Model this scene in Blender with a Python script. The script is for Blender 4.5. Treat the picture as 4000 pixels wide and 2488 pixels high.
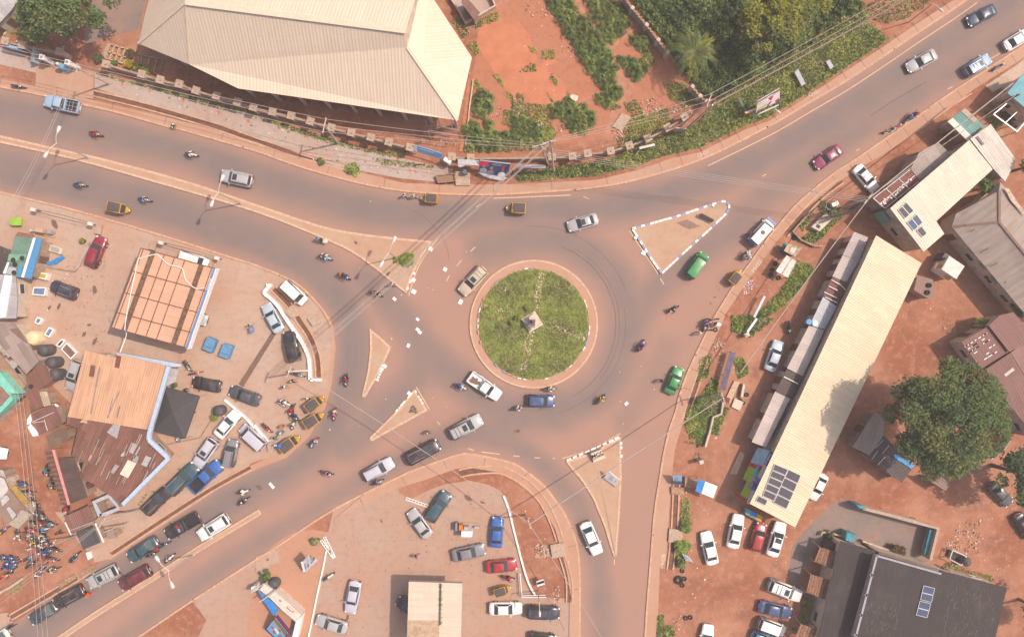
import bpy,bmesh,math,random
import numpy as np
from mathutils import Vector,Matrix
from mathutils.geometry import delaunay_2d_cdt,interpolate_bezier
for o in list(bpy.data.objects):bpy.data.objects.remove(o)
SCN=bpy.context.scene
COL=SCN.collection
RAD=math.radians
random.seed(7)
RNG=np.random.default_rng(7)
# -- camera, sky, sun, exposure
CAMH=100.0
cam=bpy.data.objects.new('camera',bpy.data.cameras.new('camera'))
COL.objects.link(cam)
cam.location=(0,0,CAMH)
cam.data.sensor_width=36
cam.data.lens=36*CAMH/136.0
cam.data.clip_end=2000
SCN.camera=cam
SUN_EL,SUN_AZ=57.0,75.5
world=bpy.data.worlds.new('World');SCN.world=world
world.use_nodes=True
wn=world.node_tree
sky=wn.nodes.new('ShaderNodeTexSky');sky.sky_type='NISHITA';sky.sun_disc=False
sky.sun_elevation=RAD(SUN_EL);sky.sun_rotation=RAD(SUN_AZ)
sky.dust_density=4.0;sky.ozone_density=0.6
wn.links.new(sky.outputs[0],wn.nodes['Background'].inputs[0])
wn.nodes['Background'].inputs[1].default_value=0.14
sl=bpy.data.lights.new('sun','SUN');sl.energy=3.3;sl.angle=RAD(0.5);sl.color=(1.0,0.865,0.735)
sun=bpy.data.objects.new('sun',sl);COL.objects.link(sun)
sdir=Vector((math.sin(RAD(SUN_AZ))*math.cos(RAD(SUN_EL)),math.cos(RAD(SUN_AZ))*math.cos(RAD(SUN_EL)),math.sin(RAD(SUN_EL))))
sun.rotation_euler=sdir.to_track_quat('Z','Y').to_euler()
sun.location=sdir*150
SCN.view_settings.view_transform='Standard'
SCN.view_settings.look='None'
SCN.view_settings.exposure=0.30
SCN.view_settings.gamma=1.0
# -- coordinates
MPP=0.034
def S(sx,sy,z=0.0):
 f=MPP*(CAMH-z)/CAMH
 return Vector(((sx-2000)*f,(1244-sy)*f,z))
def T(c,r,x,y,z=0.0):return S(c*1000+x/2.431,r*622+y/2.431,z)
def D(x,y,z=0.0):return S(x*1.64542,y*1.64542,z)
def TL(c,r,pts,z=0.0):return [T(c,r,p[0],p[1],z) for p in pts]
def DL(pts,z=0.0):return [D(p[0],p[1],z) for p in pts]
def catmull(pts,n=5,closed=False):
 out=[];N=len(pts)
 rng=range(N) if closed else range(N-1)
 for i in rng:
  p1=pts[i];p2=pts[(i+1) % N]
  p0=pts[i-1] if (closed or i>0) else p1
  p3=pts[(i+2) % N] if (closed or i+2<N) else p2
  for k in range(n):
   t=k/n
   out.append(0.5*((2*p1)+(p2-p0)*t+(2*p0-5*p1+4*p2-p3)*t*t+(3*p1-p0-3*p2+p3)*t**3))
 if not closed:out.append(pts[-1].copy())
 return out
def area2(p):return sum(p[i].x*p[(i+1) % len(p)].y-p[(i+1) % len(p)].x*p[i].y for i in range(len(p)))
def ccw(p):return list(p) if area2(p)>0 else list(reversed(p))
def offset_poly(pts,d):
 n=len(pts);out=[]
 for i in range(n):
  a,b,c=pts[i-1],pts[i],pts[(i+1) % n]
  e1=(b-a).to_2d();e2=(c-b).to_2d()
  if e1.length<1e-6 or e2.length<1e-6:out.append(b.copy());continue
  e1.normalize();e2.normalize()
  n1=Vector((-e1.y,e1.x));n2=Vector((-e2.y,e2.x))
  m=n1+n2
  if m.length<1e-3:m=n1
  m.normalize();k=d/max(0.35,m.dot(n1))
  out.append(Vector((b.x+m.x*k,b.y+m.y*k,b.z)))
 return out
def offset_line(pts,d):
 out=[]
 for i in range(len(pts)):
  a=pts[max(0,i-1)];b=pts[min(len(pts)-1,i+1)]
  t=(b-a).to_2d().normalized()
  out.append(Vector((pts[i].x-t.y*d,pts[i].y+t.x*d,pts[i].z)))
 return out
# -- object helpers
def tag(o,label=None,cat=None,group=None,kind=None):
 if label:o['label']=label
 if cat:o['category']=cat
 if group:o['group']=group
 if kind:o['kind']=kind
 return o
def thing(name,label,cat,loc=(0,0,0),rz=0.0,group=None):
 o=bpy.data.objects.new(name,None);COL.objects.link(o)
 o.location=loc;o.rotation_euler=(0,0,rz);o.empty_display_size=0.3
 return tag(o,label,cat,group)
class MB:
 def __init__(s):s.v=[];s.f=[];s.m=[];s.sm=[]
 def add(s,vs,fs,mi=0,smooth=False):
  b=len(s.v);s.v.extend([tuple(v) for v in vs])
  for f in fs:s.f.append([b+i for i in f]);s.m.append(mi);s.sm.append(smooth)
  return s
 def face(s,vs,mi=0):return s.add(vs,[list(range(len(vs)))],mi)
 def box(s,c,size,rz=0.0,mi=0,tilt=None):
  hx,hy,hz=size[0]/2,size[1]/2,size[2]/2
  R=Matrix.Rotation(rz,3,'Z')
  if tilt is not None:R=R @ Matrix.Rotation(tilt,3,'Y')
  vs=[Vector(c)+R @ Vector((x*hx,y*hy,z*hz)) for z in (-1,1) for x,y in ((-1,-1),(1,-1),(1,1),(-1,1))]
  return s.add(vs,[(3,2,1,0),(4,5,6,7),(0,1,5,4),(1,2,6,5),(2,3,7,6),(3,0,4,7)],mi)
 def bar(s,p,q,w,h,mi=0):
  p=Vector(p);q=Vector(q);d=(q-p)
  L=d.length
  if L<1e-6:return s
  d.normalize();up=Vector((0,0,1)) if abs(d.z)<0.98 else Vector((1,0,0))
  sd=d.cross(up).normalized();u=sd.cross(d).normalized()
  vs=[a+sd*(x*w/2)+u*(y*h/2) for a in (p,q) for x,y in ((-1,-1),(1,-1),(1,1),(-1,1))]
  return s.add(vs,[(0,1,2,3),(7,6,5,4),(1,0,4,5),(2,1,5,6),(3,2,6,7),(0,3,7,4)],mi)
 def tube(s,pts,r,n=8,mi=0,caps=True):
  pts=[Vector(p) for p in pts];rings=[]
  rr=r if isinstance(r,(list,tuple)) else [r]*len(pts)
  prev=None
  for i,p in enumerate(pts):
   d=(pts[min(i+1,len(pts)-1)]-pts[max(0,i-1)]).normalized()
   up=Vector((0,0,1)) if abs(d.z)<0.95 else Vector((1,0,0))
   sd=d.cross(up).normalized();u=sd.cross(d).normalized()
   if prev is not None and sd.dot(prev)<0:sd=-sd;u=-u
   prev=sd
   rings.append([p+(sd*math.cos(2*math.pi*k/n)+u*math.sin(2*math.pi*k/n))*rr[i] for k in range(n)])
  vs=[v for rg in rings for v in rg];fs=[]
  for i in range(len(pts)-1):
   for k in range(n):
    a=i*n+k;b=i*n+(k+1) % n
    fs.append((a,b,b+n,a+n))
  s.add(vs,fs,mi,True)
  if caps:s.add(rings[0],[list(range(n))],mi);s.add(rings[-1],[list(range(n))[::-1]],mi)
  return s
 def cyl(s,c,r,h,n=16,mi=0,r2=None):
  return s.tube([c,(c[0],c[1],c[2]+h)],[r,r if r2 is None else r2],n,mi)
 def prism(s,pts,z0,z1,mi=0,ms=None):
  p=ccw([Vector((q[0],q[1],0)) for q in pts]);n=len(p)
  vs=[(q.x,q.y,z0) for q in p]+[(q.x,q.y,z1) for q in p]
  s.add(vs,[list(range(n,2*n)),list(range(n))[::-1]],mi)
  s.add(vs,[(i,(i+1) % n,n+(i+1) % n,n+i) for i in range(n)],mi if ms is None else ms)
  return s
 def sphere(s,c,r,sc=(1,1,1),mi=0,nu=10,nv=7):
  vs=[(c[0],c[1],c[2]+r*sc[2])]
  for j in range(1,nv):
   th=math.pi*j/nv
   for i in range(nu):
    ph=2*math.pi*i/nu
    vs.append((c[0]+r*sc[0]*math.sin(th)*math.cos(ph),c[1]+r*sc[1]*math.sin(th)*math.sin(ph),c[2]+r*sc[2]*math.cos(th)))
  vs.append((c[0],c[1],c[2]-r*sc[2]));fs=[]
  for i in range(nu):fs.append((0,1+i,1+(i+1) % nu))
  for j in range(nv-2):
   for i in range(nu):
    a=1+j*nu+i;b=1+j*nu+(i+1) % nu
    fs.append((a,a+nu,b+nu,b))
  last=len(vs)-1;st=1+(nv-2)*nu
  for i in range(nu):fs.append((st+i,last,st+(i+1) % nu))
  return s.add(vs,fs,mi,True)
 def ribbon(s,pts,w,z0,z1,mi=0):
  L=offset_line(pts,w/2);R=offset_line(pts,-w/2);n=len(pts)
  vs=[]
  for i in range(n):vs+=[(L[i].x,L[i].y,z0),(R[i].x,R[i].y,z0),(R[i].x,R[i].y,z1),(L[i].x,L[i].y,z1)]
  fs=[]
  for i in range(n-1):
   a=4*i;b=a+4
   fs+=[(a+3,a+2,b+2,b+3),(a+1,b+1,b+2,a+2),(b,a,a+3,b+3)]
  fs+=[(0,1,2,3),(4*n-1,4*n-2,4*n-3,4*n-4)]
  return s.add(vs,fs,mi)
 def build(s,name,mats,parent=None,loc=None):
  me=bpy.data.meshes.new(name);me.from_pydata(s.v,[],s.f)
  for m in (mats if isinstance(mats,(list,tuple)) else [mats]):me.materials.append(m)
  me.polygons.foreach_set('material_index',s.m);me.polygons.foreach_set('use_smooth',s.sm)
  me.update()
  o=bpy.data.objects.new(name,me);COL.objects.link(o)
  if loc is not None:o.location=loc
  if parent is not None:
   o.parent=parent
   if 'w' in parent.keys():
    o.matrix_parent_inverse=(Matrix.Translation(parent.location) @ parent.rotation_euler.to_matrix().to_4x4()).inverted()
  return o
def wthing(name,label,cat,loc,group=None):
 o=thing(name,label,cat,(loc[0],loc[1],0),0,group);o['w']=1;return o
def text_mesh(body,size,mat,name='lettering',parent=None,M=None,ext=0.01,bold=0.0):
 cu=bpy.data.curves.new('txt','FONT');cu.body=body;cu.size=size;cu.extrude=ext;cu.offset=bold
 cu.align_x='CENTER';cu.align_y='CENTER';cu.resolution_u=2
 t=bpy.data.objects.new('txt',cu);COL.objects.link(t)
 dg=bpy.context.evaluated_depsgraph_get();dg.update()
 me=bpy.data.meshes.new_from_object(t.evaluated_get(dg));bpy.data.objects.remove(t)
 if M is not None:me.transform(M)
 me.materials.clear();me.materials.append(mat)
 o=bpy.data.objects.new(name,me);COL.objects.link(o)
 if parent is not None:
  o.parent=parent
  if 'w' in parent.keys():o.matrix_parent_inverse=(Matrix.Translation(parent.location) @ parent.rotation_euler.to_matrix().to_4x4()).inverted()
 return o
def frame(o,x,y):
 x=Vector(x).normalized();y=Vector(y);z=x.cross(y).normalized();y=z.cross(x)
 M=Matrix((x,y,z)).transposed().to_4x4();M.translation=o;return M
# -- materials
MATS={}
def nt(name):
 m=bpy.data.materials.new(name);m.use_nodes=True;t=m.node_tree
 return m,t,t.nodes['Principled BSDF'],t.nodes.new,t.links.new
def c4(c):return (c[0],c[1],c[2],1.0)
def mat(name,col,rough=0.85,var=0.12,scale=1.5,bump=0.0,metal=0.0,spec=0.3,col2=None,dirt=0.0,coat=0.0):
 if name in MATS:return MATS[name]
 m,t,p,N,L=nt(name)
 p.inputs['Roughness'].default_value=rough;p.inputs['Metallic'].default_value=metal
 p.inputs['Specular IOR Level'].default_value=spec;p.inputs['Coat Weight'].default_value=coat
 tc=N('ShaderNodeTexCoord');nz=N('ShaderNodeTexNoise');nz.inputs['Scale'].default_value=scale
 nz.inputs['Detail'].default_value=5;nz.inputs['Roughness'].default_value=0.6
 L(tc.outputs['Object'],nz.inputs['Vector'])
 mx=N('ShaderNodeMix');mx.data_type='RGBA'
 a=[max(0,c*(1-var)) for c in col];b=[min(1,c*(1+var)) for c in (col2 or col)]
 mx.inputs[6].default_value=c4(a);mx.inputs[7].default_value=c4(b)
 rp=N('ShaderNodeMapRange');rp.inputs[1].default_value=0.32;rp.inputs[2].default_value=0.68
 L(nz.outputs[0],rp.inputs[0]);L(rp.outputs[0],mx.inputs[0])
 out=mx.outputs[2]
 if dirt>0:
  n2=N('ShaderNodeTexNoise');n2.inputs['Scale'].default_value=0.9;n2.inputs['Detail'].default_value=6
  L(tc.outputs['Object'],n2.inputs['Vector'])
  r2=N('ShaderNodeMapRange');r2.inputs[1].default_value=0.5;r2.inputs[2].default_value=0.72;r2.inputs[4].default_value=dirt
  L(n2.outputs[0],r2.inputs[0])
  m2=N('ShaderNodeMix');m2.data_type='RGBA';m2.inputs[7].default_value=c4((0.30,0.15,0.09))
  L(r2.outputs[0],m2.inputs[0]);L(out,m2.inputs[6]);out=m2.outputs[2]
 L(out,p.inputs['Base Color'])
 if bump:
  bp=N('ShaderNodeBump');bp.inputs['Distance'].default_value=bump
  n3=N('ShaderNodeTexNoise');n3.inputs['Scale'].default_value=scale*6;n3.inputs['Detail'].default_value=6
  L(tc.outputs['Object'],n3.inputs['Vector'])
  L(n3.outputs[0],bp.inputs['Height']);L(bp.outputs[0],p.inputs['Normal'])
 MATS[name]=m;return m
def corr(name,col,a,b,pitch=0.3,depth=0.03,rust=0.2,rustcol=(0.20,0.085,0.05),patch=0.12,rough=0.55,streak=0.15):
 """ribbed sheet roof: ribs run along the ground direction a->b"""
 m,t,p,N,L=nt(name)
 p.inputs['Roughness'].default_value=rough;p.inputs['Specular IOR Level'].default_value=0.35
 d=(b-a);th=math.atan2(d.y,d.x)-math.pi/2
 tc=N('ShaderNodeTexCoord');mp=N('ShaderNodeMapping');mp.inputs['Rotation'].default_value=(0,0,-th)
 L(tc.outputs['Object'],mp.inputs['Vector'])
 wv=N('ShaderNodeTexWave');wv.bands_direction='X';wv.wave_profile='SIN'
 wv.inputs['Scale'].default_value=0.314/pitch;wv.inputs['Distortion'].default_value=0.0
 L(mp.outputs[0],wv.inputs['Vector'])
 bp=N('ShaderNodeBump');bp.inputs['Distance'].default_value=depth;L(wv.outputs['Fac'],bp.inputs['Height'])
 L(bp.outputs[0],p.inputs['Normal'])
 br=N('ShaderNodeTexBrick');br.inputs['Scale'].default_value=1.0;br.inputs['Mortar Size'].default_value=0.012
 br.inputs['Brick Width'].default_value=2.4;br.inputs['Row Height'].default_value=0.85;br.offset=0.37
 m2=N('ShaderNodeMapping');m2.inputs['Rotation'].default_value=(0,0,-th-math.pi/2);L(tc.outputs['Object'],m2.inputs['Vector'])
 L(m2.outputs[0],br.inputs['Vector'])
 br.inputs['Color1'].default_value=c4([c*(1-patch) for c in col]);br.inputs['Color2'].default_value=c4([min(1,c*(1+patch)) for c in col])
 br.inputs['Mortar'].default_value=c4([c*0.78 for c in col])
 m3=N('ShaderNodeMapping');m3.inputs['Rotation'].default_value=(0,0,-th);m3.inputs['Scale'].default_value=(1.0,1.0,1)
 m4=N('ShaderNodeMapping');m4.inputs['Scale'].default_value=(3.5,0.16,1.0)
 L(tc.outputs['Object'],m3.inputs['Vector']);L(m3.outputs[0],m4.inputs['Vector'])
 n1=N('ShaderNodeTexNoise');n1.inputs['Scale'].default_value=1.0;n1.inputs['Detail'].default_value=5;L(m4.outputs[0],n1.inputs['Vector'])
 r1=N('ShaderNodeMapRange');r1.inputs[1].default_value=0.45;r1.inputs[2].default_value=0.75;r1.inputs[4].default_value=streak*2
 L(n1.outputs[0],r1.inputs[0])
 x1=N('ShaderNodeMix');x1.data_type='RGBA';x1.inputs[7].default_value=c4([c*0.55 for c in col])
 L(r1.outputs[0],x1.inputs[0]);L(br.outputs[0],x1.inputs[6])
 n2=N('ShaderNodeTexNoise');n2.inputs['Scale'].default_value=0.45;n2.inputs['Detail'].default_value=8;n2.inputs['Roughness'].default_value=0.7
 L(tc.outputs['Object'],n2.inputs['Vector'])
 r2=N('ShaderNodeMapRange');r2.inputs[1].default_value=0.52;r2.inputs[2].default_value=0.7;r2.inputs[4].default_value=rust
 L(n2.outputs[0],r2.inputs[0])
 x2=N('ShaderNodeMix');x2.data_type='RGBA';x2.inputs[7].default_value=c4(rustcol)
 L(r2.outputs[0],x2.inputs[0]);L(x1.outputs[2],x2.inputs[6])
 L(x2.outputs[2],p.inputs['Base Color'])
 return m
def paint(name,col,rough=0.28):
 if name in MATS:return MATS[name]
 m,t,p,N,L=nt(name)
 p.inputs['Roughness'].default_value=rough;p.inputs['Coat Weight'].default_value=0.5;p.inputs['Coat Roughness'].default_value=0.12
 tc=N('ShaderNodeTexCoord');nz=N('ShaderNodeTexNoise');nz.inputs['Scale'].default_value=1.8;nz.inputs['Detail'].default_value=5
 L(tc.outputs['Object'],nz.inputs['Vector'])
 r=N('ShaderNodeMapRange');r.inputs[1].default_value=0.42;r.inputs[2].default_value=0.75;r.inputs[3].default_value=0.02;r.inputs[4].default_value=0.22
 L(nz.outputs[0],r.inputs[0])
 x=N('ShaderNodeMix');x.data_type='RGBA';x.inputs[6].default_value=c4(col);x.inputs[7].default_value=c4((0.42,0.27,0.19))
 L(r.outputs[0],x.inputs[0]);L(x.outputs[2],p.inputs['Base Color'])
 MATS[name]=m;return m
# == THE GROUND AND THE ROADS
def earth_material():
 m,t,p,N,L=nt('red_earth')
 p.inputs['Roughness'].default_value=0.95;p.inputs['Specular IOR Level'].default_value=0.1
 tc=N('ShaderNodeTexCoord')
 def noise(sc,det=6,ro=0.62):
  n=N('ShaderNodeTexNoise');n.inputs['Scale'].default_value=sc;n.inputs['Detail'].default_value=det;n.inputs['Roughness'].default_value=ro
  L(tc.outputs['Object'],n.inputs['Vector']);return n.outputs[0]
 def mixc(f,a,bcol,lo,hi,amt=1.0):
  r=N('ShaderNodeMapRange');r.inputs[1].default_value=lo;r.inputs[2].default_value=hi;r.inputs[4].default_value=amt;L(f,r.inputs[0])
  x=N('ShaderNodeMix');x.data_type='RGBA';L(r.outputs[0],x.inputs[0])
  if isinstance(a,tuple):x.inputs[6].default_value=a
  else:L(a,x.inputs[6])
  x.inputs[7].default_value=bcol;return x.outputs[2]
 a=mixc(noise(0.09),c4((0.295,0.112,0.063)),c4((0.42,0.20,0.125)),0.4,0.62)
 a=mixc(noise(0.35),a,c4((0.225,0.098,0.064)),0.5,0.72,0.8)
 a=mixc(noise(1.1,8),a,c4((0.47,0.255,0.165)),0.5,0.74,0.75)
 a=mixc(noise(5.0,8,0.7),a,c4((0.16,0.07,0.042)),0.6,0.8,0.55)
 L(a,p.inputs['Base Color'])
 bp=N('ShaderNodeBump');bp.inputs['Distance'].default_value=0.08;L(noise(3.0,8,0.7),bp.inputs['Height']);L(bp.outputs[0],p.inputs['Normal'])
 return m
M_EARTH=earth_material()
def concrete(name,col,dust=0.5,joints=None,stain=0.5):
 m,t,p,N,L=nt(name)
 p.inputs['Roughness'].default_value=0.9;p.inputs['Specular IOR Level'].default_value=0.2
 tc=N('ShaderNodeTexCoord')
 def noise(sc,det=6,ro=0.62):
  n=N('ShaderNodeTexNoise');n.inputs['Scale'].default_value=sc;n.inputs['Detail'].default_value=det;n.inputs['Roughness'].default_value=ro
  L(tc.outputs['Object'],n.inputs['Vector']);return n.outputs[0]
 def mixc(f,a,bcol,lo,hi,amt=1.0):
  r=N('ShaderNodeMapRange');r.inputs[1].default_value=lo;r.inputs[2].default_value=hi;r.inputs[4].default_value=amt;L(f,r.inputs[0])
  x=N('ShaderNodeMix');x.data_type='RGBA';L(r.outputs[0],x.inputs[0])
  if isinstance(a,tuple):x.inputs[6].default_value=a
  else:L(a,x.inputs[6])
  x.inputs[7].default_value=bcol;return x.outputs[2]
 a=mixc(noise(0.16),c4(col),c4((0.43,0.215,0.135)),0.4,0.68,dust)
 a=mixc(noise(1.3,8),a,c4([c*0.7 for c in col]),0.5,0.75,stain)
 a=mixc(noise(6.0,7,0.7),a,c4([c*0.45 for c in col]),0.62,0.8,stain)
 a=mixc(noise(2.3,9,0.7),a,c4([min(1,c*1.2) for c in col]),0.58,0.75,0.5)
 if joints:
  mp=N('ShaderNodeMapping');mp.inputs['Rotation'].default_value=(0,0,joints[2]);L(tc.outputs['Object'],mp.inputs['Vector'])
  br=N('ShaderNodeTexBrick');br.offset=0.0;br.inputs['Scale'].default_value=1.0;br.inputs['Mortar Size'].default_value=0.02
  br.inputs['Brick Width'].default_value=joints[0];br.inputs['Row Height'].default_value=joints[1];L(mp.outputs[0],br.inputs['Vector'])
  x=N('ShaderNodeMix');x.data_type='RGBA';x.inputs[7].default_value=c4([c*0.8 for c in col])
  L(br.outputs['Fac'],x.inputs[0]);L(a,x.inputs[6]);a=x.outputs[2]
 L(a,p.inputs['Base Color'])
 bp=N('ShaderNodeBump');bp.inputs['Distance'].default_value=0.02;L(noise(9.0,8,0.7),bp.inputs['Height']);L(bp.outputs[0],p.inputs['Normal'])
 return m
M_FORE=concrete('forecourt_concrete',(0.45,0.315,0.24),0.6,(4.6,4.6,0.25),0.75)
M_FORE2=concrete('south_forecourt_concrete',(0.41,0.272,0.205),0.6,(4.2,4.2,0.0),0.7)
M_PAVE=concrete('pavement_concrete',(0.46,0.275,0.19),0.7,None,0.3)
M_SLAB=concrete('grey_slab',(0.43,0.345,0.295),0.5,None,1.0)
M_ISLE=concrete('island_concrete',(0.46,0.305,0.205),0.7,(3.2,3.2,0.4),0.4)
M_KERB=mat('kerb_concrete',(0.52,0.31,0.2),0.9,0.2,2.5,0.01)
M_GREYEARTH=concrete('grey_ground',(0.22,0.18,0.165),0.45,None,0.6)
M_PLANK=mat('plank',(0.30,0.17,0.10),0.9,0.35,3.0,0.01)
M_YLINE=mat('worn_yellow_paint',(0.62,0.40,0.22),0.85,0.2,6.0)
M_WHITEP=mat('white_paint',(0.78,0.74,0.7),0.8,0.12,5.0)
M_BLUEP=mat('blue_paint',(0.27,0.29,0.45),0.7,0.2,5.0)
M_DARK=mat('dark_soil',(0.085,0.05,0.035),0.95,0.3,2.0)
g=MB();g.face([(-420,-420,0),(420,-420,0),(420,420,0),(-420,420,0)])
tag(g.build('ground',M_EARTH),kind='structure')
def sheet(name,pts,z,m,kind='structure',label=None,cat=None):
 p=ccw(pts);o=MB().face([(q.x,q.y,z) for q in p]).build(name,m)
 return tag(o,label,cat,kind=kind)
KN=catmull(DL([(-80,190),(0,209),(105,230),(190,250),(275,269),(400,304),(435,312),(608,362),(658,380),(743,408),(878,443),(1000,460),(1144,465),(1283,459),(1419,447),(1532,424),(1673,378),(1823,304),(1921,247),(2003,199),(2091,141),(2173,85),(2256,30),(2310,-8),(2420,-90)]))
KE=catmull(DL([(2560,25),(2431,105),(2298,192),(2233,235),(2148,295),(2028,378),(1978,410),(1911,464),(1877,497),(1846,534),(1823,562),(1743,673),(1696,748),(1676,786),(1631,881),(1611,938),(1601,978),(1586,1021),(1573,1078),(1564,1134),(1551,1221),(1541,1346),(1533,1446),(1529,1512),(1524,1610)]))
KS=catmull(DL([(1378,1610),(1378,1512),(1378,1354),(1368,1279),(1341,1216),(1326,1194),(1291,1149),(1246,1113),(1216,1096),(1153,1081),(1115,1075),(1083,1078),(983,1113),(945,1130),(793,1206),(658,1294),(608,1325),(457,1422),(330,1508),(180,1610)]))
KW=catmull(DL([(-100,1558),(25,1483),(225,1343),(262,1320),(400,1236),(520,1154),(608,1108),(678,1080),(733,1030),(768,968),(783,911),(793,826),(788,776),(778,750),(752,715),(700,668),(608,628),(545,608),(378,555),(188,500),(65,470),(0,454),(-80,435)]))
loop=KN+KE+KS+KW
ri=1.0
xs=np.arange(-74,74,ri);ys=np.arange(-46,46,ri)
verts2=[v.to_2d() for v in loop]
edges2=[(i,(i+1) % len(loop)) for i in range(len(loop))]
LP=np.array([[v.x,v.y] for v in loop])
def inside(P,poly):
 x,y=P[:,0],P[:,1];r=np.zeros(len(P),bool);n=len(poly)
 for i in range(n):
  x1,y1=poly[i];x2,y2=poly[(i+1) % n]
  c=((y1>y) !=(y2>y))
  if y1 !=y2:r ^=c & (x<(x2-x1)*(y-y1)/(y2-y1)+x1)
 return r
def segdist(P,line):
 d=np.full(len(P),1e9)
 for i in range(len(line)-1):
  a=np.array(line[i]);b=np.array(line[i+1]);ab=b-a
  t=np.clip(((P-a) @ ab)/max(1e-9,ab @ ab),0,1)
  d=np.minimum(d,np.hypot(*(P-a-t[:,None]*ab).T))
 return d
GX,GY=np.meshgrid(xs,ys);GP=np.stack([GX.ravel(),GY.ravel()],1)+RNG.uniform(-0.2,0.2,(GX.size,2))
GP=GP[inside(GP,LP)]
GP=GP[segdist(GP,np.vstack([LP,LP[:1]]))>0.5]
cv,ce,cf,*_=delaunay_2d_cdt(verts2+[Vector(p) for p in GP],edges2,[],1,1e-4)
road_me=bpy.data.meshes.new('road');road_me.from_pydata([(v.x,v.y,0.006) for v in cv],[],[list(f) for f in cf]);road_me.update()
V=np.array([[v.x,v.y] for v in cv])
def xy(pts):return [(p.x,p.y) for p in pts]
clean=np.zeros(len(V))
def stroke(pts,w,s,smooth=True):
 L=catmull(DL(pts),4) if smooth else DL(pts)
 d=segdist(V,xy(L));ww=w*2.2*MPP
 global clean
 clean=np.maximum(clean,s*np.clip(1.35-d/ww,0,1)**0.8)
stroke([(-80,255),(120,280),(300,325),(450,365),(650,432),(850,492),(1020,510),(1250,492),(1450,490),(1650,440),(1850,350),(2050,230),(2250,95),(2450,-40)],34,0.95)
stroke([(-80,275),(150,310),(350,352)],26,0.8)
stroke([(-80,385),(100,425),(300,470),(450,520),(620,575),(730,640),(800,720),(830,830),(822,920),(785,1000),(690,1085),(560,1168),(400,1270),(200,1400),(0,1530)],44,0.95)
stroke([(330,470),(560,550),(700,610)],26,0.9)
stroke([(870,660),(960,760),(1000,830),(980,900),(900,990),(820,1060)],30,0.8)
stroke([(1000,830),(1090,900),(1180,960),(1300,975),(1420,930),(1470,850),(1490,760),(1460,660),(1380,590),(1270,565),(1150,590)],34,0.85)
stroke([(1480,830),(1530,720),(1600,640),(1720,560),(1800,480),(1900,400),(2080,280),(2290,145),(2450,45)],30,0.75)
stroke([(200,1610),(420,1440),(600,1320),(760,1225),(900,1140),(1040,1060),(1200,1000),(1330,985)],32,0.8)
stroke([(1430,1620),(1428,1440),(1412,1310),(1372,1210),(1300,1120),(1220,1060),(1120,1030)],24,0.75)
stroke([(-40,1560),(180,1420),(420,1260),(620,1140)],30,0.9)
stroke([(1480,1000),(1540,920),(1590,820)],24,0.45)
kerbd=segdist(V,np.vstack([LP,LP[:1]]))
clean*=np.clip(0.35+kerbd/2.2,0,1)
at=road_me.attributes.new('clean','FLOAT','POINT');at.data.foreach_set('value',clean.astype(np.float32))
def road_material():
 m,t,p,N,L=nt('dusty_asphalt')
 p.inputs['Roughness'].default_value=0.85;p.inputs['Specular IOR Level'].default_value=0.25
 tc=N('ShaderNodeTexCoord');an=N('ShaderNodeAttribute');an.attribute_name='clean'
 def noise(sc,det=6,ro=0.6,vec=None):
  n=N('ShaderNodeTexNoise');n.inputs['Scale'].default_value=sc;n.inputs['Detail'].default_value=det;n.inputs['Roughness'].default_value=ro
  L(vec or tc.outputs['Object'],n.inputs['Vector']);return n.outputs[0]
 n1=noise(0.22,6)
 ad=N('ShaderNodeMath');ad.operation='MULTIPLY_ADD';L(n1,ad.inputs[0]);ad.inputs[1].default_value=0.75;ad.inputs[2].default_value=-0.375
 sm=N('ShaderNodeMath');sm.operation='ADD';sm.use_clamp=True;L(an.outputs['Fac'],sm.inputs[0]);L(ad.outputs[0],sm.inputs[1])
 x=N('ShaderNodeMix');x.data_type='RGBA';x.inputs[6].default_value=c4((0.36,0.205,0.152));x.inputs[7].default_value=c4((0.20,0.153,0.138))
 L(sm.outputs[0],x.inputs[0])
 n2=noise(1.6,8,0.7);r2=N('ShaderNodeMapRange');r2.inputs[1].default_value=0.5;r2.inputs[2].default_value=0.8;r2.inputs[4].default_value=0.35;L(n2,r2.inputs[0])
 y=N('ShaderNodeMix');y.data_type='RGBA';L(r2.outputs[0],y.inputs[0]);L(x.outputs[2],y.inputs[6]);y.inputs[7].default_value=c4((0.25,0.175,0.14))
 n3=noise(26.0,3,0.5);mu=N('ShaderNodeMapRange');mu.inputs[3].default_value=0.88;mu.inputs[4].default_value=1.1;L(n3,mu.inputs[0])
 z=N('ShaderNodeMix');z.data_type='RGBA';z.blend_type='MULTIPLY';z.inputs[0].default_value=1.0;L(y.outputs[2],z.inputs[6]);L(mu.outputs[0],z.inputs[7])
 L(z.outputs[2],p.inputs['Base Color'])
 bp=N('ShaderNodeBump');bp.inputs['Distance'].default_value=0.008;L(noise(30,4),bp.inputs['Height']);L(bp.outputs[0],p.inputs['Normal'])
 return m
road_me.materials.append(road_material())
ro=bpy.data.objects.new('road',road_me);COL.objects.link(ro);tag(ro,kind='structure')
def kerb_run(name,line,side,w=0.26,h=0.15,m=None,gaps=True):
 k=MB();L=offset_line(line,side*w/2)
 n=len(L);i=0;step=17
 while i<n-1:
  j=min(i+step,n-1);seg=[p.copy() for p in L[i:j+1]]
  if gaps and len(seg)>2:
   seg[-1]=seg[-2].lerp(seg[-1],0.9)
  k.ribbon(seg,w,0,h);i=j
 return tag(k.build(name,m or M_KERB),kind='structure')
kerb_run('kerb',KN,1);kerb_run('kerb',KE,-1 if False else 1);kerb_run('kerb',KS,1)
kerb_run('kerb',KW[60:],1)
def slab(name,pts,h,m=M_PAVE,mk=None):
 p=ccw(pts);b=MB().prism(p,0,h)
 return tag(b.build(name,m),kind='structure')
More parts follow.
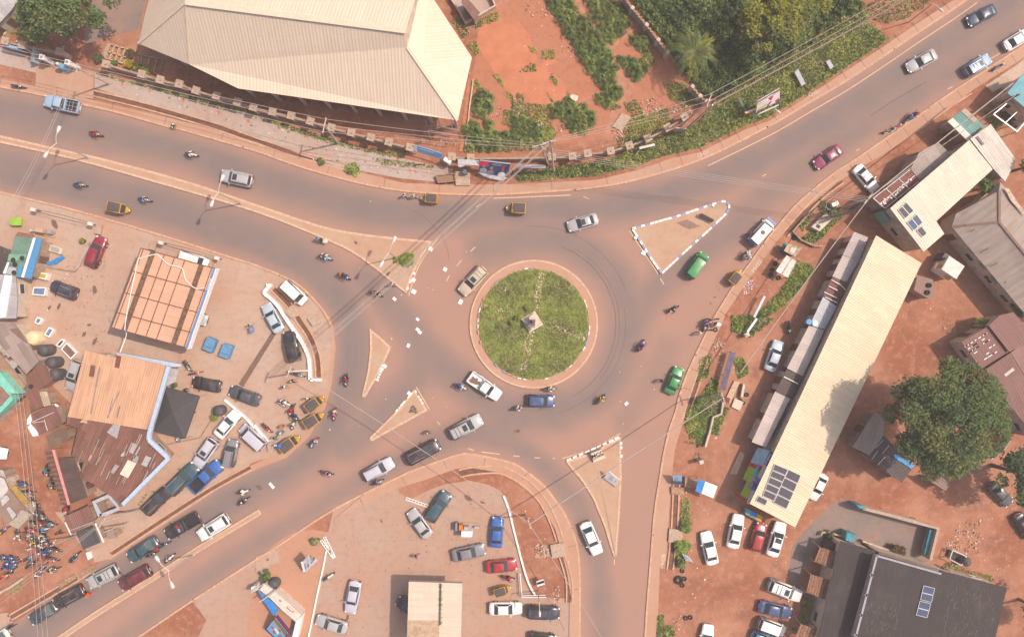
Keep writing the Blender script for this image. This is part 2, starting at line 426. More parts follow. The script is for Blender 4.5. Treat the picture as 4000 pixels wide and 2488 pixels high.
upN=DL([(-80,168),(0,185),(88,207),(222,238),(360,270),(500,305),(608,338),(715,378),(733,380),(815,400),(873,414),(958,435),(1078,440),(1216,438),(1416,428),(1516,404),(1590,378),(1661,370-8),(1765,310),(1823,289),(1913,232),(1988,182),(2078,124),(2161,67),(2243,14),(2285,-14),(2395,-95)])
slab('pavement',offset_line(KN,0.26)+list(reversed(upN)),0.13)
inE=DL([(2580,55),(2445,128),(2310,214),(2250,262),(2180,312),(2090,372),(2045,396),(1985,436),(1935,478),(1893,512),(1862,552),(1838,580),(1763,684),(1722,745),(1712,772),(1670,858),(1648,905),(1634,945),(1626,985),(1606,1052),(1600,1078),(1594,1134),(1588,1220),(1580,1330),(1566,1346),(1562,1450),(1556,1512),(1552,1610)])
slab('pavement',offset_line(KE,0.26)+list(reversed(inE)),0.13)
inS=DL([(1350,1610),(1352,1432),(1356,1420),(1346,1360),(1334,1312),(1318,1256),(1290,1205),(1260,1172),(1210,1132),(1170,1118),(1120,1110),(1083,1112),(1010,1138),(930,1162),(925,1166),(793,1232)])
outS=[p for p in offset_line(KS,0.26)][:69]
slab('pavement',outS+list(reversed(inS)),0.13)
sheet('forecourt',DL([(-80,437),(0,456),(65,472),(188,502),(378,557),(545,611),(608,631),(699,672),(749,719),(772,752),(784,778),(786,826),(778,908),(762,962),(728,1022),(672,1070),(655,1078),(620,1068),(470,1150),(330,1225),(255,1200),(180,1130),(190,980),(60,850),(-80,830)]),0.02,M_FORE)
sheet('forecourt',DL([(130,1215),(330,1215),(470,1140),(650,1055),(680,1072),(600,1098),(500,1150),(380,1232),(250,1315),(225,1325),(190,1290)]),0.016,M_FORE)
sheet('south_forecourt',DL([(793,1204),(940,1130),(948,1170),(975,1185),(1020,1162),(1060,1148),(1115,1140),(1160,1150),(1185,1163),(1203,1182),(1215,1215),(1240,1370),(1262,1415),(1348,1420),(1352,1432),(1372,1432),(1372,1600),(730,1600),(735,1512),(775,1300),(757,1280),(780,1260)]),0.02,M_FORE2)
slab('ramp',DL([(793,1232),(925,1160),(938,1185),(905,1205),(812,1262),(800,1254)]),0.1,M_FORE2)
sheet('south_apron',DL([(457,1426),(608,1325),(660,1296),(668,1325),(640,1350),(612,1378),(595,1420),(585,1512),(580,1600),(430,1600),(470,1512),(490,1470)]),0.02,M_FORE2)
slab('ramp',DL([(88,150),(224,172),(222,236),(85,216)]),0.12,M_PAVE)
sheet('concrete_apron',DL([(225,172),(290,190),(500,245),(608,275),(700,305),(830,345),(900,365),(1075,402),(1070,436),(950,424),(800,396),(720,370),(608,325),(500,290),(330,243),(225,210)]),0.05,M_SLAB)
sheet('concrete_apron',DL([(-60,100),(0,113),(92,140),(86,174),(0,154),(-60,140)]),0.05,M_SLAB)
sheet('paved_yard',DL([(200,105),(262,88),(330,70),(345,0),(355,-60),(215,-60)]),0.012,M_GREYEARTH)
sheet('grey_track',DL([(1975,1195),(2010,1185),(2040,1195),(2215,1250),(2195,1320),(1935,1300),(1900,1380),(1870,1380),(1880,1300),(1915,1255)]),0.012,M_GREYEARTH)
sheet('pavement_edge',DL([(255,1322),(262,1329),(400,1238),(520,1158),(612,1112),(680,1086),(735,1036),(772,968),(788,911),(797,826),(792,776),(782,750),(772,757),(782,780),(786,826),(778,908),(762,962),(728,1022),(672,1070),(605,1100),(500,1148),(380,1230)]),0.03,M_PAVE)
M_CURB2=mat('island_edge',(0.56,0.37,0.25),0.9,0.2,3.0)
def island(name,pts,h=0.16,curb=0.28,m=None,mc=None):
 p=ccw(pts);o=offset_poly(p,curb)
 b=MB().prism(o,0,h-0.03)
 x=b.build(name,m or M_ISLE);tag(x,kind='structure')
 k=MB();n=len(p)
 for i in range(n):
  a,c=p[i],p[(i+1) % n];ao,co=o[i],o[(i+1) % n]
  k.add([(a.x,a.y,0),(c.x,c.y,0),(co.x,co.y,0),(ao.x,ao.y,0),(a.x,a.y,h),(c.x,c.y,h),(co.x,co.y,h),(ao.x,ao.y,h)],[(4,5,6,7),(0,1,5,4),(3,7,6,2)])
 tag(k.build(name+'_kerb',mc or M_CURB2),kind='structure')
 return p
topM=catmull(DL([(-80,304),(0,322),(160,358),(250,378),(435,428),(608,485),(758,535),(845,553),(933,564),(1028,573)]),3)
botM=catmull(DL([(964,697),(858,614),(778,572),(608,505),(375,436),(172,379),(0,340),(-80,322)]),3)
island('median',topM+DL([(1003,608),(978,658)])+botM)
ml=DL([(618,1214),(470,1303),(400,1348),(310,1405),(220,1462),(143,1514),(40,1586)])
island('median',offset_line(ml,0.38)+list(reversed(offset_line(ml,-0.38))),0.2,0.15)
I1=TL(2,1,[(1140,662),(1560,545),(1900,430),(1985,402),(2030,408),(2058,435),(2058,475),(2030,520),(1860,680),(1640,880),(1418,1087),(1330,960)])
island('traffic_island',I1,0.14,0.2)
I2=TL(1,2,[(1080,92),(1180,175),(1282,272),(1272,300),(1215,425),(1130,590),(1040,745),(1012,742),(1010,720),(1062,500),(1084,300)])
island('traffic_island',I2)
I3=TL(1,2,[(1502,672),(1560,760),(1630,872),(1450,970),(1270,1070),(1105,1162),(1080,1150),(1082,1125),(1200,1010),(1350,860)])
island('traffic_island',I3)
I4=TL(2,2,[(508,1352),(770,1265),(900,1190),(1032,1120),(1036,1300),(1040,1512)])+TL(2,3,[(1020,350),(992,735),(965,745),(930,640),(880,470),(770,200),(690,70),(640,0)])+TL(2,2,[(575,1440)])
island('traffic_island',I4)
RC=D(1267,769.5)
def circ(r,n=72,c=RC):return [Vector((c.x+r*math.cos(2*math.pi*k/n),c.y+r*math.sin(2*math.pi*k/n),0)) for k in range(n)]
island('roundabout',circ(8.52),0.2,0.22,M_PAVE)
tag(MB().prism(circ(7.32),0,0.3).build('roundabout_bed',mat('bed_soil',(0.24,0.23,0.08),0.95,0.3,1.5)),kind='structure')
kk=MB();ck=[[],[]]
for i in range(64):
 if random.random()<0.35:continue
 a0=2*math.pi*i/64;a1=a0+2*math.pi/64*random.uniform(0.6,0.9);mi=random.choice([0,0,1,2,2,2])
 r0,r1=7.33,7.45+random.uniform(-0.03,0.05)
 pts=[Vector((RC.x+r*math.cos(a),RC.y+r*math.sin(a),0)) for r,a in ((r0,a0),(r1,a0),(r1,a1),(r0,a1))]
 kk.prism(pts,0.16,0.42,mi)
tag(kk.build('roundabout_edging',[M_WHITEP,M_BLUEP,M_KERB]),kind='structure')
bs=MB();per=I1+[I1[0]];acc=0
for a,b2 in zip(per[:-1],per[1:]):
 L=(b2-a).length;n=max(1,round(L/0.62));d=(b2-a)/n;nn=Vector((-d.y,d.x,0)).normalized()
 for k in range(n):
  p=a+d*k;q=a+d*(k+0.88)
  bs.bar(p+Vector((0,0,0.13)),q+Vector((0,0,0.13)),0.27,0.2,0 if (acc % 2==0 or random.random()<0.4) else 1);acc+=1
tag(bs.build('painted_kerb',[M_WHITEP,M_BLUEP]),kind='structure')
def whitewash(c,r,a,b2,n,w=0.4):
 m=MB();a=T(c,r,*a);b2=T(c,r,*b2)
 for k in range(n):
  if random.random()<0.2:continue
  p=a.lerp(b2,k/n);q=a.lerp(b2,(k+random.uniform(0.6,0.92))/n)
  m.bar(p+Vector((0,0,0.12)),q+Vector((0,0,0.12)),w*random.uniform(0.4,.85),0.22,0)
 tag(m.build('painted_kerb',M_WHITEP),kind='structure')
whitewash(2,2,(520,1345),(1030,1118),9,0.42);whitewash(2,2,(1033,1130),(1036,1330),5)
whitewash(1,2,(1505,680),(1325,885),8,0.3);whitewash(1,2,(1510,680),(1622,868),7,0.4)
whitewash(1,1,(1520,1040),(1430,1250),6,0.36)
whitewash(1,2,(1212,440),(1145,600),6,0.55)
ln=MB()
def line(pts,w=0.13):
 L=[p+Vector((0,0,0.012)) for p in pts];A=offset_line(L,w/2);B=offset_line(L,-w/2)
 for i in range(len(L)-1):ln.face([B[i],B[i+1],A[i+1],A[i]])
line(catmull(TL(1,1,[(1725,755),(1650,850),(1560,990),(1500,1130),(1450,1295)]),3))
line(TL(2,1,[(0,366),(250,355),(558,342)]));line(TL(1,1,[(2250,372),(2431,366)]))
line(TL(2,1,[(678,356),(732,378)]),0.1);line(TL(2,1,[(1115,680),(1240,865),(1388,1090)]))
line(TL(2,1,[(1408,1132),(1442,1188)]));line(TL(1,2,[(1522,650),(1650,868)]))
line(catmull(TL(2,2,[(480,1327),(700,1260),(870,1180),(1030,1090)]),3))
for a,b2 in (((2085,832),(2037,876)),((1952,958),(1905,1015)),((1838,1102),(1808,1160)),((2140,425),(2090,455))):line(TL(1,1,[a,b2]))
for a,b2 in (((10,1303),(75,1308)),((212,1320),(268,1322)),((385,1325),(408,1328))):line(TL(2,2,[a,b2]))
line(TL(1,2,[(2140,1265),(2315,1287)]));line(TL(1,2,[(2012,1232),(2068,1250)]));line(TL(1,2,[(1718,975),(1750,1010)]))
line(TL(2,3,[(972,772),(972,822)]));line(TL(2,1,[(2375,165),(2415,143)]));line(TL(3,0,[(1705,852),(1750,825)]));line(TL(3,0,[(835,1432),(870,1418)]))
e1=offset_line(catmull(DL([(1673,378),(1823,304),(1921,247),(2003,199),(2091,141),(2173,85),(2256,30),(2310,-8)])),-1.0);line(e1,0.12)
e2=DL([(2440,80),(2383,122),(2352,140)]);line(e2,0.12)
tag(ln.build('road_markings',M_YLINE),kind='structure')
M_TYREMK=mat('rubber_mark',(0.12,0.095,0.085),0.9,0.2,3.0)
ln=MB()
def arc(r,a0,a1,w,c=RC,n=40):line([Vector((c.x+r*math.cos(RAD(a0+(a1-a0)*k/n)),c.y+r*math.sin(RAD(a0+(a1-a0)*k/n)),0)) for k in range(n+1)],w)
arc(10.9,-62,72,0.07);arc(11.4,-40,60,0.05);arc(13.0,20,95,0.05);arc(12.2,-75,10,0.05)
line(catmull(TL(1,1,[(1480,485),(1600,550),(1700,650),(1770,740),(1820,860),(1830,960)]),4),0.05)
line(DL([(2066,276),(2120,240),(2200,195)]),0.09)
tag(ln.build('tyre_marks',M_TYREMK),kind='structure')
st=MB()
def blot(c,rx,ry,z,n=14,mi=0):
 a0=random.uniform(0,6);st.face([(c.x+rx*random.uniform(0.65,1.1)*math.cos(2*math.pi*k/n)*math.cos(a0)-ry*random.uniform(0.7,1)*math.sin(2*math.pi*k/n)*math.sin(a0),c.y+rx*random.uniform(0.65,1.1)*math.cos(2*math.pi*k/n)*math.sin(a0)+ry*random.uniform(0.7,1)*math.sin(2*math.pi*k/n)*math.cos(a0),z) for k in range(n)],mi)
for (c,r,x,y,s) in ((1,3,2015,195,.7),(1,3,2150,230,.35),(1,3,1190,410,.3),(1,3,1800,1320,.4),(1,3,870,1320,.5),(0,1,520,620,.8),(0,1,900,1240,.7),(0,2,800,150,.5),(0,2,900,220,.6),(0,2,850,60,.4),(0,1,560,1400,.5),(0,1,470,1410,.4)):
 blot(T(c,r,x,y),s,s*0.5,0.03)
for k in range(220):
 q=random.random()
 c=T(1,3,random.uniform(750,2350),random.uniform(150,1500)) if q<.5 else T(0,2,random.uniform(600,1050),random.uniform(-700,320))
 blot(c,random.uniform(.04,.16),random.uniform(.03,.1),0.032+k*1e-5,7)
for (x,y,s) in ((2400-580,1225,.3),):
 pass
for (c,r,x,y,s) in ((2,1,1945,1210,.12),(2,1,1925,1310,.2),(2,1,1885,1370,.2),(2,1,1965,1240,.15),(0,1,2010,780,.12),(0,1,2400,970,.1),(2,2,50,1070,.5),(1,3,30,90,.6),(1,1,950,795,.35),(1,1,1255,1090,.35)):
 blot(T(c,r,x,y),s,s*0.6,0.14 if (c,r)==(1,1) else 0.014)
tag(st.build('stains',mat('oil_stain',(0.17,0.10,0.075),0.9,0.3,3.0)),kind='structure')
sheet('pale_dirt',catmull(DL([(640,1302),(700,1262),(775,1262),(778,1300),(738,1512),(725,1600),(560,1600),(600,1400)]),2),.012,concrete('pale_orange_dirt',(0.45,0.235,0.15),.5,None,.5))
sheet('grass_soil',DL([(1570,372),(1660,352),(1762,302),(1820,282),(1910,226),(1985,176),(2075,118),(2110,95),(2070,60),(2048,22),(1998,52),(1948,84),(1873,132),(1823,167),(1765,202),(1703,234),(1660,290),(1560,335),(1500,360),(1420,385),(1300,405),(1220,420),(1230,432),(1416,418),(1510,395)]),.01,mat('grassy_soil',(0.20,0.185,0.07),.95,.4,1.0))
sheet('bush_soil',TL(2,0,[(1120,-60),(1180,80),(1300,230),(1410,370),(1490,490),(1600,640),(1720,800),(1850,930),(1950,930),(2200,800),(2431,660)])+TL(3,0,[(200,520),(500,330),(700,200),(900,80),(820,-60)]),.014,mat('bush_soil',(0.09,0.10,0.04),.95,.4,.8))
rm=MB()
for (c,r,x,y) in ((0,0,1740,960),(0,0,2078,1070),(0,0,2360,1150),(1,0,220,1215),(1,0,490,1300),(1,0,1042,1432),(1,1,1345,15),(1,1,1662,80),(0,0,1165,790),(0,0,1425,860)):
 q=T(c,r,x,y);rm.face([(q.x-.25,q.y,.056),(q.x,q.y-.38,.056),(q.x+.25,q.y,.056),(q.x,q.y+.38,.056)])
for a,b2 in (((1455,85),(1465,135)),((1462,112),(1505,115)),((1508,95),(1512,135))):
 rm.bar(T(1,1,*a,.057),T(1,1,*b2,.057),.12,.004)
tag(rm.build('painted_marks',mat('orange_red_paint',(0.52,0.17,0.10),.9,.2,4)),kind='structure')
pj=MB()
def joints(K,w0,w1,d,d0,d1):
 A=offset_line(K,w0);B_=offset_line(K,w1);acc=0;nxt=d0
 for i in range(len(K)-1):
  acc+=(K[i+1]-K[i]).length
  if acc>nxt and nxt<d1:pj.bar(A[i]+Vector((0,0,.132)),B_[i]+Vector((0,0,.132)),.07,.006);nxt+=d
def resamp(K,d=.4):
 out=[K[0]];
 for a,b2 in zip(K[:-1],K[1:]):
  n=max(1,int((b2-a).length/d));out+=[a.lerp(b2,(k+1)/n) for k in range(n)]
 return out
joints(resamp(KN),.3,1.75,2.75,98,190);joints(resamp(KE),.3,1.5,2.9,8,75);joints(resamp(KN),.3,1.6,7.5,5,98);joints(resamp(KS),.3,1.4,6.0,12,60)
tag(pj.build('pavement_joints',mat('joint_brown',(0.20,0.115,0.08),.95,.3,3)),kind='structure')  # dark brown bars for the seams between pavement blocks
sheet('dark_strip',[T(1,2,150,130),T(1,2,190,150),T(0,2,2310,650),T(0,2,2265,620)],.034,mat('strip_brown',(0.17,0.10,0.075),.9,.4,8))  # narrow dark brown strip across the forecourt
# == BUILDINGS
M_BLOCK=mat('sandcrete_block',(0.36,0.255,0.19),0.9,0.25,2.0,0.01,dirt=0.5)
M_PLASTER=mat('cream_plaster',(0.52,0.42,0.33),0.85,0.15,1.5,0.005,dirt=0.5)
M_BRICKWALL=mat('red_brown_wall',(0.26,0.13,0.09),0.9,0.25,2.0,0.01)
M_GLASS=mat('dark_window_glass',(0.03,0.035,0.045),0.1,0.1,2.0,spec=0.6)
M_FRAME=mat('window_frame',(0.55,0.5,0.45),0.6,0.1,3.0)
M_DOOR=mat('brown_door',(0.16,0.085,0.05),0.6,0.2,3.0)
M_FASCIA=mat('fascia_brown',(0.20,0.115,0.085),0.8,0.2,3.0)
M_STEEL=mat('galvanised_steel',(0.42,0.40,0.39),0.45,0.15,3.0,metal=0.4)
M_TYRE=mat('tyre_rubber',(0.028,0.026,0.026),0.9,0.15,4.0)
M_BLACKPL=mat('black_plastic',(0.045,0.045,0.05),0.5,0.2,2.0,dirt=0.25)
M_WOOD=mat('weathered_wood',(0.34,0.2,0.12),0.9,0.35,3.0,0.01)
def zz(pts,zs):return [T(p[0],p[1],p[2],p[3],z) if len(p)==4 else D(p[0],p[1],z) for p,z in zip(pts,zs if isinstance(zs,(list,tuple)) else [zs]*len(pts))]
def tz(c,r,pts,z):
 return [T(c,r,p[0],p[1],p[2] if len(p)>2 else z) for p in pts]
def dz(pts,z):return [D(p[0],p[1],p[2] if len(p)>2 else z) for p in pts]
def roofpart(b,ring,faces,extra,thick,mats,name='roof'):
 vs=ring+extra;n=len(ring)
 m=MB();m.add(vs,faces)
 lo=[Vector((v.x,v.y,v.z-thick)) for v in ring]
 m.add(ring+lo,[(i,n+i,n+(i+1) % n,(i+1) % n) for i in range(n)],1)
 m.add(lo,[list(range(n))[::-1]],1)
 return m.build(name,mats,b)
def walls(b,ring,inset,m,margin=0.3,z0=0.0,wins=True,door=True,winm=None,name='wall'):
 r=offset_poly(ring,inset);n=len(r);w=MB()
 top=[Vector((v.x,v.y,v.z-margin)) for v in r];bot=[Vector((v.x,v.y,z0)) for v in r]
 w.add(bot+top,[(i,(i+1) % n,n+(i+1) % n,n+i) for i in range(n)])
 w.build(name,m,b)
 if not wins:return
 did=not door
 for i in range(n):
  a,c=r[i],r[(i+1) % n];e=(c-a).to_2d();L=e.length
  if L<2.4:continue
  e.normalize();nrm=Vector((e.y,-e.x));mid=(a+c)/2
  if nrm.dot(-mid.to_2d())<=0:continue
  ztop=min(a.z,c.z)-margin
  if ztop<2.0:continue
  k=max(1,int(L/3.4));rz=math.atan2(e.y,e.x)
  for j in range(k):
   p=a.to_2d().lerp(c.to_2d(),(j+0.5)/k)
   if not did and j==k//2:
    d=MB().box((p.x+nrm.x*0.02,p.y+nrm.y*0.02,1.02),(0.95,0.08,2.04),rz).build('door',M_DOOR,b)
    MB().box((p.x+nrm.x*0.08+e.x*.38,p.y+nrm.y*0.08+e.y*.38,1.0),(0.12,0.06,0.04),rz).build('handle',M_STEEL,d).matrix_parent_inverse=Matrix.Identity(4)
    did=True;continue
   f=MB()
   zc=min(1.6,ztop-0.8);h=1.0
   q=Vector((p.x+nrm.x*0.03,p.y+nrm.y*0.03,zc));E=Vector((e.x,e.y,0))
   for s in (-1,1):
    f.bar(q+E*(s*.65)-Vector((0,0,h/2)),q+E*(s*.65)+Vector((0,0,h/2)),0.08,0.08)
    f.bar(q-E*.69+Vector((0,0,s*h/2)),q+E*.69+Vector((0,0,s*h/2)),0.09,0.09)
   fo=f.build('window',winm or M_FRAME,b)
   MB().box((p.x+nrm.x*0.012,p.y+nrm.y*0.012,zc),(1.26,0.03,h-.06),rz).build('pane',M_GLASS,fo).matrix_parent_inverse=Matrix.Identity(4)
def centroid(ring):return sum(ring,Vector())/len(ring)
def bld(name,label,cat,ring,roofm,wallm=None,inset=0.35,thick=0.1,wins=True,group=None,faces=None,extra=(),margin=0.3,door=True,z0=0.0):
 if area2(ring)<0:
  n=len(ring);ring=list(reversed(ring))
  if faces:faces=[[(n-1-i) if i<n else i for i in f][::-1] for f in faces]
 c=centroid(ring);b=wthing(name,label,cat,c,group)
 roofpart(b,ring,faces or [list(range(len(ring)))],list(extra),thick,[roofm,M_FASCIA])
 walls(b,ring,inset,wallm or M_BLOCK,margin,z0,wins,door)
 return b
def vec(c,r,a,b2):return T(c,r,*a),T(c,r,*b2)
# ---- the church hall
CREAM=(0.64,0.505,0.38)
EZ,RZ=6.0,11.0
hall=wthing('church_hall','huge hall with a cream ribbed metal roof along the upper west road','building',T(1,0,400,300))
P1=T(0,0,1762,28,RZ);P2=T(1,0,1422,300,RZ);A=T(0,0,1312,415,EZ);V1=T(0,0,1800,615,EZ);E1=T(0,0,2260,842,EZ)
C_=T(1,0,1915,1145,EZ);Dd=T(1,0,2050,548,EZ);U=T(1,0,1690,0,EZ);U2=T(1,0,1480,-330,EZ);K1=T(1,0,1437,452,9.6);K2=T(1,0,1585,645,8.6)
TL1=T(0,0,1410,0,EZ);TL2=T(0,0,1520,-480,EZ);Q1=T(1,0,1525,-30,RZ-.6);Q2=T(1,0,1640,-420,RZ-2.0);Qw=T(1,0,1548,-30,RZ-2.2);Qw2=T(1,0,1655,-420,RZ-3.0)
PB=T(0,0,1830,-420,RZ-2.0);NB=T(1,0,-350,-420,RZ-2.0)
def facem(name,pts,m,par,thick=0.12):
 lo=[Vector((p.x,p.y,p.z-thick)) for p in pts];n=len(pts);mb=MB()
 mb.face(pts);mb.face(lo[::-1]);mb.add(list(pts)+lo,[(i,n+i,n+(i+1) % n,(i+1) % n) for i in range(n)])
 return mb.build(name,m,par)
def ccw3(p):return p if (p[1]-p[0]).cross(p[2]-p[0]).z>0 else p[::-1]
cr=corr('hall_roof_front',CREAM,*vec(1,0,(700,200),(690,960)),0.42,0.016,0.10,(0.42,0.29,0.19),0.02,0.5,0.03)
cr2=corr('hall_roof_east',[c*1.02 for c in CREAM],T(1,0,1700,560),T(1,0,2050,480),0.42,0.016,0.06,(0.42,0.29,0.19),0.03,0.5,0.05)
cr3=corr('hall_roof_corner',CREAM,T(1,0,1650,720),T(1,0,2000,800),0.42,0.016,0.06,(0.42,0.29,0.19),0.03,0.5,0.05)
cr4=corr('hall_roof_back',[c*1.03 for c in CREAM],T(1,0,900,100),T(1,0,960,-100),0.42,0.016,0.08,(0.42,0.29,0.19),0.03,0.5,0.05)
cr5=corr('hall_roof_west',[c*1.06 for c in CREAM],T(0,0,1690,40),T(0,0,1400,120),0.42,0.016,0.06,(0.42,0.29,0.19),0.03,0.5,0.05)
facem('roof',ccw3([P1,V1,E1,C_,K2,K1,P2]),cr,hall)
facem('roof',ccw3([P1,A,V1]),cr,hall)
facem('roof',ccw3([C_,Dd,K2]),cr3,hall)
facem('roof',ccw3([K1,K2,Dd,U,U2,Qw2,Qw]),cr2,hall)
facem('roof',ccw3([P1,P2,Q1,Q2,NB,PB]),cr4,hall)
facem('roof',ccw3([A,P1,PB,TL2,TL1]),cr5,hall)
w=MB();w.face([P2-Vector((0,0,.1)),K1,Qw,Q1-Vector((0,0,.1))][::-1]);w.face([Q1,Qw,Qw2,Q2][::-1]);w.build('clerestory_wall',M_PLASTER,hall)
rd=MB();rd.bar(P1+Vector((0,0,.05)),P2+Vector((0,0,.05)),0.6,0.1);rd.bar(K1+Vector((0,0,.06)),C_+Vector((0,0,.06)),0.35,0.08)
rd.bar(A+Vector((0,0,.06)),P1+Vector((0,0,.06)),0.35,0.08);rd.bar(P1+Vector((0,0,.06)),V1+Vector((0,0,.06)),0.2,0.08)
rd.build('ridge_cap',mat('cream_cap',CREAM,0.5,0.06,2.0),hall)
out=ccw([A,V1,E1,C_,Dd,U,U2,Vector((U2.x-8,U2.y+10,EZ)),Vector((TL2.x,U2.y+10,EZ)),TL2,TL1])
walls(hall,out,2.6,M_BRICKWALL,0.4,0,False)
beam=MB();rr=offset_poly(out,0.75)
for i in range(len(rr)):
 a,b2=rr[i],rr[(i+1) % len(rr)];beam.bar(a-Vector((0,0,.45)),b2-Vector((0,0,.45)),0.35,0.5)
beam.build('eave_beam',M_PLASTER,hall)
M_PILLAR=mat('pillar_plaster',(0.46,0.34,0.26),0.85,0.2,2.0)
for i in range(len(rr)):
 a,b2=rr[i],rr[(i+1) % len(rr)];L=(b2-a).to_2d().length;k=max(1,int(L/3.05))
 if a.y>45 or b2.y>45:continue
 for j in range(k):
  p=a.lerp(b2,j/k);MB().cyl((p.x,p.y,0),0.26,EZ-0.75,10).build('pillar',M_PILLAR,hall)
sc=MB()
for (x,y) in ((1640,1230),(1665,1180),(1750,1200),(1785,1255),(1865,1190),(1880,1280),(1895,1230),(1665,1330)):
 p=T(1,0,x,y,0);sc.tube([p,p+Vector((0.1,0,4.6))],0.05,6)
for (a,b2,z) in (((1640,1240),(1940,1290),2.0),((1650,1190),(1920,1240),2.1),((1640,1240),(1940,1290),3.8),((1750,1200),(1895,1230),3.9)):
 sc.tube([T(1,0,*a,z),T(1,0,*b2,z)],0.05,6)
tag(sc.build('scaffold',M_STEEL),'bare pole scaffold at the south corner of the big church hall','scaffold')
wk=TL(1,0,[(2008,758),(2062,765),(1985,1440),(1930,1440)])
slab('path',wk,0.06,mat('orange_dirt',(0.43,0.175,0.085),0.95,0.2,1.5));
tag(MB().ribbon(TL(1,0,[(2064,765),(2030,1020),(1988,1440)]),0.16,0,0.35).build('path_wall',M_PLASTER),'low pale wall edging the orange dirt path by the hall','wall')
# ---- the boundary wall of the hall plot: posts with square concrete caps
posts=[(0,0,50,390),(0,0,210,430),(0,0,565,492),(0,0,1005,608),(0,0,1345,705),(0,0,1520,757),(0,0,1700,797),(0,0,1860,860),(0,0,2055,912),(0,0,2255,968),(0,0,2405,1020),(1,0,155,1063),(1,0,332,1100),(1,0,516,1152),(1,0,715,1212),(1,0,905,1260),(1,0,1090,1305),(1,0,1262,1350),(1,0,1462,1400),(1,0,1862,1488),(1,0,2040,1500),(2,0,380,1490),(2,0,575,1482),(2,0,720,1458),(2,0,937,1432),(2,0,1115,1382),(2,0,1292,1312),(2,0,1480,1212),(2,0,1640,1112)]
def postwall(label,posts,h,m,cap):
 t=wthing('boundary_wall',label,'wall',T(*posts[len(posts)//2]))
 P=[T(*p,h) for p in posts]
 MB().ribbon(P,0.25,0,h-0.55).build('wall_panel',M_BLOCK,t)
 for i,p in enumerate(P):
  a=P[max(0,i-1)];b2=P[min(len(P)-1,i+1)];rz=math.atan2(b2.y-a.y,b2.x-a.x)
  MB().box((p.x,p.y,h/2-.06),(0.55,0.55,h-.12),rz).build('post',M_PLASTER,t)
  o=MB().box((p.x,p.y,h),(0.98,0.98,0.16),rz).box((p.x+.1,p.y-.06,h+.16),(0.2,0.2,0.16),rz).build('post_cap',cap,t)
 return t
M_CAP=mat('cap_concrete',(0.42,0.30,0.22),0.9,0.2,3.0,0.01)
postwall('block wall of square capped posts around the church hall plot, down to the wooden gate gap',posts[:3],2.2,M_BLOCK,M_CAP)
postwall('long block wall with square capped posts along the foot of the big hall',posts[3:19],2.2,M_BLOCK,M_CAP)
postwall('block wall with square capped posts along the edge of the farm plot',posts[19:],2.0,M_BLOCK,M_CAP)
for (x,y,l) in ((397,545,'white square gate pillar nearer the left edge'),(640,592,'white square gate pillar beside the robed statue')):
 t=wthing('gate_pillar',l,'pillar',T(0,0,x,y),'white gate pillars');p=T(0,0,x,y,2.6)
 MB().box((p.x,p.y,1.25),(0.5,0.5,2.5),-.2).build('shaft',M_WHITEP,t);MB().box((p.x,p.y,2.58),(0.66,0.66,0.16),-.2).build('cap',M_WHITEP,t)
 MB().box((p.x,p.y,2.72),(0.3,0.3,0.12),-.2).build('lamp_box',M_BLOCK,t)
t=wthing('metal_gate','open pale blue metal gate leaf by the top left wall','gate',T(0,0,310,520))
a,b2=T(0,0,318,465,1.9),T(0,0,298,580,1.9)
MB().bar(Vector((a.x,a.y,1.0)),Vector((b2.x,b2.y,1.0)),0.06,1.9).build('gate_panel',mat('pale_blue_metal',(0.36,0.46,0.55),0.5,.15,3),t)
MB().bar(Vector((a.x,a.y,1.97)),Vector((b2.x,b2.y,1.97)),0.1,0.08).build('top_rail',M_STEEL,t)
t=wthing('metal_gate','sky blue sheet gate set in the wall at the top left','gate',T(0,0,110,445))
a,b2=T(0,0,30,430,1.8),T(0,0,185,464,1.8)
MB().bar(Vector((a.x,a.y,.95)),Vector((b2.x,b2.y,.95)),0.08,1.8).build('gate_panel',mat('sky_blue_metal',(0.25,0.42,0.55),0.5,.15,3),t)
MB().bar(Vector((a.x,a.y,1.9)),Vector((b2.x,b2.y,1.9)),0.3,0.1).build('top_rail',mat('sky_blue_metal',(0.25,0.42,0.55)),t)
M_LATT=mat('lattice_block',(0.36,0.22,0.12),0.9,0.3,6.0)
def lattice(label,c,r,pts,h=2.0):
 P=tz(c,r,pts,h);t=wthing('perforated_wall',label,'wall',P[0])
 MB().ribbon(P,0.22,0,h-.3).build('wall_panel',M_BLOCK,t)
 m=MB()
 for a,b2 in zip(P[:-1],P[1:]):
  n=int((b2-a).length/0.42)
  for k in range(n):
   p=a.lerp(b2,(k+.5)/n);m.box((p.x,p.y,h-.14),(0.2,0.26,0.28),math.atan2((b2-a).y,(b2-a).x))
 m.build('lattice_course',M_LATT,t)
 for p in P:MB().box((p.x,p.y,h/2),(0.45,0.45,h+.1),.9).build('post',M_PLASTER,t)
lattice('brown wall with a pierced top course between farm rows and dark bush',2,0,[(1060,-40),(1145,75),(1280,235),(1392,378),(1478,495)])
lattice('short length of pierced brown wall emerging below the palm',2,0,[(1716,820),(1790,910),(1852,965)])
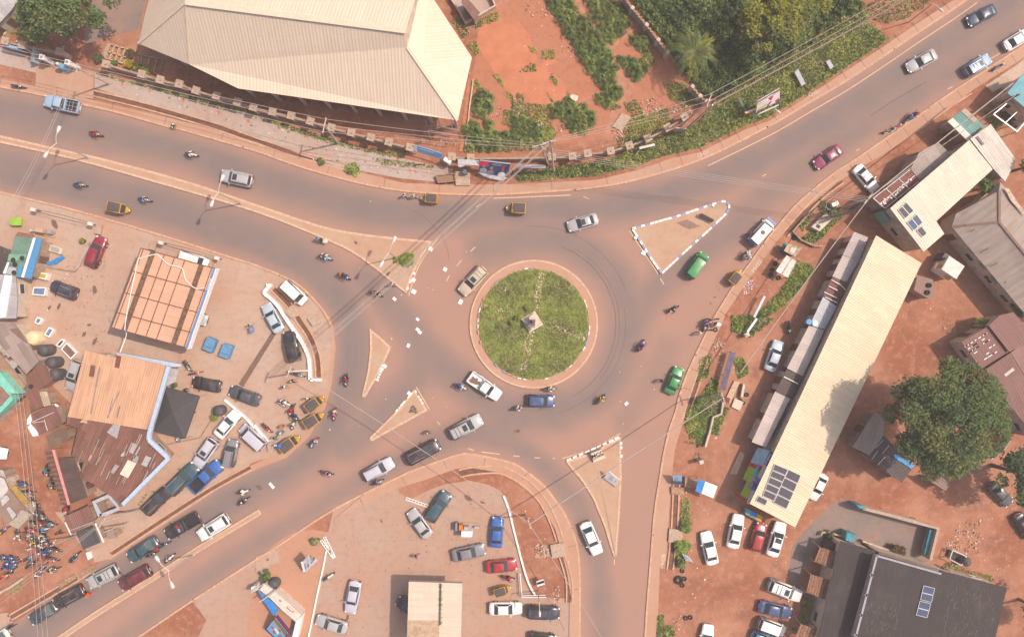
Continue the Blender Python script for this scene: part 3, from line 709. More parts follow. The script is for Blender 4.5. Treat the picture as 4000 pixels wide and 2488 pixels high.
# ---- small structures at the top
b=wthing('walled_yard_shed','brown roofed shed in a low walled yard right of the church roof','shed',T(1,0,2050,110))
rg=tz(1,0,[(1968,-60),(2128,125),(2070,190),(1950,30)],2.6);rg=ccw(rg)
roofpart(b,rg,[[0,1,2,3]],[],.08,[corr('yardshed_roof',(0.22,0.10,0.08),*vec(1,0,(1970,0),(1940,40)),.25,.02,.1),M_FASCIA]);walls(b,rg,.2,M_BLOCK,.2)
MB().ribbon(TL(1,0,[(1840,-10),(1920,110),(1990,238),(2130,165),(2272,80),(2230,-20)]),.2,0,.9).build('yard_wall',M_PLASTER,b)
slab('concrete_yard',TL(1,0,[(1850,-30),(1990,232),(2260,78),(2220,-30)]),.05,M_SLAB)
bld('house','pale grey roofed house cut off by the top left corner','house',tz(0,0,[(-160,-60),(60,-120),(185,-10),(105,105),(-40,260),(-160,200)],3.2),corr('tl_roof',(0.45,0.42,0.40),*vec(0,0,(0,0),(100,100)),.3,.03,.25),M_PLASTER)
tag(MB().ribbon(TL(0,0,[(195,195),(130,270),(66,352)]),.22,0,.7).build('low_wall',mat('yellow_wall',(0.55,0.44,0.2),.8,.2,3)),'short yellowish low wall beneath the top left tree','wall')
fb=wthing('block_foundation','unroofed block foundation of small cells below the hall corner','foundation',T(0,0,1170,520))
m=MB()
for pts in ([(1055,430),(1305,500),(1175,612),(1012,562),(1055,430)],[(1100,445),(1052,575)],[(1150,458),(1105,590)],[(1030,500),(1230,560)],[(1205,470),(1150,600)]):
 m.ribbon(TL(0,0,pts),.16,0,.4)
m.build('cell_walls',mat('pale_block',(0.50,0.35,0.22),.9,.2,3),fb)
MB().prism(TL(0,0,[(1030,415),(1058,425),(1010,560),(970,555)]),0,.25).build('rubble_edge',M_SLAB,fb)
fb=wthing('block_foundation','shaded block footing with a pale strip under the hall eave','foundation',T(0,0,1430,600))
m=MB()
for pts in ([(1300,520),(1560,575),(1520,720),(1280,600)],[(1360,545),(1340,640)],[(1430,560),(1410,665)],[(1500,575),(1470,690)]):m.ribbon(TL(0,0,pts),.2,0,.3)
m.build('cell_walls',M_BLOCK,fb)
# ---- west filling station: canopy
cp=tz(0,1,[(1340,845),(2034,1036)],5.2)+tz(0,2,[(1770,277),(1060,85)],5.2)
cp=ccw(cp)
can=wthing('fuel_canopy','wide flat orange canopy of the west filling station, ruled in squares','canopy',centroid(cp))
TLc,TRc,BRc,BLc=T(0,1,1340,845,5.2),T(0,1,2034,1036,5.2),T(0,2,1770,277,5.2),T(0,2,1060,85,5.2)
M_CANOR=corr('canopy_sheet',(0.60,0.335,0.215),TLc,TRc,.22,.012,.12,(0.5,0.33,0.22),.05,.7,.1)
MB().prism(cp,4.5,5.0,1).add(cp,[[0,1,2,3]],0).build('roof',[M_CANOR,M_FASCIA],can)
m=MB();m2=MB()
def cpt(u,v,z=5.24):p=TLc.lerp(TRc,u).lerp(BLc.lerp(BRc,u),v);return Vector((p.x,p.y,z))
for v in (.0,.29,.56,.81,1.0):m.bar(cpt(0,v),cpt(1,v),.1,.08)
for u in (.0,.035,.32,.46,.60,.97):m.bar(cpt(u,0),cpt(u,1),.07,.09)
m.build('seam_battens',mat('batten_brown',(0.13,0.07,0.05),.8),can)
for u,w_ in ((.17,.62),(.83,.6)):
 m=MB();m.bar(cpt(u,0.005,5.215),cpt(u,.995,5.215),w_,.03);m.bar(cpt(u-.028,0,5.26),cpt(u-.028,1,5.26),.08,.1);m.bar(cpt(u+.028,0,5.26),cpt(u+.028,1,5.26),.08,.1)
 m.build('roof_gutter',mat('gutter_grime',(0.15,0.085,0.055),.9,.45,2.5,dirt=.3),can)
a,b2=cpt(1.012,-.01,4.75),cpt(1.012,1.01,4.75)
blue=MB().bar(a,b2,.34,1.1).build('fascia',mat('fascia_blue',(0.10,0.22,0.50),.5,.1,3),can)
MB().bar(cpt(1.027,-.01,4.75),cpt(1.027,1.01,4.75),.07,1.12).build('fascia_trim',M_WHITEP,can)
e=(b2-a).normalized();M=frame(cpt(1.012,.2,5.306),-e,Vector((-1,0,0)));text_mesh('conoil',.62,M_WHITEP,'lettering',blue,M,.004).matrix_parent_inverse=Matrix.Identity(4)
for u,v in ((.2,.2),(.2,.8),(.8,.2),(.8,.8)):
 p=cpt(u,v);MB().box((p.x,p.y,2.25),(.45,.45,4.5),-.27).build('column',M_WHITEP,can)
hose=MB();hose.tube(catmull([cpt(.0+.02,.13,5.3),cpt(.2,.03,5.3),cpt(.26,.03,5.3),cpt(.42,.1,5.3),cpt(.6,.1,5.3),cpt(.7,.22,5.3),cpt(.86,.29,5.3),cpt(.97,.25,5.3)],4),.06,6)
tag(hose.build('white_hose',M_WHITEP),'white hose snaking across the top of the orange canopy','hose')
hose=MB();hose.tube(catmull([cpt(.02,.12,5.3),cpt(.06,.4,5.3),cpt(.12,.75,5.3),cpt(.17,.97,5.3),cpt(.19,1.02,4.9),T(0,2,1190,190,4.6),T(0,2,1140,320,4.5)],4),.06,6)
tag(hose.build('white_hose',M_WHITEP),'white hose running down the canopy roof to the station office','hose')
# ---- station office with its big tin roof
OR=(0.60,0.335,0.20)
b=bld('station_office','station office under a large orange tin roof with light blue gutter','building',
 tz(0,2,[(808,303,4.6),(1098,370,4.6),(1112,335,4.6),(1588,452,4.6),(1402,1056,3.8),(640,932,3.8)],4),corr('office_roof',OR,*vec(0,2,(1200,400),(1020,980)),.3,.025,.35,(0.47,0.27,0.17),.08,.7,.28),M_PLASTER)
MB().bar(T(0,2,1130,355,4.66),T(0,2,1110,468,4.5),.6,.03).build('roof_patch',mat('brown_sheet',(0.17,0.07,0.055),.8,.2,3),b)
MB().bar(T(0,2,885,445,4.55),T(0,2,866,550,4.42),.6,.03).build('roof_patch',mat('brown_sheet',(0.17,0.07,0.055)),b)
M_LBLUE=mat('pale_blue_parapet',(0.42,0.49,0.60),.6,.12,3)
gut=MB()
L=[T(0,2,1606,455,4.7),T(0,2,1420,1095,4.0),T(0,2,1418,1150,3.9),T(0,2,1605,1325,3.7),T(0,3,1172,250,3.5)]
for p,q in zip(L[:-1],L[1:]):gut.bar(p,q,.5,.45)
gut.build('gutter_parapet',M_LBLUE,b)
fp=MB();fp.prism(tz(0,2,[(1110,322),(1715,432),(1712,456),(1620,458),(1105,352)],3.8),3.3,3.8);fp.build('porch_slab',M_LBLUE,b)
MB().prism(tz(0,2,[(1585,470),(1700,480),(1665,600),(1555,655)],2.9),2.7,2.9).build('porch_roof',mat('porch_grey',(0.40,0.36,0.36),.8,.15,2),b)
m=MB()
for (a,b3,w_) in (((948,455),(862,905),.12),((1135,690),(1015,945),.1),((1140,830),(1110,940),.12),((1070,760),(1025,945),.08),((1465,1040),(1530,640),.05)):
 m.bar(T(0,2,*a,4.52),T(0,2,*b3,4.05),w_,.02)
m.build('open_lap_lines',mat('seam_grey',(0.22,0.20,0.22),.7),b)
BR=(0.20,0.088,0.062)
b=bld('rear_block','rear block under a patchy dark brown tin roof behind the station office','building',
 tz(0,2,[(640,934,3.7),(1402,1058,3.7),(1400,1150,3.6),(1585,1325,3.4)],3.6)+tz(0,3,[(1165,243,3.1),(902,82,3.1),(890,60,3.1)],3.1)+tz(0,2,[(752,1505,3.1),(795,1352,3.3),(682,1300,3.3),(740,1045,3.5),(630,1008,3.6)],3.3),
 corr('rear_roof',BR,*vec(0,2,(1300,1080),(1000,1600)),.28,.03,.28,(0.15,0.06,0.045),.22,.7,.2),M_BLOCK)
for (pts,col) in (([(1262,1180),(1305,1195),(1262,1285),(1222,1265)],(.36,.32,.31)),([(1385,1300),(1440,1320),(1390,1410),(1340,1385)],(.38,.34,.33)),([(1285,1290),(1320,1315),(1300,1375),(1255,1350)],(.33,.28,.27)),([(1090,985),(1148,992),(1110,1140),(1015,1080)],(.34,.31,.31)),([(1215,1340),(1295,1375),(1215,1515),(1138,1475)],(.66,.56,.45)),([(1095,1380),(1135,1400),(1075,1475),(1048,1455)],(.32,.28,.27)),([(830,925),(752,985),(800,990),(828,1000)],(.50,.29,.18)),([(1150,1285),(1185,1265),(1180,1305),(1145,1310)],(.4,.36,.34)),([(860,1290),(880,1300),(850,1350),(835,1340)],(.4,.28,.22)),([(1325,1210),(1335,1220),(1275,1330),(1262,1320)],(.38,.33,.31))):
 q=[T(0,2,x,y,3.72) for x,y in pts];MB().prism(q,3.70,3.73).build('roof_patch',mat('patch_%d%d%d' % tuple(int(c*100) for c in col),col,.7,.15,3),b)
m=MB();random.seed(3)
for k in range(46):
 x,y=random.uniform(780,1480),random.uniform(1080,1500);L_=random.uniform(40,150)
 if x>1350 and y<1180:continue
 m.bar(T(0,2,x,y,3.72),T(0,2,x-L_*.45,y+L_,3.66),random.uniform(.04,.1),.02,random.randint(0,1))
m.build('sheet_laps',[mat('lap_pale',(0.42,0.34,0.30),.8),mat('lap_dark',(0.28,0.15,0.11),.8)],b)
t=wthing('canopy_tent','black pyramid canopy tent beside the station office','tent',T(0,2,1650,900))
cr_=tz(0,2,[(1562,648),(1893,737),(1752,1142),(1445,1066)],2.5);ap=T(0,2,1637,890,3.5)
M_TENT=mat('black_canvas',(0.060,0.055,0.058),.8,.12,2.0)
MB().add(cr_+[ap],[(0,3,4),(3,2,4),(2,1,4),(1,0,4)]).add(cr_+[v-Vector((0,0,.3)) for v in cr_],[(0,1,5,4),(1,2,6,5),(2,3,7,6),(3,0,4,7)]).build('canvas',M_TENT,t)
for v in cr_:MB().tube([(v.x*1.0,v.y,0),(v.x,v.y,2.4)],.035,6).build('leg',M_STEEL,t)
# ---- shacks and houses on the west side
def shack(label,ring,col,a,b2,z=2.6,cat='shack',name='tin_shack',rust=.3,wallm=None,pitch=.25,wins=True,patch=.15,inset=.25):
 return bld(name,label,cat,ring,corr(name+'_roof',col,a,b2,pitch,.03,rust,(0.17,0.075,0.05),patch,.65,.2),wallm or M_BLOCK,inset,.06,wins)
bq=bld('rusty_house','left edge house with a patchwork roof of rusty and grey sheets','house',tz(0,2,[(-70,60,3.4),(120,30,3.4),(205,135,3.0),(372,402,2.6),(250,532,2.6),(-70,170,3.2)],3),corr('patchwork_roof',(0.30,0.22,0.19),*vec(0,2,(120,40),(330,430)),.25,.03,.4,(0.19,0.08,0.055),.2,.7,.2),M_PLASTER)
random.seed(5)
pc=[mat('pw_a',(0.42,0.38,0.36),.7,.2,2),mat('pw_b',(0.21,0.085,0.06),.8,.2,2),mat('pw_c',(0.36,0.26,0.21),.8,.2,2),mat('pw_d',(0.30,0.33,0.31),.8,.2,2)]
ax,ay=Vector((-200,60)),0
for k in range(38):
 u,v=random.random(),random.random()
 x=0+270*u+95*(v-.5);y=110+330*u-90*(v-.5)
 if not inside(np.array([[x,y]]),[(-70,75),(115,45),(200,145),(355,400),(250,515),(-70,160)])[0]:continue
 L_=random.uniform(40,90);dx,dy=.5,.86
 p=T(0,2,x-dx*L_/2,y-dy*L_/2);q=T(0,2,x+dx*L_/2,y+dy*L_/2);z=3.55-.0021*y
 MB().bar(Vector((p.x,p.y,3.5-.0021*(y-dy*L_/2)+k*.0008)),Vector((q.x,q.y,3.5-.0021*(y+dy*L_/2)+k*.0008)),random.uniform(.3,.5),.02).build('roof_patch',random.choice(pc),bq)
b=shack('flat rust brown roof between the dark water tanks and the aqua house',tz(0,2,[(245,562),(255,535),(375,440),(435,432),(492,592),(365,682),(412,832),(290,892)],2.7),(0.20,0.085,0.06),*vec(0,2,(300,500),(400,700)))
t3=MB()
def tyre(c,r=.33,z=0.0,label=None,rr=.12):
 m=MB();n=18;k=8
 vs=[((r-rr+rr*math.cos(2*math.pi*j/k))*math.cos(2*math.pi*i/n),(r-rr+rr*math.cos(2*math.pi*j/k))*math.sin(2*math.pi*i/n),z+rr+rr*math.sin(2*math.pi*j/k)) for i in range(n) for j in range(k)]
 m.add(vs,[(i*k+j,((i+1)%n)*k+j,((i+1)%n)*k+(j+1)%k,i*k+(j+1)%k) for i in range(n) for j in range(k)],0,True)
 return tag(m.build('old_tyre',M_TYRE,None,(c.x,c.y,0)),label,'tyre','old tyres lying about')
tyre(T(0,2,300,645,2.7),.3,2.72,'lone tyre on the flat rust brown roof beside the aqua house')
bld('aqua_house','house with a rust tin roof and an aqua green upper deck at the left edge','house',tz(0,2,[(-160,250),(0,335),(245,640),(0,935),(-160,1080)],2.8),corr('aqua_base',(0.36,0.20,0.125),*vec(0,2,(0,600),(245,640)),.25,.03,.4),M_PLASTER)
b=wthing('aqua_upper_storey','aqua green upper deck with a brown centre rising from the left edge house','deck',T(0,2,30,700))
M_AQUA=mat('aqua_paint',(0.20,0.56,0.44),.7,.2,1.0,dirt=.35)
MB().prism(tz(0,2,[(-160,470),(0,518),(182,715),(95,712),(128,762),(0,890),(-160,1010)],4.2),2.75,4.2).build('storey',M_AQUA,b)
MB().prism(tz(0,2,[(-160,600),(0,650),(78,740),(0,830),(-160,900)],4.5),4.2,4.4).build('roof_deck',mat('deck_brown',(0.25,0.14,0.11),.8,.2,2),b)
MB().ribbon(tz(0,2,[(0,520),(180,714),(94,712),(126,762),(0,892)],4.4),.15,4.15,4.5).build('parapet',M_AQUA,b)
shack('small rust streaked cream sheet roof below the flat brown roof',tz(0,2,[(365,696),(448,690),(487,822),(415,836)],2.3),(0.46,0.36,0.24),*vec(0,2,(400,700),(440,830)),2.3,rust=.6)
b=shack('brown tin shack with torn white sheeting on its left side',tz(0,2,[(300,905),(512,812),(598,1000),(368,1108)],2.5),(0.19,0.085,0.065),*vec(0,2,(400,850),(480,1050)))
for pts in ([(290,905),(300,960),(290,1000),(254,1010),(256,960)],[(292,1000),(370,1090),(365,1112),(310,1118),(260,1030)],[(490,815),(530,808),(560,830),(545,840)]):
 MB().prism(tz(0,2,pts,2.1),2.04,2.1).build('white_sheeting',M_WHITEP,b)
m=MB()
for a,b3 in (((300,985),(510,890)),((420,960),(450,1065)),((310,990),(415,975))):m.bar(T(0,2,*a,2.56),T(0,2,*b3,2.56),.05,.03)
m.build('white_batten',M_WHITEP,b)
shack('low brown and olive tin roof above the slatted awning',tz(0,2,[(440,1112),(560,1045),(630,1040),(665,1140),(600,1180),(470,1242)],2.2),(0.17,0.10,0.065),*vec(0,2,(460,1120),(500,1230)),2.2)
b=wthing('market_awning','slatted brown awning edged with a long pink beam','awning',T(0,2,560,1500))
L0=[T(0,2,428,1262,2.4),T(0,2,512,1243,2.5)] ;L1=[T(0,3,585,245,2.4),T(0,3,662,250,2.5)]
m=MB()
for k in range(24):
 t_=k/23;p=L0[0].lerp(L1[0],t_);q=L0[1].lerp(L1[1],t_);m.bar(p,q,.28,.04,k % 2)
m.build('slats',[mat('slat_brown',(0.21,0.105,0.07),.9,.2,3),mat('slat_dark',(0.13,0.065,0.045),.9,.2,3)],b)
MB().bar(L0[1]+Vector((0,0,.1)),L1[1]+Vector((0,0,.1)),.32,.2).build('beam',mat('pink_paint',(0.62,0.25,0.22),.7,.15,2),b)
for p in L0+L1:MB().tube([(p.x,p.y,0),(p.x,p.y,2.4)],.05,6).build('post',M_WOOD,b)
shack('dark brown roof strip along the right side of the pink beam',[T(0,2,548,1325,2.7),T(0,2,700,1312,2.9),T(0,3,770,0,2.9),T(0,3,832,185,2.9),T(0,3,668,246,2.7)],(0.105,0.062,0.05),*vec(0,3,(600,0),(740,-40)),rust=.1)
b=shack('small red brown market shack with a pale front gutter',tz(0,3,[(608,372,2.5),(842,262,2.5),(905,402,2.7),(672,540,2.7)],2.6),(0.22,0.10,0.075),*vec(0,3,(720,310),(790,470)))
MB().bar(T(0,3,620,420,2.5),T(0,3,676,540,2.72),.14,.1).build('side_gutter',M_WHITEP,b);MB().bar(T(0,3,665,500,2.75),T(0,3,900,410,2.75),.12,.06).build('front_gutter',M_STEEL,b)
b=shack('black tin roofed stall next to the red brown market shack',tz(0,3,[(724,530),(890,462),(955,612),(792,682)],2.4),(0.065,0.062,0.066),*vec(0,3,(800,500),(870,640)),rust=.06)
MB().bar(T(0,3,905,430,2.5),T(0,3,985,610,2.5),.16,.14).build('white_side',M_WHITEP,b)
b=wthing('roofless_hut','small grey hut with a square opening in its roof beside leaning poles','hut',T(0,3,1010,265))
rg=ccw(tz(0,3,[(890,232),(1030,170),(1130,290),(950,362)],2.5));o2=ccw(tz(0,3,[(925,255),(1025,205),(1065,275),(955,325)],2.5))
m=MB();R_,O_=rg,o2
MB().ribbon(rg+[rg[0]],.55,2.35,2.5).build('roof_rim',mat('grey_sheet',(0.40,0.39,0.42),.7,.15,2),b)
walls(b,rg,.1,M_BLOCK,.2,0,False);MB().prism(o2,0,.6).build('floor_slab',M_BLOCK,b)
bld('tin_shack','tiny grey brown lean-to by the roadside verge slabs','shack',tz(0,3,[(998,512),(1070,490),(1116,562),(1020,582)],2.0),corr('lean_roof',(0.27,0.19,0.16),*vec(0,3,(1000,500),(1020,580)),.25,.03,.2),M_BLOCK,.15,.06,False)
b=bld('market_house','left edge market house with mixed white, brown and grey tin sheets','house',tz(0,3,[(-120,-60,3.2),(40,0,3.2),(85,105,3.0),(108,122,3.0),(212,262,2.8),(305,345,2.6),(178,490,2.6),(75,442,2.8),(-120,240,3.0)],3),corr('market_roof',(0.30,0.20,0.15),*vec(0,3,(60,120),(-20,300)),.25,.03,.25),M_PLASTER)
for pts,col in (([(-120,-40),(38,8),(80,108),(10,205),(-120,170)],(.52,.47,.43)),([(205,298),(300,345),(175,485),(78,440)],(.36,.29,.22)),([(60,290),(85,272),(165,360),(120,395)],(.44,.39,.36)),([(0,200),(60,160),(90,200),(20,270)],(.46,.42,.4))):
 MB().prism(tz(0,3,pts,3.28),3.22,3.26).build('roof_patch',mat('mh_%d' % int(col[0]*100+col[2]*7),col,.7,.15,2),b)
t=wthing('market_awning','mustard yellow cloth awning on the market house front','awning',T(0,3,190,170))
MB().prism(tz(0,3,[(82,102),(142,70),(300,245),(212,262)],2.4),2.32,2.4).build('cloth',mat('mustard_cloth',(0.36,0.22,0.06),.9,.25,1.5),t)
for x,y in ((142,72),(298,244)):
 p=T(0,3,x,y,2.3);MB().tube([(p.x,p.y,0),(p.x,p.y,2.32)],.04,6).build('post',M_WOOD,t)
shack('rusty tin shelter at the left edge above the market',tz(0,2,[(-80,1420),(30,1440),(60,1510),(-80,1510)],2.6),(0.42,0.38,0.36),*vec(0,2,(0,1400),(0,1500)))
b=wthing('kiosk','kiosk with green, white and blue roof bands and tyres on top','kiosk',T(0,1,220,930))
rg=ccw(tz(0,1,[(140,728),(170,690),(320,715),(322,745),(402,762),(296,1140),(110,1110),(25,1085),(85,960)],2.9))
MB().prism(rg,2.75,2.86).build('roof',mat('green_sheet',(0.13,0.22,0.165),.7,.2,1.2),b)
def band(par,name,c,r,pts,z,m,th=.05):return MB().prism(tz(c,r,pts,z),z-th,z).build(name,m,par)
band(b,'roof_band',0,1,[(170,692),(322,716),(318,745),(145,728)],2.92,mat('rust_sheet',(0.25,0.10,0.07),.8,.3,2))
band(b,'roof_band',0,1,[(315,745),(340,748),(225,1125),(200,1120)],2.94,M_WHITEP)
band(b,'roof_band',0,1,[(340,748),(402,762),(296,1140),(225,1126)],2.93,mat('strong_blue',(0.075,0.24,0.45),.6,.12,1.5))
band(b,'roof_band',0,1,[(85,900),(250,905),(230,960),(70,965)],2.91,mat('mint_sheet',(0.17,0.33,0.22),.7,.25,1.5))
band(b,'roof_band',0,1,[(175,1015),(220,1010),(188,1122),(160,1118)],2.925,mat('strong_blue',(0.075,0.24,0.45)))
band(b,'roof_band',0,1,[(70,975),(88,980),(50,1090),(25,1085)],2.95,M_WHITEP)
band(b,'roof_band',0,1,[(88,1020),(150,1035),(140,1105),(52,1085)],2.915,mat('grey_sheet',(0.40,0.39,0.42)))
walls(b,rg,.3,M_BLOCK,.2)
for i,(x,y) in enumerate(((215,940),(130,958),(147,1000),(138,1078))):
 tyre(T(0,1,x,y,2.95),.3,2.95,['tyre on the kiosk roof nearest the white band','tyre on the mint patch at the left of the kiosk roof','middle tyre of the line on the kiosk roof','lowest tyre on the kiosk roof'][i])
bld('long_shed','long white roofed shed with a grey lower half at the left edge','shed',tz(0,1,[(-60,1090),(40,1098),(152,1112),(168,1330),(155,1512),(-60,1512)],2.9),corr('longshed_roof',(0.36,0.33,0.33),*vec(0,1,(100,1100),(160,1110)),.3,.02,.15),M_PLASTER,.2)
tag(MB().prism(tz(0,1,[(45,1098),(115,1108),(52,1500),(-20,1512),(-20,1380)],3.05),2.93,3.05).build('white_fascia_board',M_WHITEP),'wide white board lying along the long shed roof','board')
shack('dark shed with a slotted pale pattern at the left edge',tz(0,1,[(-70,815),(0,822),(95,862),(35,1092),(-70,1092)],2.6),(0.08,0.062,0.06),*vec(0,1,(20,830),(0,1090)),rust=.1)
# ---- east side
WH=(0.66,0.56,0.44)
b=bld('two_storey_shop','long cream ribbed roof building with solar panels above the east road','building',dz([(2113,495,5.5),(2301,333,5.5),(2357,402,5.0),(2223,525,5.0),(2242,555,4.81),(2193,598,4.81)],5.5),corr('shop_roof',WH,D(2140,480),D(2200,560),.3,.035,.22,(0.50,0.36,0.24),.05,.6,.12),M_PLASTER,.3)
MB().bar(T(3,1,1040,508,2.3),T(3,1,1118,600,2.3),.3,2.2).build('painted_front',mat('teal_wall',(0.13,0.30,0.24),.7,.15,2),b)
b=bld('weathered_house','smaller weathered white ribbed roof joined to the solar panel building','house',dz([(2303,330),(2352,295),(2413,380),(2386,432),(2358,400)],4.6),corr('weathered_roof',(0.60,0.53,0.45),D(2310,335),D(2370,415),.3,.035,.45,(0.28,0.22,0.19),.1,.6,.25),M_PLASTER,.3)
MB().bar(T(3,0,1985,1300,4.7),T(3,0,2045,1375,4.7),.3,.04).build('roof_patch',mat('slate_patch',(0.2,0.17,0.16),.7),b)
b=shack('dark red metal terrace roof edged in white beside the solar building',dz([(2074,470),(2160,403),(2183,431),(2104,497)],3.9),(0.21,0.075,0.055),D(2080,470),D(2160,405),3.9,name='terrace',cat='roof',rust=.1)
m=MB()
for a,b3 in (((1000,372),(1350,100)),((1055,430),(1395,155)),((1110,468),(1430,212)),((1000,372),(1110,468)),((1120,280),(1220,375)),((1245,190),(1340,280))):m.bar(T(3,1,*a,3.96),T(3,1,*b3,3.96),.07,.06)
m.build('white_batten',M_WHITEP,b)
m=MB();random.seed(9)
for k in range(40):
 t_=random.random();p=T(3,1,1085,425,3.98).lerp(T(3,1,1390,170,3.98),t_)+Vector((random.uniform(-.25,.25),random.uniform(-.25,.25),0));m.box((p.x,p.y,3.98),(random.uniform(.1,.3),random.uniform(.08,.2),.06),random.uniform(0,3))
m.build('loose_stones',M_WHITEP,b)
shack('grey brown rusted tin roof between terrace and teal awning',dz([(2162,402),(2182,362),(2228,338),(2262,372),(2184,430)],3.7),(0.36,0.29,0.25),D(2180,370),D(2215,420),3.7,rust=.4)
b=wthing('teal_shelter','teal roofed shelter with white and beige end strips by the road','shelter',T(3,0,1880,1180))
rg=ccw(tz(3,0,[(1708,1155),(1870,1025),(2060,1200),(1898,1342)],3.6))
roofpart(b,rg,[[0,1,2,3]],[],.08,[corr('teal_roof',(0.12,0.27,0.24),*vec(3,0,(1790,1090),(1980,1270)),.28,.03,.1,(0.2,0.25,0.22)),M_FASCIA]);walls(b,rg,.4,M_BLOCK,.3)
band(b,'roof_band',3,0,[(1706,1156),(1752,1118),(1942,1300),(1898,1342)],3.66,mat('ribbed_white',(0.62,0.58,0.5),.6,.15,3))
band(b,'roof_band',3,0,[(1832,1056),(1870,1026),(1992,1140),(1950,1165)],3.66,mat('beige_sheet',(0.42,0.31,0.23),.7,.15,3))
GB=(0.33,0.255,0.215)
R=[T(3,1,1785,520,4),T(3,1,2090,330,4),T(3,1,2205,215,4.4),T(3,1,2620,700,4.4),T(3,1,2620,1640,4),T(3,1,2400,1420,4),T(3,1,2268,1262,4),T(3,1,1900,830,4),T(3,1,1745,640,4)]
ex=[T(3,1,2195,600,5.6),T(3,1,2620,1120,5.6),T(3,1,2195,300,5.2)]
b=bld('hip_roof_house','large house with a weathered grey brown hipped roof at the right edge','house',R,corr('hip_roof',GB,*vec(3,1,(2300,750),(2050,950)),.9,.05,.35,(0.40,0.31,0.24),.1,.8,.2),M_PLASTER,.5,
 faces=[[2,3,10,9,11],[0,1,2,11,9],[0,9,8],[8,9,7],[7,9,10,4,5,6]],extra=ex)
m=MB()
for p,q in ((ex[0],ex[1]),(ex[0],ex[2]),(ex[0],R[8])):m.bar(p+Vector((0,0,.05)),q+Vector((0,0,.05)),.3,.08)
m.build('ridge_cap',mat('ridge_brown',(0.22,0.14,0.10),.8,.2,3),b)
m=MB()
for (x,y,x2,y2) in ((1925,690,1965,665),(2010,890,2090,845),(2110,1020,2180,985),(2240,1180,2260,1160),(1850,640,1880,625),(2370,690,2385,675)):m.bar(T(3,1,x,y,4.75),T(3,1,x2,y2,4.95),.09,.05)
m.build('roof_tear',M_DARK,b)
tag(MB().prism(tz(3,1,[(2228,275),(2270,285),(2431,540),(2400,520),(2290,400)],4.6),4.9,4.96).build('pale_sheeting',mat('worn_sheet',(0.50,0.38,0.27),.8,.3,2)),'torn pale sheeting lying on the hipped roof near the right edge','sheeting')
tag(MB().prism(tz(3,1,[(1855,520),(2080,320),(2098,340),(1870,505)],4.3),4.25,4.33).build('loose_board',mat('tan_board',(0.34,0.21,0.13),.8,.2,2)),'long tan board along the upper edge of the hipped roof','board')
for i,(x,y) in enumerate(((1940,860),(2045,1000),(2150,1140))):
 p=T(3,1,x,y,3.0);m=MB().box((p.x,p.y,3.0),(1.1,.9,.12),-.78)
 tag(m.build('window_hood',M_PLASTER),['window hood of the hipped roof house nearest its left corner','middle one of three window hoods under the hipped roof','window hood of the hipped roof house farthest down the wall'][i],'window hood','window hoods on the hipped roof house')
BRR=(0.205,0.098,0.08)
bld('brown_roof_house','brown sheet roof house with white scrape marks, left of its neighbours','house',tz(3,2,[(1838,222),(2098,68),(2285,318),(2024,480)],3.6),corr('brr1',BRR,*vec(3,2,(1970,150),(2150,400)),.35,.02,.15,(0.4,0.33,0.3),.05,.7,.2),M_PLASTER,.3)
bld('brown_roof_house','plain brown sheet roof house at the right edge, topmost of the brown group','house',tz(3,2,[(2096,66),(2200,-30),(2330,-60),(2550,190),(2290,318)],4.0),corr('brr2',[c*1.05 for c in BRR],*vec(3,2,(2150,0),(2350,240)),.35,.02,.08,(0.3,0.2,0.17),.04,.7,.1),M_PLASTER,.3)
b=bld('brown_roof_house','brown sheet roof house above the big tree with a pale patch','house',tz(3,2,[(2062,486),(2300,328),(2560,740),(2560,1200),(2431,990),(2240,760)],4.0),corr('brr3',BRR,*vec(3,2,(2180,400),(2400,800)),.35,.02,.12,(0.4,0.33,0.3),.05,.7,.2),M_PLASTER,.3)
MB().prism(tz(3,2,[(2240,530),(2325,465),(2342,490),(2258,552)],4.05),4.0,4.06).build('roof_patch',mat('pale_patch',(0.5,0.46,0.42),.7),b)
bld('brown_roof_house','brown sheet roof house cut by the right edge under the plain roof','house',tz(3,2,[(2302,326),(2560,140),(2560,730)],3.9),corr('brr4',[c*1.08 for c in BRR],*vec(3,2,(2300,330),(2500,700)),.35,.02,.1),M_PLASTER,.3)
m=MB();random.seed(4)
for k in range(42):
 u,v=random.random(),random.randint(0,6);x=1880+v*18+u*190;y=262+v*28-u*118
 if v>4 and u<.4:continue
 p=T(3,2,x,y,3.66);m.box((p.x,p.y,3.66),(random.uniform(.2,.7),.12,.015),.55)
tag(m.build('roof_scraps',M_WHITEP),'white flaking strips on the scraped brown roof','sheeting')
long_ring=dz([(2080,559,5.0),(2188,625,4.2),(1888,1251,4.2),(1780,1195,5.0)],5)
lb=bld('long_shop_block','very long cream ribbed roof shop block running down the east side','building',long_ring,corr('longblock_roof',(0.70,0.545,0.375),D(2080,559),D(2188,625),.31,.04,.22,(0.56,0.42,0.28),.05,.65,.1),M_PLASTER,.3)
def annex(label,pts,col,z=3.0,rust=.15):
 p=pts;return bld('shop_annex',label,'shop',p,corr('annex_roof',col,p[0],p[1],.28,.03,rust,(0.19,0.09,0.06),.06,.65,.15),M_PLASTER,.3,.07,True,'lean-to shops along the long block')
annex('lilac grey lean-to shop at the top end of the long block',tz(3,1,[(818,690,3.0),(950,742,3.06),(868,962,3.06),(712,906,3.0)],3),(0.46,0.385,0.365))
annex('grey ribbed lean-to shop second from the top of the long block',tz(3,1,[(710,910,3.0),(868,964,3.06),(742,1168,3.06),(612,1112,3.0)],3),(0.50,0.425,0.385))
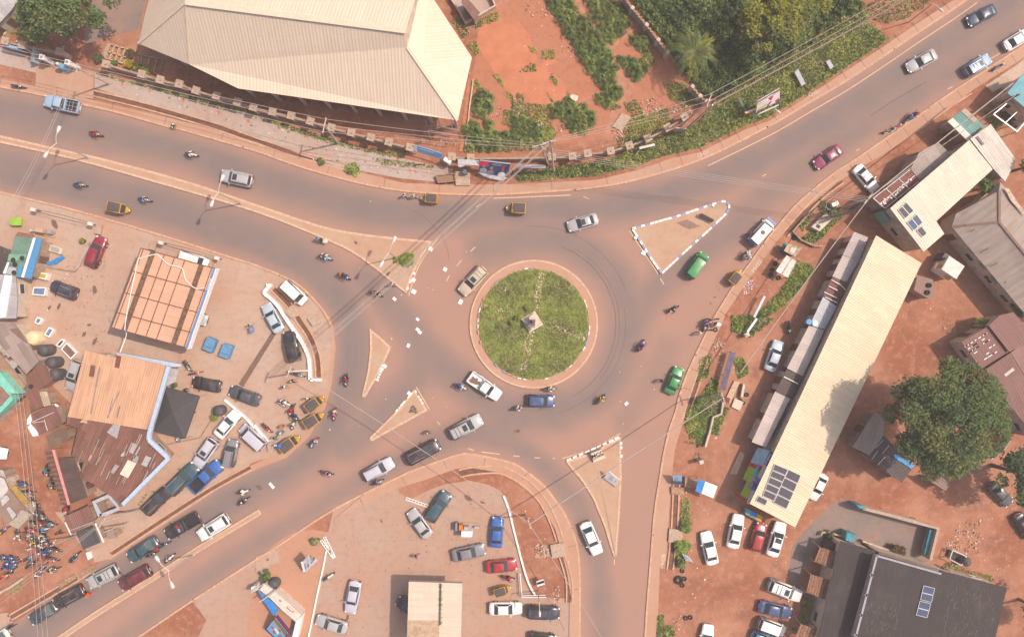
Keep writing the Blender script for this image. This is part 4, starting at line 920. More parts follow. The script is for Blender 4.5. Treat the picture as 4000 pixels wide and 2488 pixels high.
annex('dark red lean-to shop with white battens beside the long block',tz(3,1,[(615,1117,3.0),(762,1182,3.06),(655,1398,3.06),(525,1302,3.0)],3),(0.19,0.075,0.06))
annex('blue grey lean-to shop with basins on it beside the long block',[T(3,1,524,1306,3.0),T(3,1,655,1400,3.06),T(3,2,540,102,3.06),T(3,2,395,66,3.0)],(0.48,0.48,0.50))
annex('pale grey lean-to shop in the middle of the long block',tz(3,2,[(388,68,3.0),(536,112,3.06),(330,548,3.06),(180,472,3.0)],3),(0.52,0.44,0.39))
annex('dark brown lean-to shop with a white cross strip beside the long block',tz(3,2,[(178,482,3.0),(330,552,3.06),(213,757,3.06),(75,690,3.0)],3),(0.10,0.07,0.065))
annex('pinkish lean-to shop at the lower end of the long block',tz(3,2,[(68,692,3.0),(210,762,3.06),(-20,1222,3.06),(-155,1172,3.0)],3),(0.54,0.44,0.40))
m=MB()
for a,b3 in (((600,1145),(690,1192)),((575,1205),(660,1245)),((535,1262),(655,1318)),((545,1310),(660,1365)),((685,1190),(740,1245))):m.bar(T(3,1,*a,3.1),T(3,1,*b3,3.35),.1,.03)
m.bar(T(3,2,150,552,3.05),T(3,2,290,622,3.38),.12,.04)
tag(m.build('white_strips',M_WHITEP),'white strips nailed across the dark red and brown lean-to roofs','battens')
for (x,y,r,col,l) in ((383,32,.36,(0.03,0.27,0.55),'round blue basin on the blue grey lean-to roof'),(440,45,.36,(0.72,0.68,0.6),'round white basin on the blue grey lean-to roof')):
 p=T(3,2,x,y,3.2);m=MB().cyl((0,0,0),r*.75,.2,20,0,r).cyl((0,0,.12),r*.92,.06,20);tag(m.build('basin',mat('basin_%d'%int(col[2]*100),col,.4,.1,2),None,(p.x,p.y,3.3)),l,'basin')
def panel(c,r,top0,top1,w_,cols,name,label,zt=3.4,zb=0.3):
 """upright wall boards seen from above; each band is (height0, height1, colour)"""
 a,b2=T(c,r,*top0,zt),T(c,r,*top1,zt);t=wthing(name,label,'shop sign',(a+b2)/2)
 for (u0,u1,z0,z1,m,off) in cols:
  p=a.lerp(b2,u0);q=a.lerp(b2,u1);n=Vector((-(b2-a).y,(b2-a).x,0)).normalized()*(-off)
  MB().bar(Vector((p.x,p.y,(z0+z1)/2))+n,Vector((q.x,q.y,(z0+z1)/2))+n,.07,z1-z0).build('panel',m,t)
 return t,a,b2
M_LIME=mat('lime_paint',(0.30,0.46,0.05),.6,.1,2);M_RED=mat('red_paint',(0.46,0.03,0.04),.6,.12,2);M_SKY=mat('sky_panel',(0.30,0.50,0.62),.6,.15,1.5);M_NAVY=mat('navy_paint',(0.045,0.04,0.21),.6,.1,2);M_GREYP=mat('grey_panel',(0.46,0.42,0.44),.6,.1,2);M_AZ=mat('azure_panel',(0.03,0.20,0.50),.6,.15,2);M_CY=mat('cyan_panel',(0.04,0.36,0.50),.6,.2,2)
t=wthing('painted_shopfront','brightly painted shop front, sky blue, red and lime, under the long block','shop front',T(2,2,2330,1400))
def slope(name,par,corners,m,th=.06):
 n=(corners[1]-corners[0]).cross(corners[2]-corners[0]).normalized()
 if n.z<0:corners=corners[::-1];n=-n
 lo=[v-n*th for v in corners];k=len(corners)
 return MB().face(corners).face(lo[::-1]).add(list(corners)+lo,[(i,k+i,k+(i+1)%k,(i+1)%k) for i in range(k)]).build(name,m,par)
Zp=lambda px,py,z:S(2820+px*240/1210,1720+py*300/1512,z)
def sp(par,pts,zs,m,nm='panel'):return slope(nm,par,[Zp(p[0],p[1],z) for p,z in zip(pts,zs)],m)
sp(t,[(705,135),(945,205),(800,505),(560,430)],[1.6,3.6,3.6,1.6],M_SKY)
sp(t,[(660,300),(735,325),(690,460),(575,420)],[1.45,2.3,2.3,1.45],M_CY)
sp(t,[(555,425),(780,505),(755,590),(525,500)],[1.6,3.65,3.65,1.6],M_RED)
sp(t,[(525,500),(735,590),(500,1150),(365,1060),(490,805),(410,755)],[1.6,3.6,3.6,1.9,1.9,1.6],M_LIME)
sp(t,[(250,1020),(485,1165),(465,1220),(250,1060)],[.7,3.4,3.4,.7],M_RED)
sp(t,[(695,500),(735,520),(660,690),(600,790),(620,640)],[3.4,3.7,3.5,3.1,3.1],M_CY)
sp(t,[(640,700),(690,715),(560,985),(500,900)],[3.4,3.75,3.75,3.2],mat('photo_panel',(0.28,0.2,0.24),.6,.5,4))
t=wthing('sign_fascia','row of slanting name boards along the eave of the long block','shop sign',T(2,2,2400,1400))
hb=sp(t,[(945,210),(1010,240),(885,508),(815,470)],[3.7,4.3,4.3,3.7],M_NAVY)
sp(t,[(815,472),(885,510),(770,755),(692,722)],[3.7,4.3,4.3,3.7],M_GREYP);sp(t,[(692,724),(772,757),(655,1005),(580,965)],[3.7,4.3,4.3,3.7],M_AZ);sp(t,[(580,967),(655,1007),(530,1260),(482,1225)],[3.7,4.3,4.3,3.7],M_GREYP)
sp(t,[(640,830),(700,850),(650,930),(605,900)],[4.05,4.45,4.45,4.0],mat('plum_blot',(0.10,0.03,0.08),.6,.4,3))
a,b2=Zp(975,270,4.15),Zp(850,490,4.15);M=frame((a+b2)/2+Vector((-.12,.04,.06)),b2-a,Vector((.8,.3,.6)));text_mesh('HAIRNEY',.42,M_WHITEP,'lettering',hb,M,.01).matrix_parent_inverse=Matrix.Identity(4)
M_PV=mat('solar_cell',(0.075,0.068,0.085),.55,.12,3,spec=.2);M_PVB=mat('solar_blue',(0.05,0.078,0.15),.5,.12,3,spec=.25);M_PVF=mat('solar_frame',(0.62,0.6,0.56),.4,.05)
def solar(label,q,n,m,lift=.08):
 """q: four roof corners, panels stacked along q0->q3"""
 t=wthing('solar_array',label,'solar panels',centroid(q),'solar arrays on roofs')
 for k in range(n):
  u0,u1=k/n+.012,(k+1)/n-.012
  c=[q[0].lerp(q[3],u0),q[1].lerp(q[2],u0),q[1].lerp(q[2],u1),q[0].lerp(q[3],u1)];c=[v+Vector((0,0,lift)) for v in c]
  f=slope('panel',t,c,m,.05)
  fr=MB()
  for i in range(4):fr.bar(c[i]+Vector((0,0,.005)),c[(i+1)%4]+Vector((0,0,.005)),.05,.05)
  fr.build('frame',M_PVF,f).matrix_parent_inverse=Matrix.Identity(4)
 return t
def onplane(pl,pts,lift=.06):
 a,n=pl[0],(pl[1]-pl[0]).cross(pl[2]-pl[0]).normalized();o=[]
 for f in pts:
  z=5.0
  for k in range(4):q=f(z);z=a.z-(n.x*(q.x-a.x)+n.y*(q.y-a.y))/n.z
  o.append(f(z+lift))
 return o
def onlong(pts):return onplane(long_ring,[lambda z,p=p:D(p[0],p[1],z) for p in pts])
shop_pl=dz([(2113,495,5.5),(2301,333,5.5),(2223,525,5.0)],5)
def onshop(pts):return onplane(shop_pl,[lambda z,p=p:T(3,1,p[0],p[1],z) for p in pts])
solar('left column of five solar panels on the lower end of the long block',onlong([(1839,1100),(1870,1113),(1838,1190),(1810,1177)]),5,M_PV)
solar('right column of four solar panels on the lower end of the long block',onlong([(1872,1113),(1901,1127),(1866,1208),(1834,1192)]),4,M_PV)
solar('single solar panel at the bottom corner of the long block',onlong([(1801,1176),(1822,1187),(1816,1199),(1794,1188)]),1,M_PV)
solar('upper pair of solar panels on the two storey shop roof',onshop([(1232,486),(1300,566),(1382,490),(1312,410)]),2,M_PV,.05)
solar('lower pair of solar panels on the two storey shop roof',onshop([(1318,604),(1382,680),(1466,602),(1410,525)]),2,M_PVB,.05)
solar('single solar panel low on the two storey shop roof',onshop([(1408,676),(1464,742),(1506,706),(1455,638)]),1,M_PV,.05)
t=wthing('white_kiosk','square white kiosk with propped open yellow shutters behind the long block','kiosk',T(3,1,1755,1030))
rg=ccw(tz(3,1,[(1722,918),(1868,1016),(1788,1138),(1648,1046)],2.8));roofpart(t,rg,[[0,1,2,3]],[],.1,[mat('white_sheet',(0.64,0.58,0.52),.6,.15,2,dirt=.4),M_WHITEP]);walls(t,rg,.08,M_WHITEP,.1,0,False)
slope('shutter',t,tz(3,1,[(1600,985,1.9),(1668,998,2.3),(1650,1030,2.3),(1575,1035,1.9)],2),mat('yellow_board',(0.45,0.28,0.10),.7,.2,2));slope('shutter',t,tz(3,1,[(1690,1100,2.3),(1745,1130,2.2),(1715,1155,1.9),(1655,1120,1.9)],2),mat('yellow_board',(0.45,0.28,0.10)))
MB().box(T(3,1,1660,945,1.0),(1.2,.9,2.0),-.6).build('side_frame',M_BLACKPL,t)
b=bld('tin_shack','brown tin shed behind the long block with tyres on its roof','shack',tz(3,1,[(1420,1100),(1565,1142),(1590,1282),(1548,1340),(1385,1242)],2.5),corr('shed31_roof',(0.22,0.12,0.09),*vec(3,1,(1420,1100),(1400,1240)),.3,.02,.25),M_BLOCK,.2,.06)
tyre(T(3,1,1528,1198,2.55),.34,2.55,'upper tyre on the brown tin shed roof');tyre(T(3,1,1512,1265,2.55),.34,2.55,'lower tyre on the brown tin shed roof')
b=bld('tin_shack','tan ribbed shack partly hidden by the big tree','shack',tz(3,2,[(1012,888),(1110,935),(1100,1110),(962,1300),(802,1218)],2.7),corr('tan_roof',(0.33,0.25,0.20),*vec(3,2,(1000,900),(900,1250)),.3,.03,.3),M_BLOCK,.2,.06)
b=bld('tin_shack','long black sheet roof shack with pale strips below the big tree','shack',tz(3,2,[(1100,1112),(1392,1392),(1270,1560),(918,1308)],2.6),corr('black_roof',(0.07,0.05,0.05),*vec(3,2,(1000,1200),(1200,1450)),.3,.03,.12),M_BLOCK,.2,.06)
m=MB()
for a,b3 in (((1098,1150),(1020,1230)),((1150,1205),(1085,1280)),((1040,1260),(985,1335)),((1115,1310),(1040,1390))):m.bar(T(3,2,*a,2.66),T(3,2,*b3,2.66),.1,.02)
m.build('pale_strip',M_STEEL,b)
tag(MB().prism(tz(3,2,[(1195,1290),(1235,1290),(1300,1345),(1345,1340),(1392,1392),(1360,1428),(1280,1370),(1200,1325)],2.75),2.68,2.75).build('blue_tarpaulin',mat('blue_tarp',(0.06,0.27,0.50),.5,.25,2)),'blue tarpaulin on the black shack roof below the big tree','tarpaulin')
bld('tin_shack','brown lean-to roof at the foot of the big tree','shack',tz(3,3,[(1490,-20),(1620,-10),(1750,5),(1690,125),(1560,45)],2.2),corr('leanto33',(0.22,0.13,0.10),*vec(3,3,(1500,0),(1690,120)),.3,.02,.2),M_BLOCK,.2,.06,False)
BK=(0.042,0.033,0.032)
def bk(n,a,b2):return corr(n,BK,a,b2,.33,.02,.16,(0.20,0.155,0.13),.05,.75,.1)
bld('black_roof_block','charcoal flat roof wing facing the parked cars in the bottom right','building',tz(3,3,[(690,598),(1050,700),(1000,830),(800,1560),(462,1560)],4.0),bk('bk1',*vec(3,3,(850,640),(640,1500))),M_PLASTER,.3)
b=bld('black_roof_block','tall charcoal roof block with solar panels at the bottom right','building',tz(3,3,[(1042,732),(1640,905),(1480,1560),(815,1560)],5.6),bk('bk2',*vec(3,3,(1340,820),(1150,1500))),M_PLASTER,.25)
m=MB();PZ=5.72
for a,b3 in (((1025,735),(1640,908)),((1030,735),(815,1560))):m.bar(T(3,3,*a,PZ),T(3,3,*b3,PZ),.24,.3)
for x,y in ((978,918),(930,1108),(880,1298),(828,1485)):
 p=T(3,3,x,y,PZ);m.box((p.x,p.y,PZ),(.35,.3,.3),.3)
m.build('white_parapet',mat('grey_white_parapet',(0.33,0.31,0.34),.7,.15,3),b)
bld('black_roof_block','lower charcoal roof with pale scrapes at the bottom right corner','building',tz(3,3,[(1645,878),(2268,1042),(2150,1560),(1470,1560)],4.6),bk('bk3',*vec(3,3,(1950,960),(1800,1500))),M_PLASTER,.3)
bld('rear_lean_to','narrow brown roof strip behind the tall charcoal block','shed',tz(3,3,[(1060,700),(1600,858),(1640,872),(1640,896),(1046,722)],4.4),corr('bk4',(0.15,0.10,0.085),*vec(3,3,(1060,700),(1050,730)),.33,.02,.2),M_PLASTER,.1,.08,False)
solar('upper pair of blue solar panels on the tall charcoal block',tz(3,3,[(1476,1018),(1580,1043),(1548,1180),(1444,1152)],5.66),2,M_PVB,.06)
solar('lower pair of blue solar panels on the tall charcoal block',tz(3,3,[(1440,1163),(1543,1190),(1506,1326),(1404,1298)],5.66),2,M_PVB,.06)
random.seed(12);scr={0:MB(),1:MB()}
for k in range(170):
 w_=random.random()<.6
 x,y=(random.uniform(1660,2170),random.uniform(1010,1500)) if w_ else (random.uniform(930,1260),random.uniform(1180,1500))
 z=4.62 if w_ else 5.62;p=T(3,3,x,y,z);scr[w_].box((p.x,p.y,z),(random.uniform(.1,.7),random.uniform(.02,.06),.02),random.uniform(.6,1.7))
M_SCR=mat('scrape_tan',(0.19,0.15,0.125),.8,.35,3)
for k,o in ((0,'tall charcoal roof block with solar panels at the bottom right'),(1,'lower charcoal roof with pale scrapes at the bottom right corner')):
 scr[k].build('surface_scrapes',M_SCR,[t_ for t_ in bpy.data.objects if t_.get('label')==o][0])
def plankroof(label,c,r,pts,z,n):
 t=wthing('timber_awning',label,'awning',T(c,r,*pts[0]),'timber awnings beside the charcoal roof');q=tz(c,r,pts,z);m=MB()
 for k in range(n):
  u=(k+.5)/n;a,b2=q[0].lerp(q[1],u),q[3].lerp(q[2],u);m.bar(a+Vector((0,0,.02*(k%2))),b2+Vector((0,0,.02*(k%2))),(q[1]-q[0]).length/n*.9,.06,k%2)
 m.build('planks',[mat('plank_a',(0.27,0.135,0.08),.85,.3,3),mat('plank_b',(0.22,0.11,0.07),.85,.3,3)],t)
 for v in q:MB().bar((v.x,v.y,0),(v.x,v.y,z-.05),.12,.12).build('post',M_WOOD,t)
plankroof('ribbed timber awning nearest the walled yard',3,3,[(492,655),(655,705),(610,862),(438,792)],2.9,8)
plankroof('plain timber awning in the middle of the charcoal roof side',3,3,[(405,912),(592,970),(545,1155),(362,1082)],2.9,14)
plankroof('timber awning cut by the bottom edge beside the round bushes',3,3,[(310,1385),(462,1432),(430,1560),(235,1560)],2.9,6)
tag(MB().prism(TL(3,3,[(530,560),(690,605),(650,700),(480,655)]),0,2.4).build('dark_stall',M_BLACKPL),'black boarded stall beside the ribbed timber awning','stall')
t=wthing('yard_wall','stone capped yard wall with teal painted ends in the bottom right','wall',T(3,3,1250,380))
yw=tz(3,3,[(905,290),(1150,352),(1400,420),(1618,482),(1545,780)],2.2)
MB().ribbon(yw,.32,0,2.1).build('wall_panel',M_PLASTER,t);MB().ribbon(yw,.4,2.1,2.22).build('coping',M_CAP,t)
MB().prism(tz(3,3,[(838,252),(910,266),(930,302),(858,282)],2.3),0,2.3).build('end_pillar',mat('teal_paint',(0.06,0.24,0.29),.7,.3,2),t)
MB().prism(tz(3,3,[(1538,492),(1600,492),(1535,740),(1482,728)],1.6),1.0,1.6).build('painted_ledge',mat('teal_paint',(0.06,0.24,0.29)),t)
MB().prism(tz(3,3,[(750,512),(852,548),(800,615),(738,592)],1.8),0,1.8).build('teal_pier',mat('teal_paint',(0.06,0.24,0.29)),t)
MB().ribbon(tz(3,3,[(900,600),(1080,665),(1300,740),(1420,795)],.8),.22,0,.8).build('low_wall',M_PLASTER,t)
sheet('yard_floor',TL(3,3,[(905,300),(1600,490),(1530,790),(1000,690),(800,560)]),.02,M_GREYEARTH)
tag(MB().ribbon(TL(3,3,[(485,535),(500,505),(560,505),(740,560)]),.18,0,.7).build('low_wall',mat('cream_kerb',(0.5,0.38,0.26),.9,.25,3)),'low cream wall of a planter beside the grey track','wall')
cq=ccw(tz(1,3,[(1450,985),(1960,1000),(1944,1620),(1432,1620)],4.8));b=wthing('fuel_canopy','cream ribbed canopy of the south filling station with a dark centre trough','canopy',centroid(cq))
roofpart(b,cq,[[0,1,2,3]],[],.6,[corr('canopy_s',(0.62,0.50,0.38),*vec(1,3,(1450,1200),(1950,1210)),.22,.02,.12,(0.4,0.29,0.2),.04,.6,.12),mat('canopy_grey',(0.40,0.33,0.31),.7,.1,2)])
m=MB();m.bar(T(1,3,1752,1000,4.83),T(1,3,1742,1400,4.83),.24,.03)
random.seed(8)
for k in range(70):
 y=random.uniform(1000,1390);L_=random.uniform(5,24);m.bar(T(1,3,1750-L_,y,4.835),T(1,3,1750+L_,y+random.uniform(-2,2),4.835),.03,.02)
m.build('centre_trough',mat('mossy_trough',(0.12,0.10,0.06),.95,.35,4),b)
MB().prism(tz(1,3,[(1437,1352),(1742,1352),(1738,1600),(1434,1600)],4.82),4.805,4.825).build('stained_sheets',mat('stained',(0.44,0.30,0.2),.8,.25,3),b)
for x,y in ((1530,1100),(1860,1100),(1520,1450),(1860,1450)):
 p=T(1,3,x,y,4);MB().box((p.x,p.y,2.1),(.4,.4,4.2)).build('column',M_WHITEP,b)
bld('turquoise_roof_house','turquoise metal roof cut by the right edge near the road','house',tz(3,0,[(2272,885),(2420,705),(2560,640),(2560,1120),(2440,1025)],4.0),mat('turquoise_sheet',(0.07,0.28,0.33),.5,.15,.8),M_PLASTER,.3)
sheet('stone_apron',TL(3,0,[(2058,820),(2350,625),(2431,560),(2431,700),(2300,790),(2130,880)]),.1,concrete('crazy_paving',(0.50,0.37,0.28),.5,(.55,.45,.5),.9))
t=wthing('steel_tank_frame','open steel tank frame holding scrap beside the turquoise roof','frame',T(3,0,2290,1100))
fr=tz(3,0,[(2140,1088),(2300,958),(2431+30,1140),(2362,1252)],3.0);m=MB()
for i in range(4):m.bar(fr[i],fr[(i+1)%4],.14,.14)
m.bar(fr[0].lerp(fr[3],.5),fr[1].lerp(fr[2],.5),.1,.1);m.build('top_frame',M_STEEL,t)
for v in fr:MB().bar((v.x,v.y,0),(v.x,v.y,2.95),.12,.12).build('post',M_STEEL,t)
MB().prism(TL(3,0,[(2200,1090),(2300,1010),(2420,1150),(2350,1220)]),0,.5).build('scrap_heap',mat('scrap_dark',(0.05,0.04,0.035),.9,.4,3),t)
# == VEGETATION
def leafmat(name,col,var=.3,tr=.3):
 m,t,p,N,L=nt(name)
 p.inputs['Roughness'].default_value=.6;p.inputs['Specular IOR Level'].default_value=.25
 tc=N('ShaderNodeTexCoord');nz=N('ShaderNodeTexNoise');nz.inputs['Scale'].default_value=1.6;nz.inputs['Detail'].default_value=4
 L(tc.outputs['Object'],nz.inputs['Vector'])
 x=N('ShaderNodeMix');x.data_type='RGBA';x.inputs[6].default_value=c4([c*(1-var) for c in col]);x.inputs[7].default_value=c4([c*(1+var) for c in col])
 r=N('ShaderNodeMapRange');r.inputs[1].default_value=.35;r.inputs[2].default_value=.65;L(nz.outputs[0],r.inputs[0]);L(r.outputs[0],x.inputs[0])
 L(x.outputs[2],p.inputs['Base Color'])
 td=N('ShaderNodeBsdfTranslucent');L(x.outputs[2],td.inputs['Color'])
 ms=N('ShaderNodeMixShader');ms.inputs[0].default_value=tr;L(p.outputs[0],ms.inputs[1]);L(td.outputs[0],ms.inputs[2])
 L(ms.outputs[0],t.nodes['Material Output'].inputs['Surface'])
 return m
M_LG=leafmat('leaf_green',(0.135,0.19,0.06));M_LD=leafmat('leaf_dark',(0.08,0.125,0.05));M_LY=leafmat('leaf_yellow_green',(0.28,0.28,0.04))
M_LO=leafmat('leaf_olive',(0.20,0.21,0.07));M_LR=leafmat('leaf_brown',(0.16,0.095,0.035));M_LB=leafmat('leaf_bright',(0.24,0.34,0.075))
M_GRS=leafmat('grass_blade',(0.37,0.40,0.10));M_GRY=leafmat('grass_dry',(0.40,0.36,0.16));M_CAS=leafmat('cassava_leaf',(0.27,0.33,0.095));M_CAS2=leafmat('cassava_leaf_dark',(0.17,0.23,0.075));M_YEL=leafmat('yellow_leaf',(0.42,0.33,0.015))
M_BARK=mat('bark',(0.14,0.10,0.075),.95,.3,4,.02)
def quads(name,P,size,mats,mi,up=.6,asp=.55,parent=None,rng=RNG,loc=None):
 N_=len(P);P=np.asarray(P,float);size=np.broadcast_to(size,N_)
 n=rng.normal(size=(N_,3));n/=np.linalg.norm(n,axis=1)[:,None];n[:,2]=np.abs(n[:,2])+up;n/=np.linalg.norm(n,axis=1)[:,None]
 a=rng.normal(size=(N_,3));u=np.cross(n,a);u/=np.linalg.norm(u,axis=1)[:,None];v=np.cross(n,u)
 s=size[:,None];V_=np.stack([P-u*s*.5,P+v*s*asp*.5-u*s*.05,P+u*s*.5-n*s*.12,P-v*s*asp*.5-u*s*.05],1).reshape(-1,3)
 me=bpy.data.meshes.new(name);me.vertices.add(4*N_);me.vertices.foreach_set('co',V_.ravel().astype(np.float32))
 me.loops.add(4*N_);me.loops.foreach_set('vertex_index',np.arange(4*N_,dtype=np.int32));me.polygons.add(N_)
 me.polygons.foreach_set('loop_start',np.arange(0,4*N_,4,dtype=np.int32));me.polygons.foreach_set('loop_total',np.full(N_,4,dtype=np.int32))
 for m in mats:me.materials.append(m)
 me.polygons.foreach_set('material_index',np.asarray(mi,dtype=np.int32));me.update();me.validate()
 o=bpy.data.objects.new(name,me);COL.objects.link(o)
 if parent is not None:o.parent=parent
 if loc is not None:o.location=loc
 return o
def tree(label,base,h,R,Rz,nl,per,mats,wts,leaf=.34,lobe=(1.0,1.8),cat='tree',name='broadleaf_tree',offx=(0,0),seed=1,squash=1.0,group=None):
 rng=np.random.default_rng(seed);t=thing(name,label,cat,(base.x,base.y,0),0,group)
 pts=[];mi=[]
 for k in range(nl):
  a=rng.uniform(0,2*np.pi);r=R*np.sqrt(rng.uniform(0.02,1))*rng.uniform(.9,1.05);el=np.sqrt(max(0,1-(r/R)**2*.9))
  lr=rng.uniform(*lobe)*(1.0 if r<R*.8 else .8)
  c=np.array([r*np.cos(a)+offx[0],r*np.sin(a)*squash+offx[1],h-Rz+Rz*el*rng.uniform(.55,1.0)])
  n=int(per*(lr/lobe[1])**2);d=rng.normal(size=(n,3));d/=np.linalg.norm(d,axis=1)[:,None];d[:,2]=np.where(d[:,2]<-.25,-d[:,2],d[:,2])
  rad=lr*rng.uniform(.55,1.08,(n,1));sub=1+.18*np.sin(d[:,:1]*7+k)*np.cos(d[:,1:2]*6+k*2)
  pts.append(c+d*rad*sub*np.array([1,1,.75]));w=rng.choice(len(mats),p=wts);m=np.where(rng.random(n)<.78,w,rng.choice(len(mats),n,p=wts));mi.append(m)
 P=np.vstack(pts);mi=np.concatenate(mi)
 quads('crown',P,leaf*rng.uniform(.6,1.3,len(P)),mats,mi,.8,.62,t,rng)
 b=MB();ht=h-Rz;b.tube([(0,0,0),(.1,0,ht*.4),(offx[0]*.4,offx[1]*.4,ht*.9),(offx[0]*.8,offx[1]*.8,h-Rz*.4)],[R*.085,R*.065,R*.05,R*.02],9)
 for k in range(6):
  a=k*1.05+seed;b.tube([(offx[0]*.4,offx[1]*.4,ht*.8),(offx[0]*.6+R*.35*math.cos(a),offx[1]*.6+R*.35*math.sin(a),ht+Rz*.3),(offx[0]+R*.7*math.cos(a),offx[1]+R*.7*math.sin(a),ht+Rz*.45)],[R*.035,R*.02,R*.008],6)
 b.build('trunk',M_BARK,t);return t
G4=[M_LG,M_LD,M_LO,M_LR]
tree('huge round dark green tree among the brown roofs at the right',D(2245,988,11),15,6.7,6.2,120,950,[M_LG,M_LD,M_LO,M_LR],[.46,.34,.16,.04],.30,(1.3,1.9),seed=11)
tree('dark green tree cut by the right edge below the huge tree',D(2440,1130,7),9,3.6,3.2,34,380,[M_LG,M_LD,M_LO],[.4,.5,.1],.38,(.8,1.4),seed=12)
tree('dark tree in the top left corner shading the paved yard',T(0,0,680,-60,7),10.5,5.2,4.2,66,420,[M_LG,M_LD,M_LO],[.55,.25,.2],.36,(.9,1.6),seed=13)
tree('smaller leafy crown at the far top left beside the grey roof',T(0,0,420,150,5),7,3.0,2.6,32,330,[M_LG,M_LD,M_LO],[.6,.15,.25],.34,(.8,1.3),seed=14)
tree('tall yellow green tree in the bush at the top',T(3,0,90,190,8),10,4.2,3.4,40,300,[M_LY,M_LO,M_LG,M_LR],[.42,.3,.18,.1],.36,(.7,1.3),seed=15)
tree('olive tree with yellow tips cut by the top edge of the bush',T(3,0,330,30,6),8,3.0,2.6,26,260,[M_LY,M_LO,M_LG],[.3,.45,.25],.34,(.7,1.2),seed=16)
tree('dark tree between the weathered house and the right edge',T(3,1,2330,110),6.5,2.4,2.2,22,330,[M_LD,M_LG],[.7,.3],.32,(.7,1.1),seed=17)
tree('rust tinged tree cut by the right edge at the bottom',T(3,3,2380,1150),6.5,2.6,2.4,20,300,[M_LD,M_LR,M_LG],[.5,.3,.2],.34,(.7,1.2),seed=18)
tree('young light green bush tree behind the two storey shop',T(3,1,1960,300),3.6,1.3,1.3,12,220,[M_LB,M_LG],[.5,.5],.26,(.4,.7),seed=19)
tree('small green shrub tree at the corner of the hipped roof house',T(3,1,2280,1420),2.6,1.1,1.0,10,180,[M_LB,M_LG],[.4,.6],.25,(.4,.6),seed=20,name='shrub')
tree('dark clump of shrub against the hipped roof house wall',T(3,1,1850,760),3.0,1.6,1.3,14,220,[M_LD,M_LG],[.8,.2],.26,(.5,.8),seed=21,name='shrub',cat='shrub')
tree('bright lime shrub at the corner of the scraped brown roof',T(3,2,1945,45),2.4,.8,.8,8,160,[M_LY,M_LB],[.7,.3],.22,(.3,.5),seed=22,name='shrub',cat='shrub')
def shrub(label,c,R,mats,wts,seed,h=1.1,leaf=.2,group=None,n=10,per=130):return tree(label,c,h,R,h*.75,n,per,mats,wts,leaf,(R*.35,R*.55),'shrub','shrub',seed=seed,group=group)
shrub('yellow flowering shrub by the hall plot wall',T(0,0,1250,640),.62,[M_YEL],[1],31)
shrub('dark green shrub right of the yellow flowering one',T(0,0,1345,672),.6,[M_LG,M_LB],[.7,.3],32)
shrub('lime green shrub at the right end of the wall shrubs',T(0,0,1415,685),.55,[M_LB,M_LY],[.7,.3],33)
shrub('small dark shrub left of the capped posts by the foundation',T(0,0,962,572),.45,[M_LG],[1],34)
shrub('low shrub strip between capped post and yellow shrub',T(0,0,1110,625),.45,[M_LG,M_LB],[.6,.4],35)
shrub('brownish bush by the block foundation cells',T(0,0,1265,530),.55,[M_LO,M_LR],[.6,.4],36)
for i,(x,y,r,l) in enumerate(((350,1150,.42,'round clipped bush nearest the white estate car'),(345,1203,.5,'large round clipped bush second in the row'),(320,1290,.52,'round clipped bush in the middle of the row'),(296,1356,.36,'small round clipped bush fourth in the row'),(240,1422,.36,'round clipped bush last in the row by the timber awning'))):
 shrub(l,T(3,3,x,y),r,[M_LB,M_LY],[.6,.4],40+i,1.1,.14,'clipped bushes by the charcoal roof',9,130)
t=shrub('yellow leaved plant in a black pot beside the red car',T(0,1,803,780),.33,[M_LY,M_YEL],[.7,.3],46,.9,.2)
MB().cyl((0,0,0),.24,.35,14,0,.3).build('pot',M_BLACKPL,t)
shrub('green mound growing on the median tip by the lamp',T(1,1,1440,940),.95,[M_GRS,M_LB],[.6,.4],47,.7,.2,n=16)
shrub('small weed tuft at the lamp foot on the median tip',T(1,1,1345,955),.45,[M_GRS,M_LR],[.7,.3],48,.45,.18)
shrub('bright green bush beside the square slab on the south east verge',T(2,3,1610,650),.95,[M_LB,M_GRS],[.7,.3],49,1.2,.26,n=16)
shrub('green bush above the square slab on the south east verge',T(2,3,1640,450),.7,[M_LB,M_LG],[.6,.4],50,1.0,.24)
shrub('dusty bush below the fallen blue signboard',T(2,3,1590,790),.6,[M_LG,M_GRY],[.6,.4],51,.8,.22)
shrub('rusty red bush in the stone capped yard',T(3,3,1195,690),.95,[M_LR,M_LD],[.7,.3],52,1.4,.24,n=16)
shrub('green bush in the planter corner beside the black stall',T(3,3,565,530),.55,[M_LD,M_LG],[.5,.5],53,.9,.2)
shrub('small green bush at the kerb drain of the apron',T(1,1,625,30),.5,[M_LG,M_GRY],[.6,.4],54,.5,.2)
shrub('flat green weed clump on the pavement below the concrete apron',T(1,1,920,110),.85,[M_GRS,M_LG],[.6,.4],55,.35,.22,n=16)
shrub('weed bush at the south forecourt entrance',T(1,3,90,920),.75,[M_LG,M_LB],[.6,.4],56,.9,.22)
shrub('small weed bush by the toppled white barrier',T(1,3,560,595),.5,[M_LG,M_GRY],[.6,.4],57,.6,.2)
shrub('bush beside the water tank in the west forecourt',T(0,2,2050,930),.45,[M_LB,M_LY],[.6,.4],58,.8,.2)
shrub('green bush at the porch corner of the station office',T(0,2,1665,620),.45,[M_LG],[1],59,1.0,.2)
shrub('green bush between the shack and the tall office roof',T(0,2,600,950),.7,[M_LG,M_LB],[.6,.4],60,1.2,.22)
t=thing('oil_palm','oil palm with long drooping fronds in the bush by the pierced wall','palm tree',T(2,0,1660,600));rng=np.random.default_rng(3)
MB().tube([(0,0,0),(.05,0,2),(0,.05,4.6)],[.35,.28,.26],10).build('trunk',M_BARK,t)
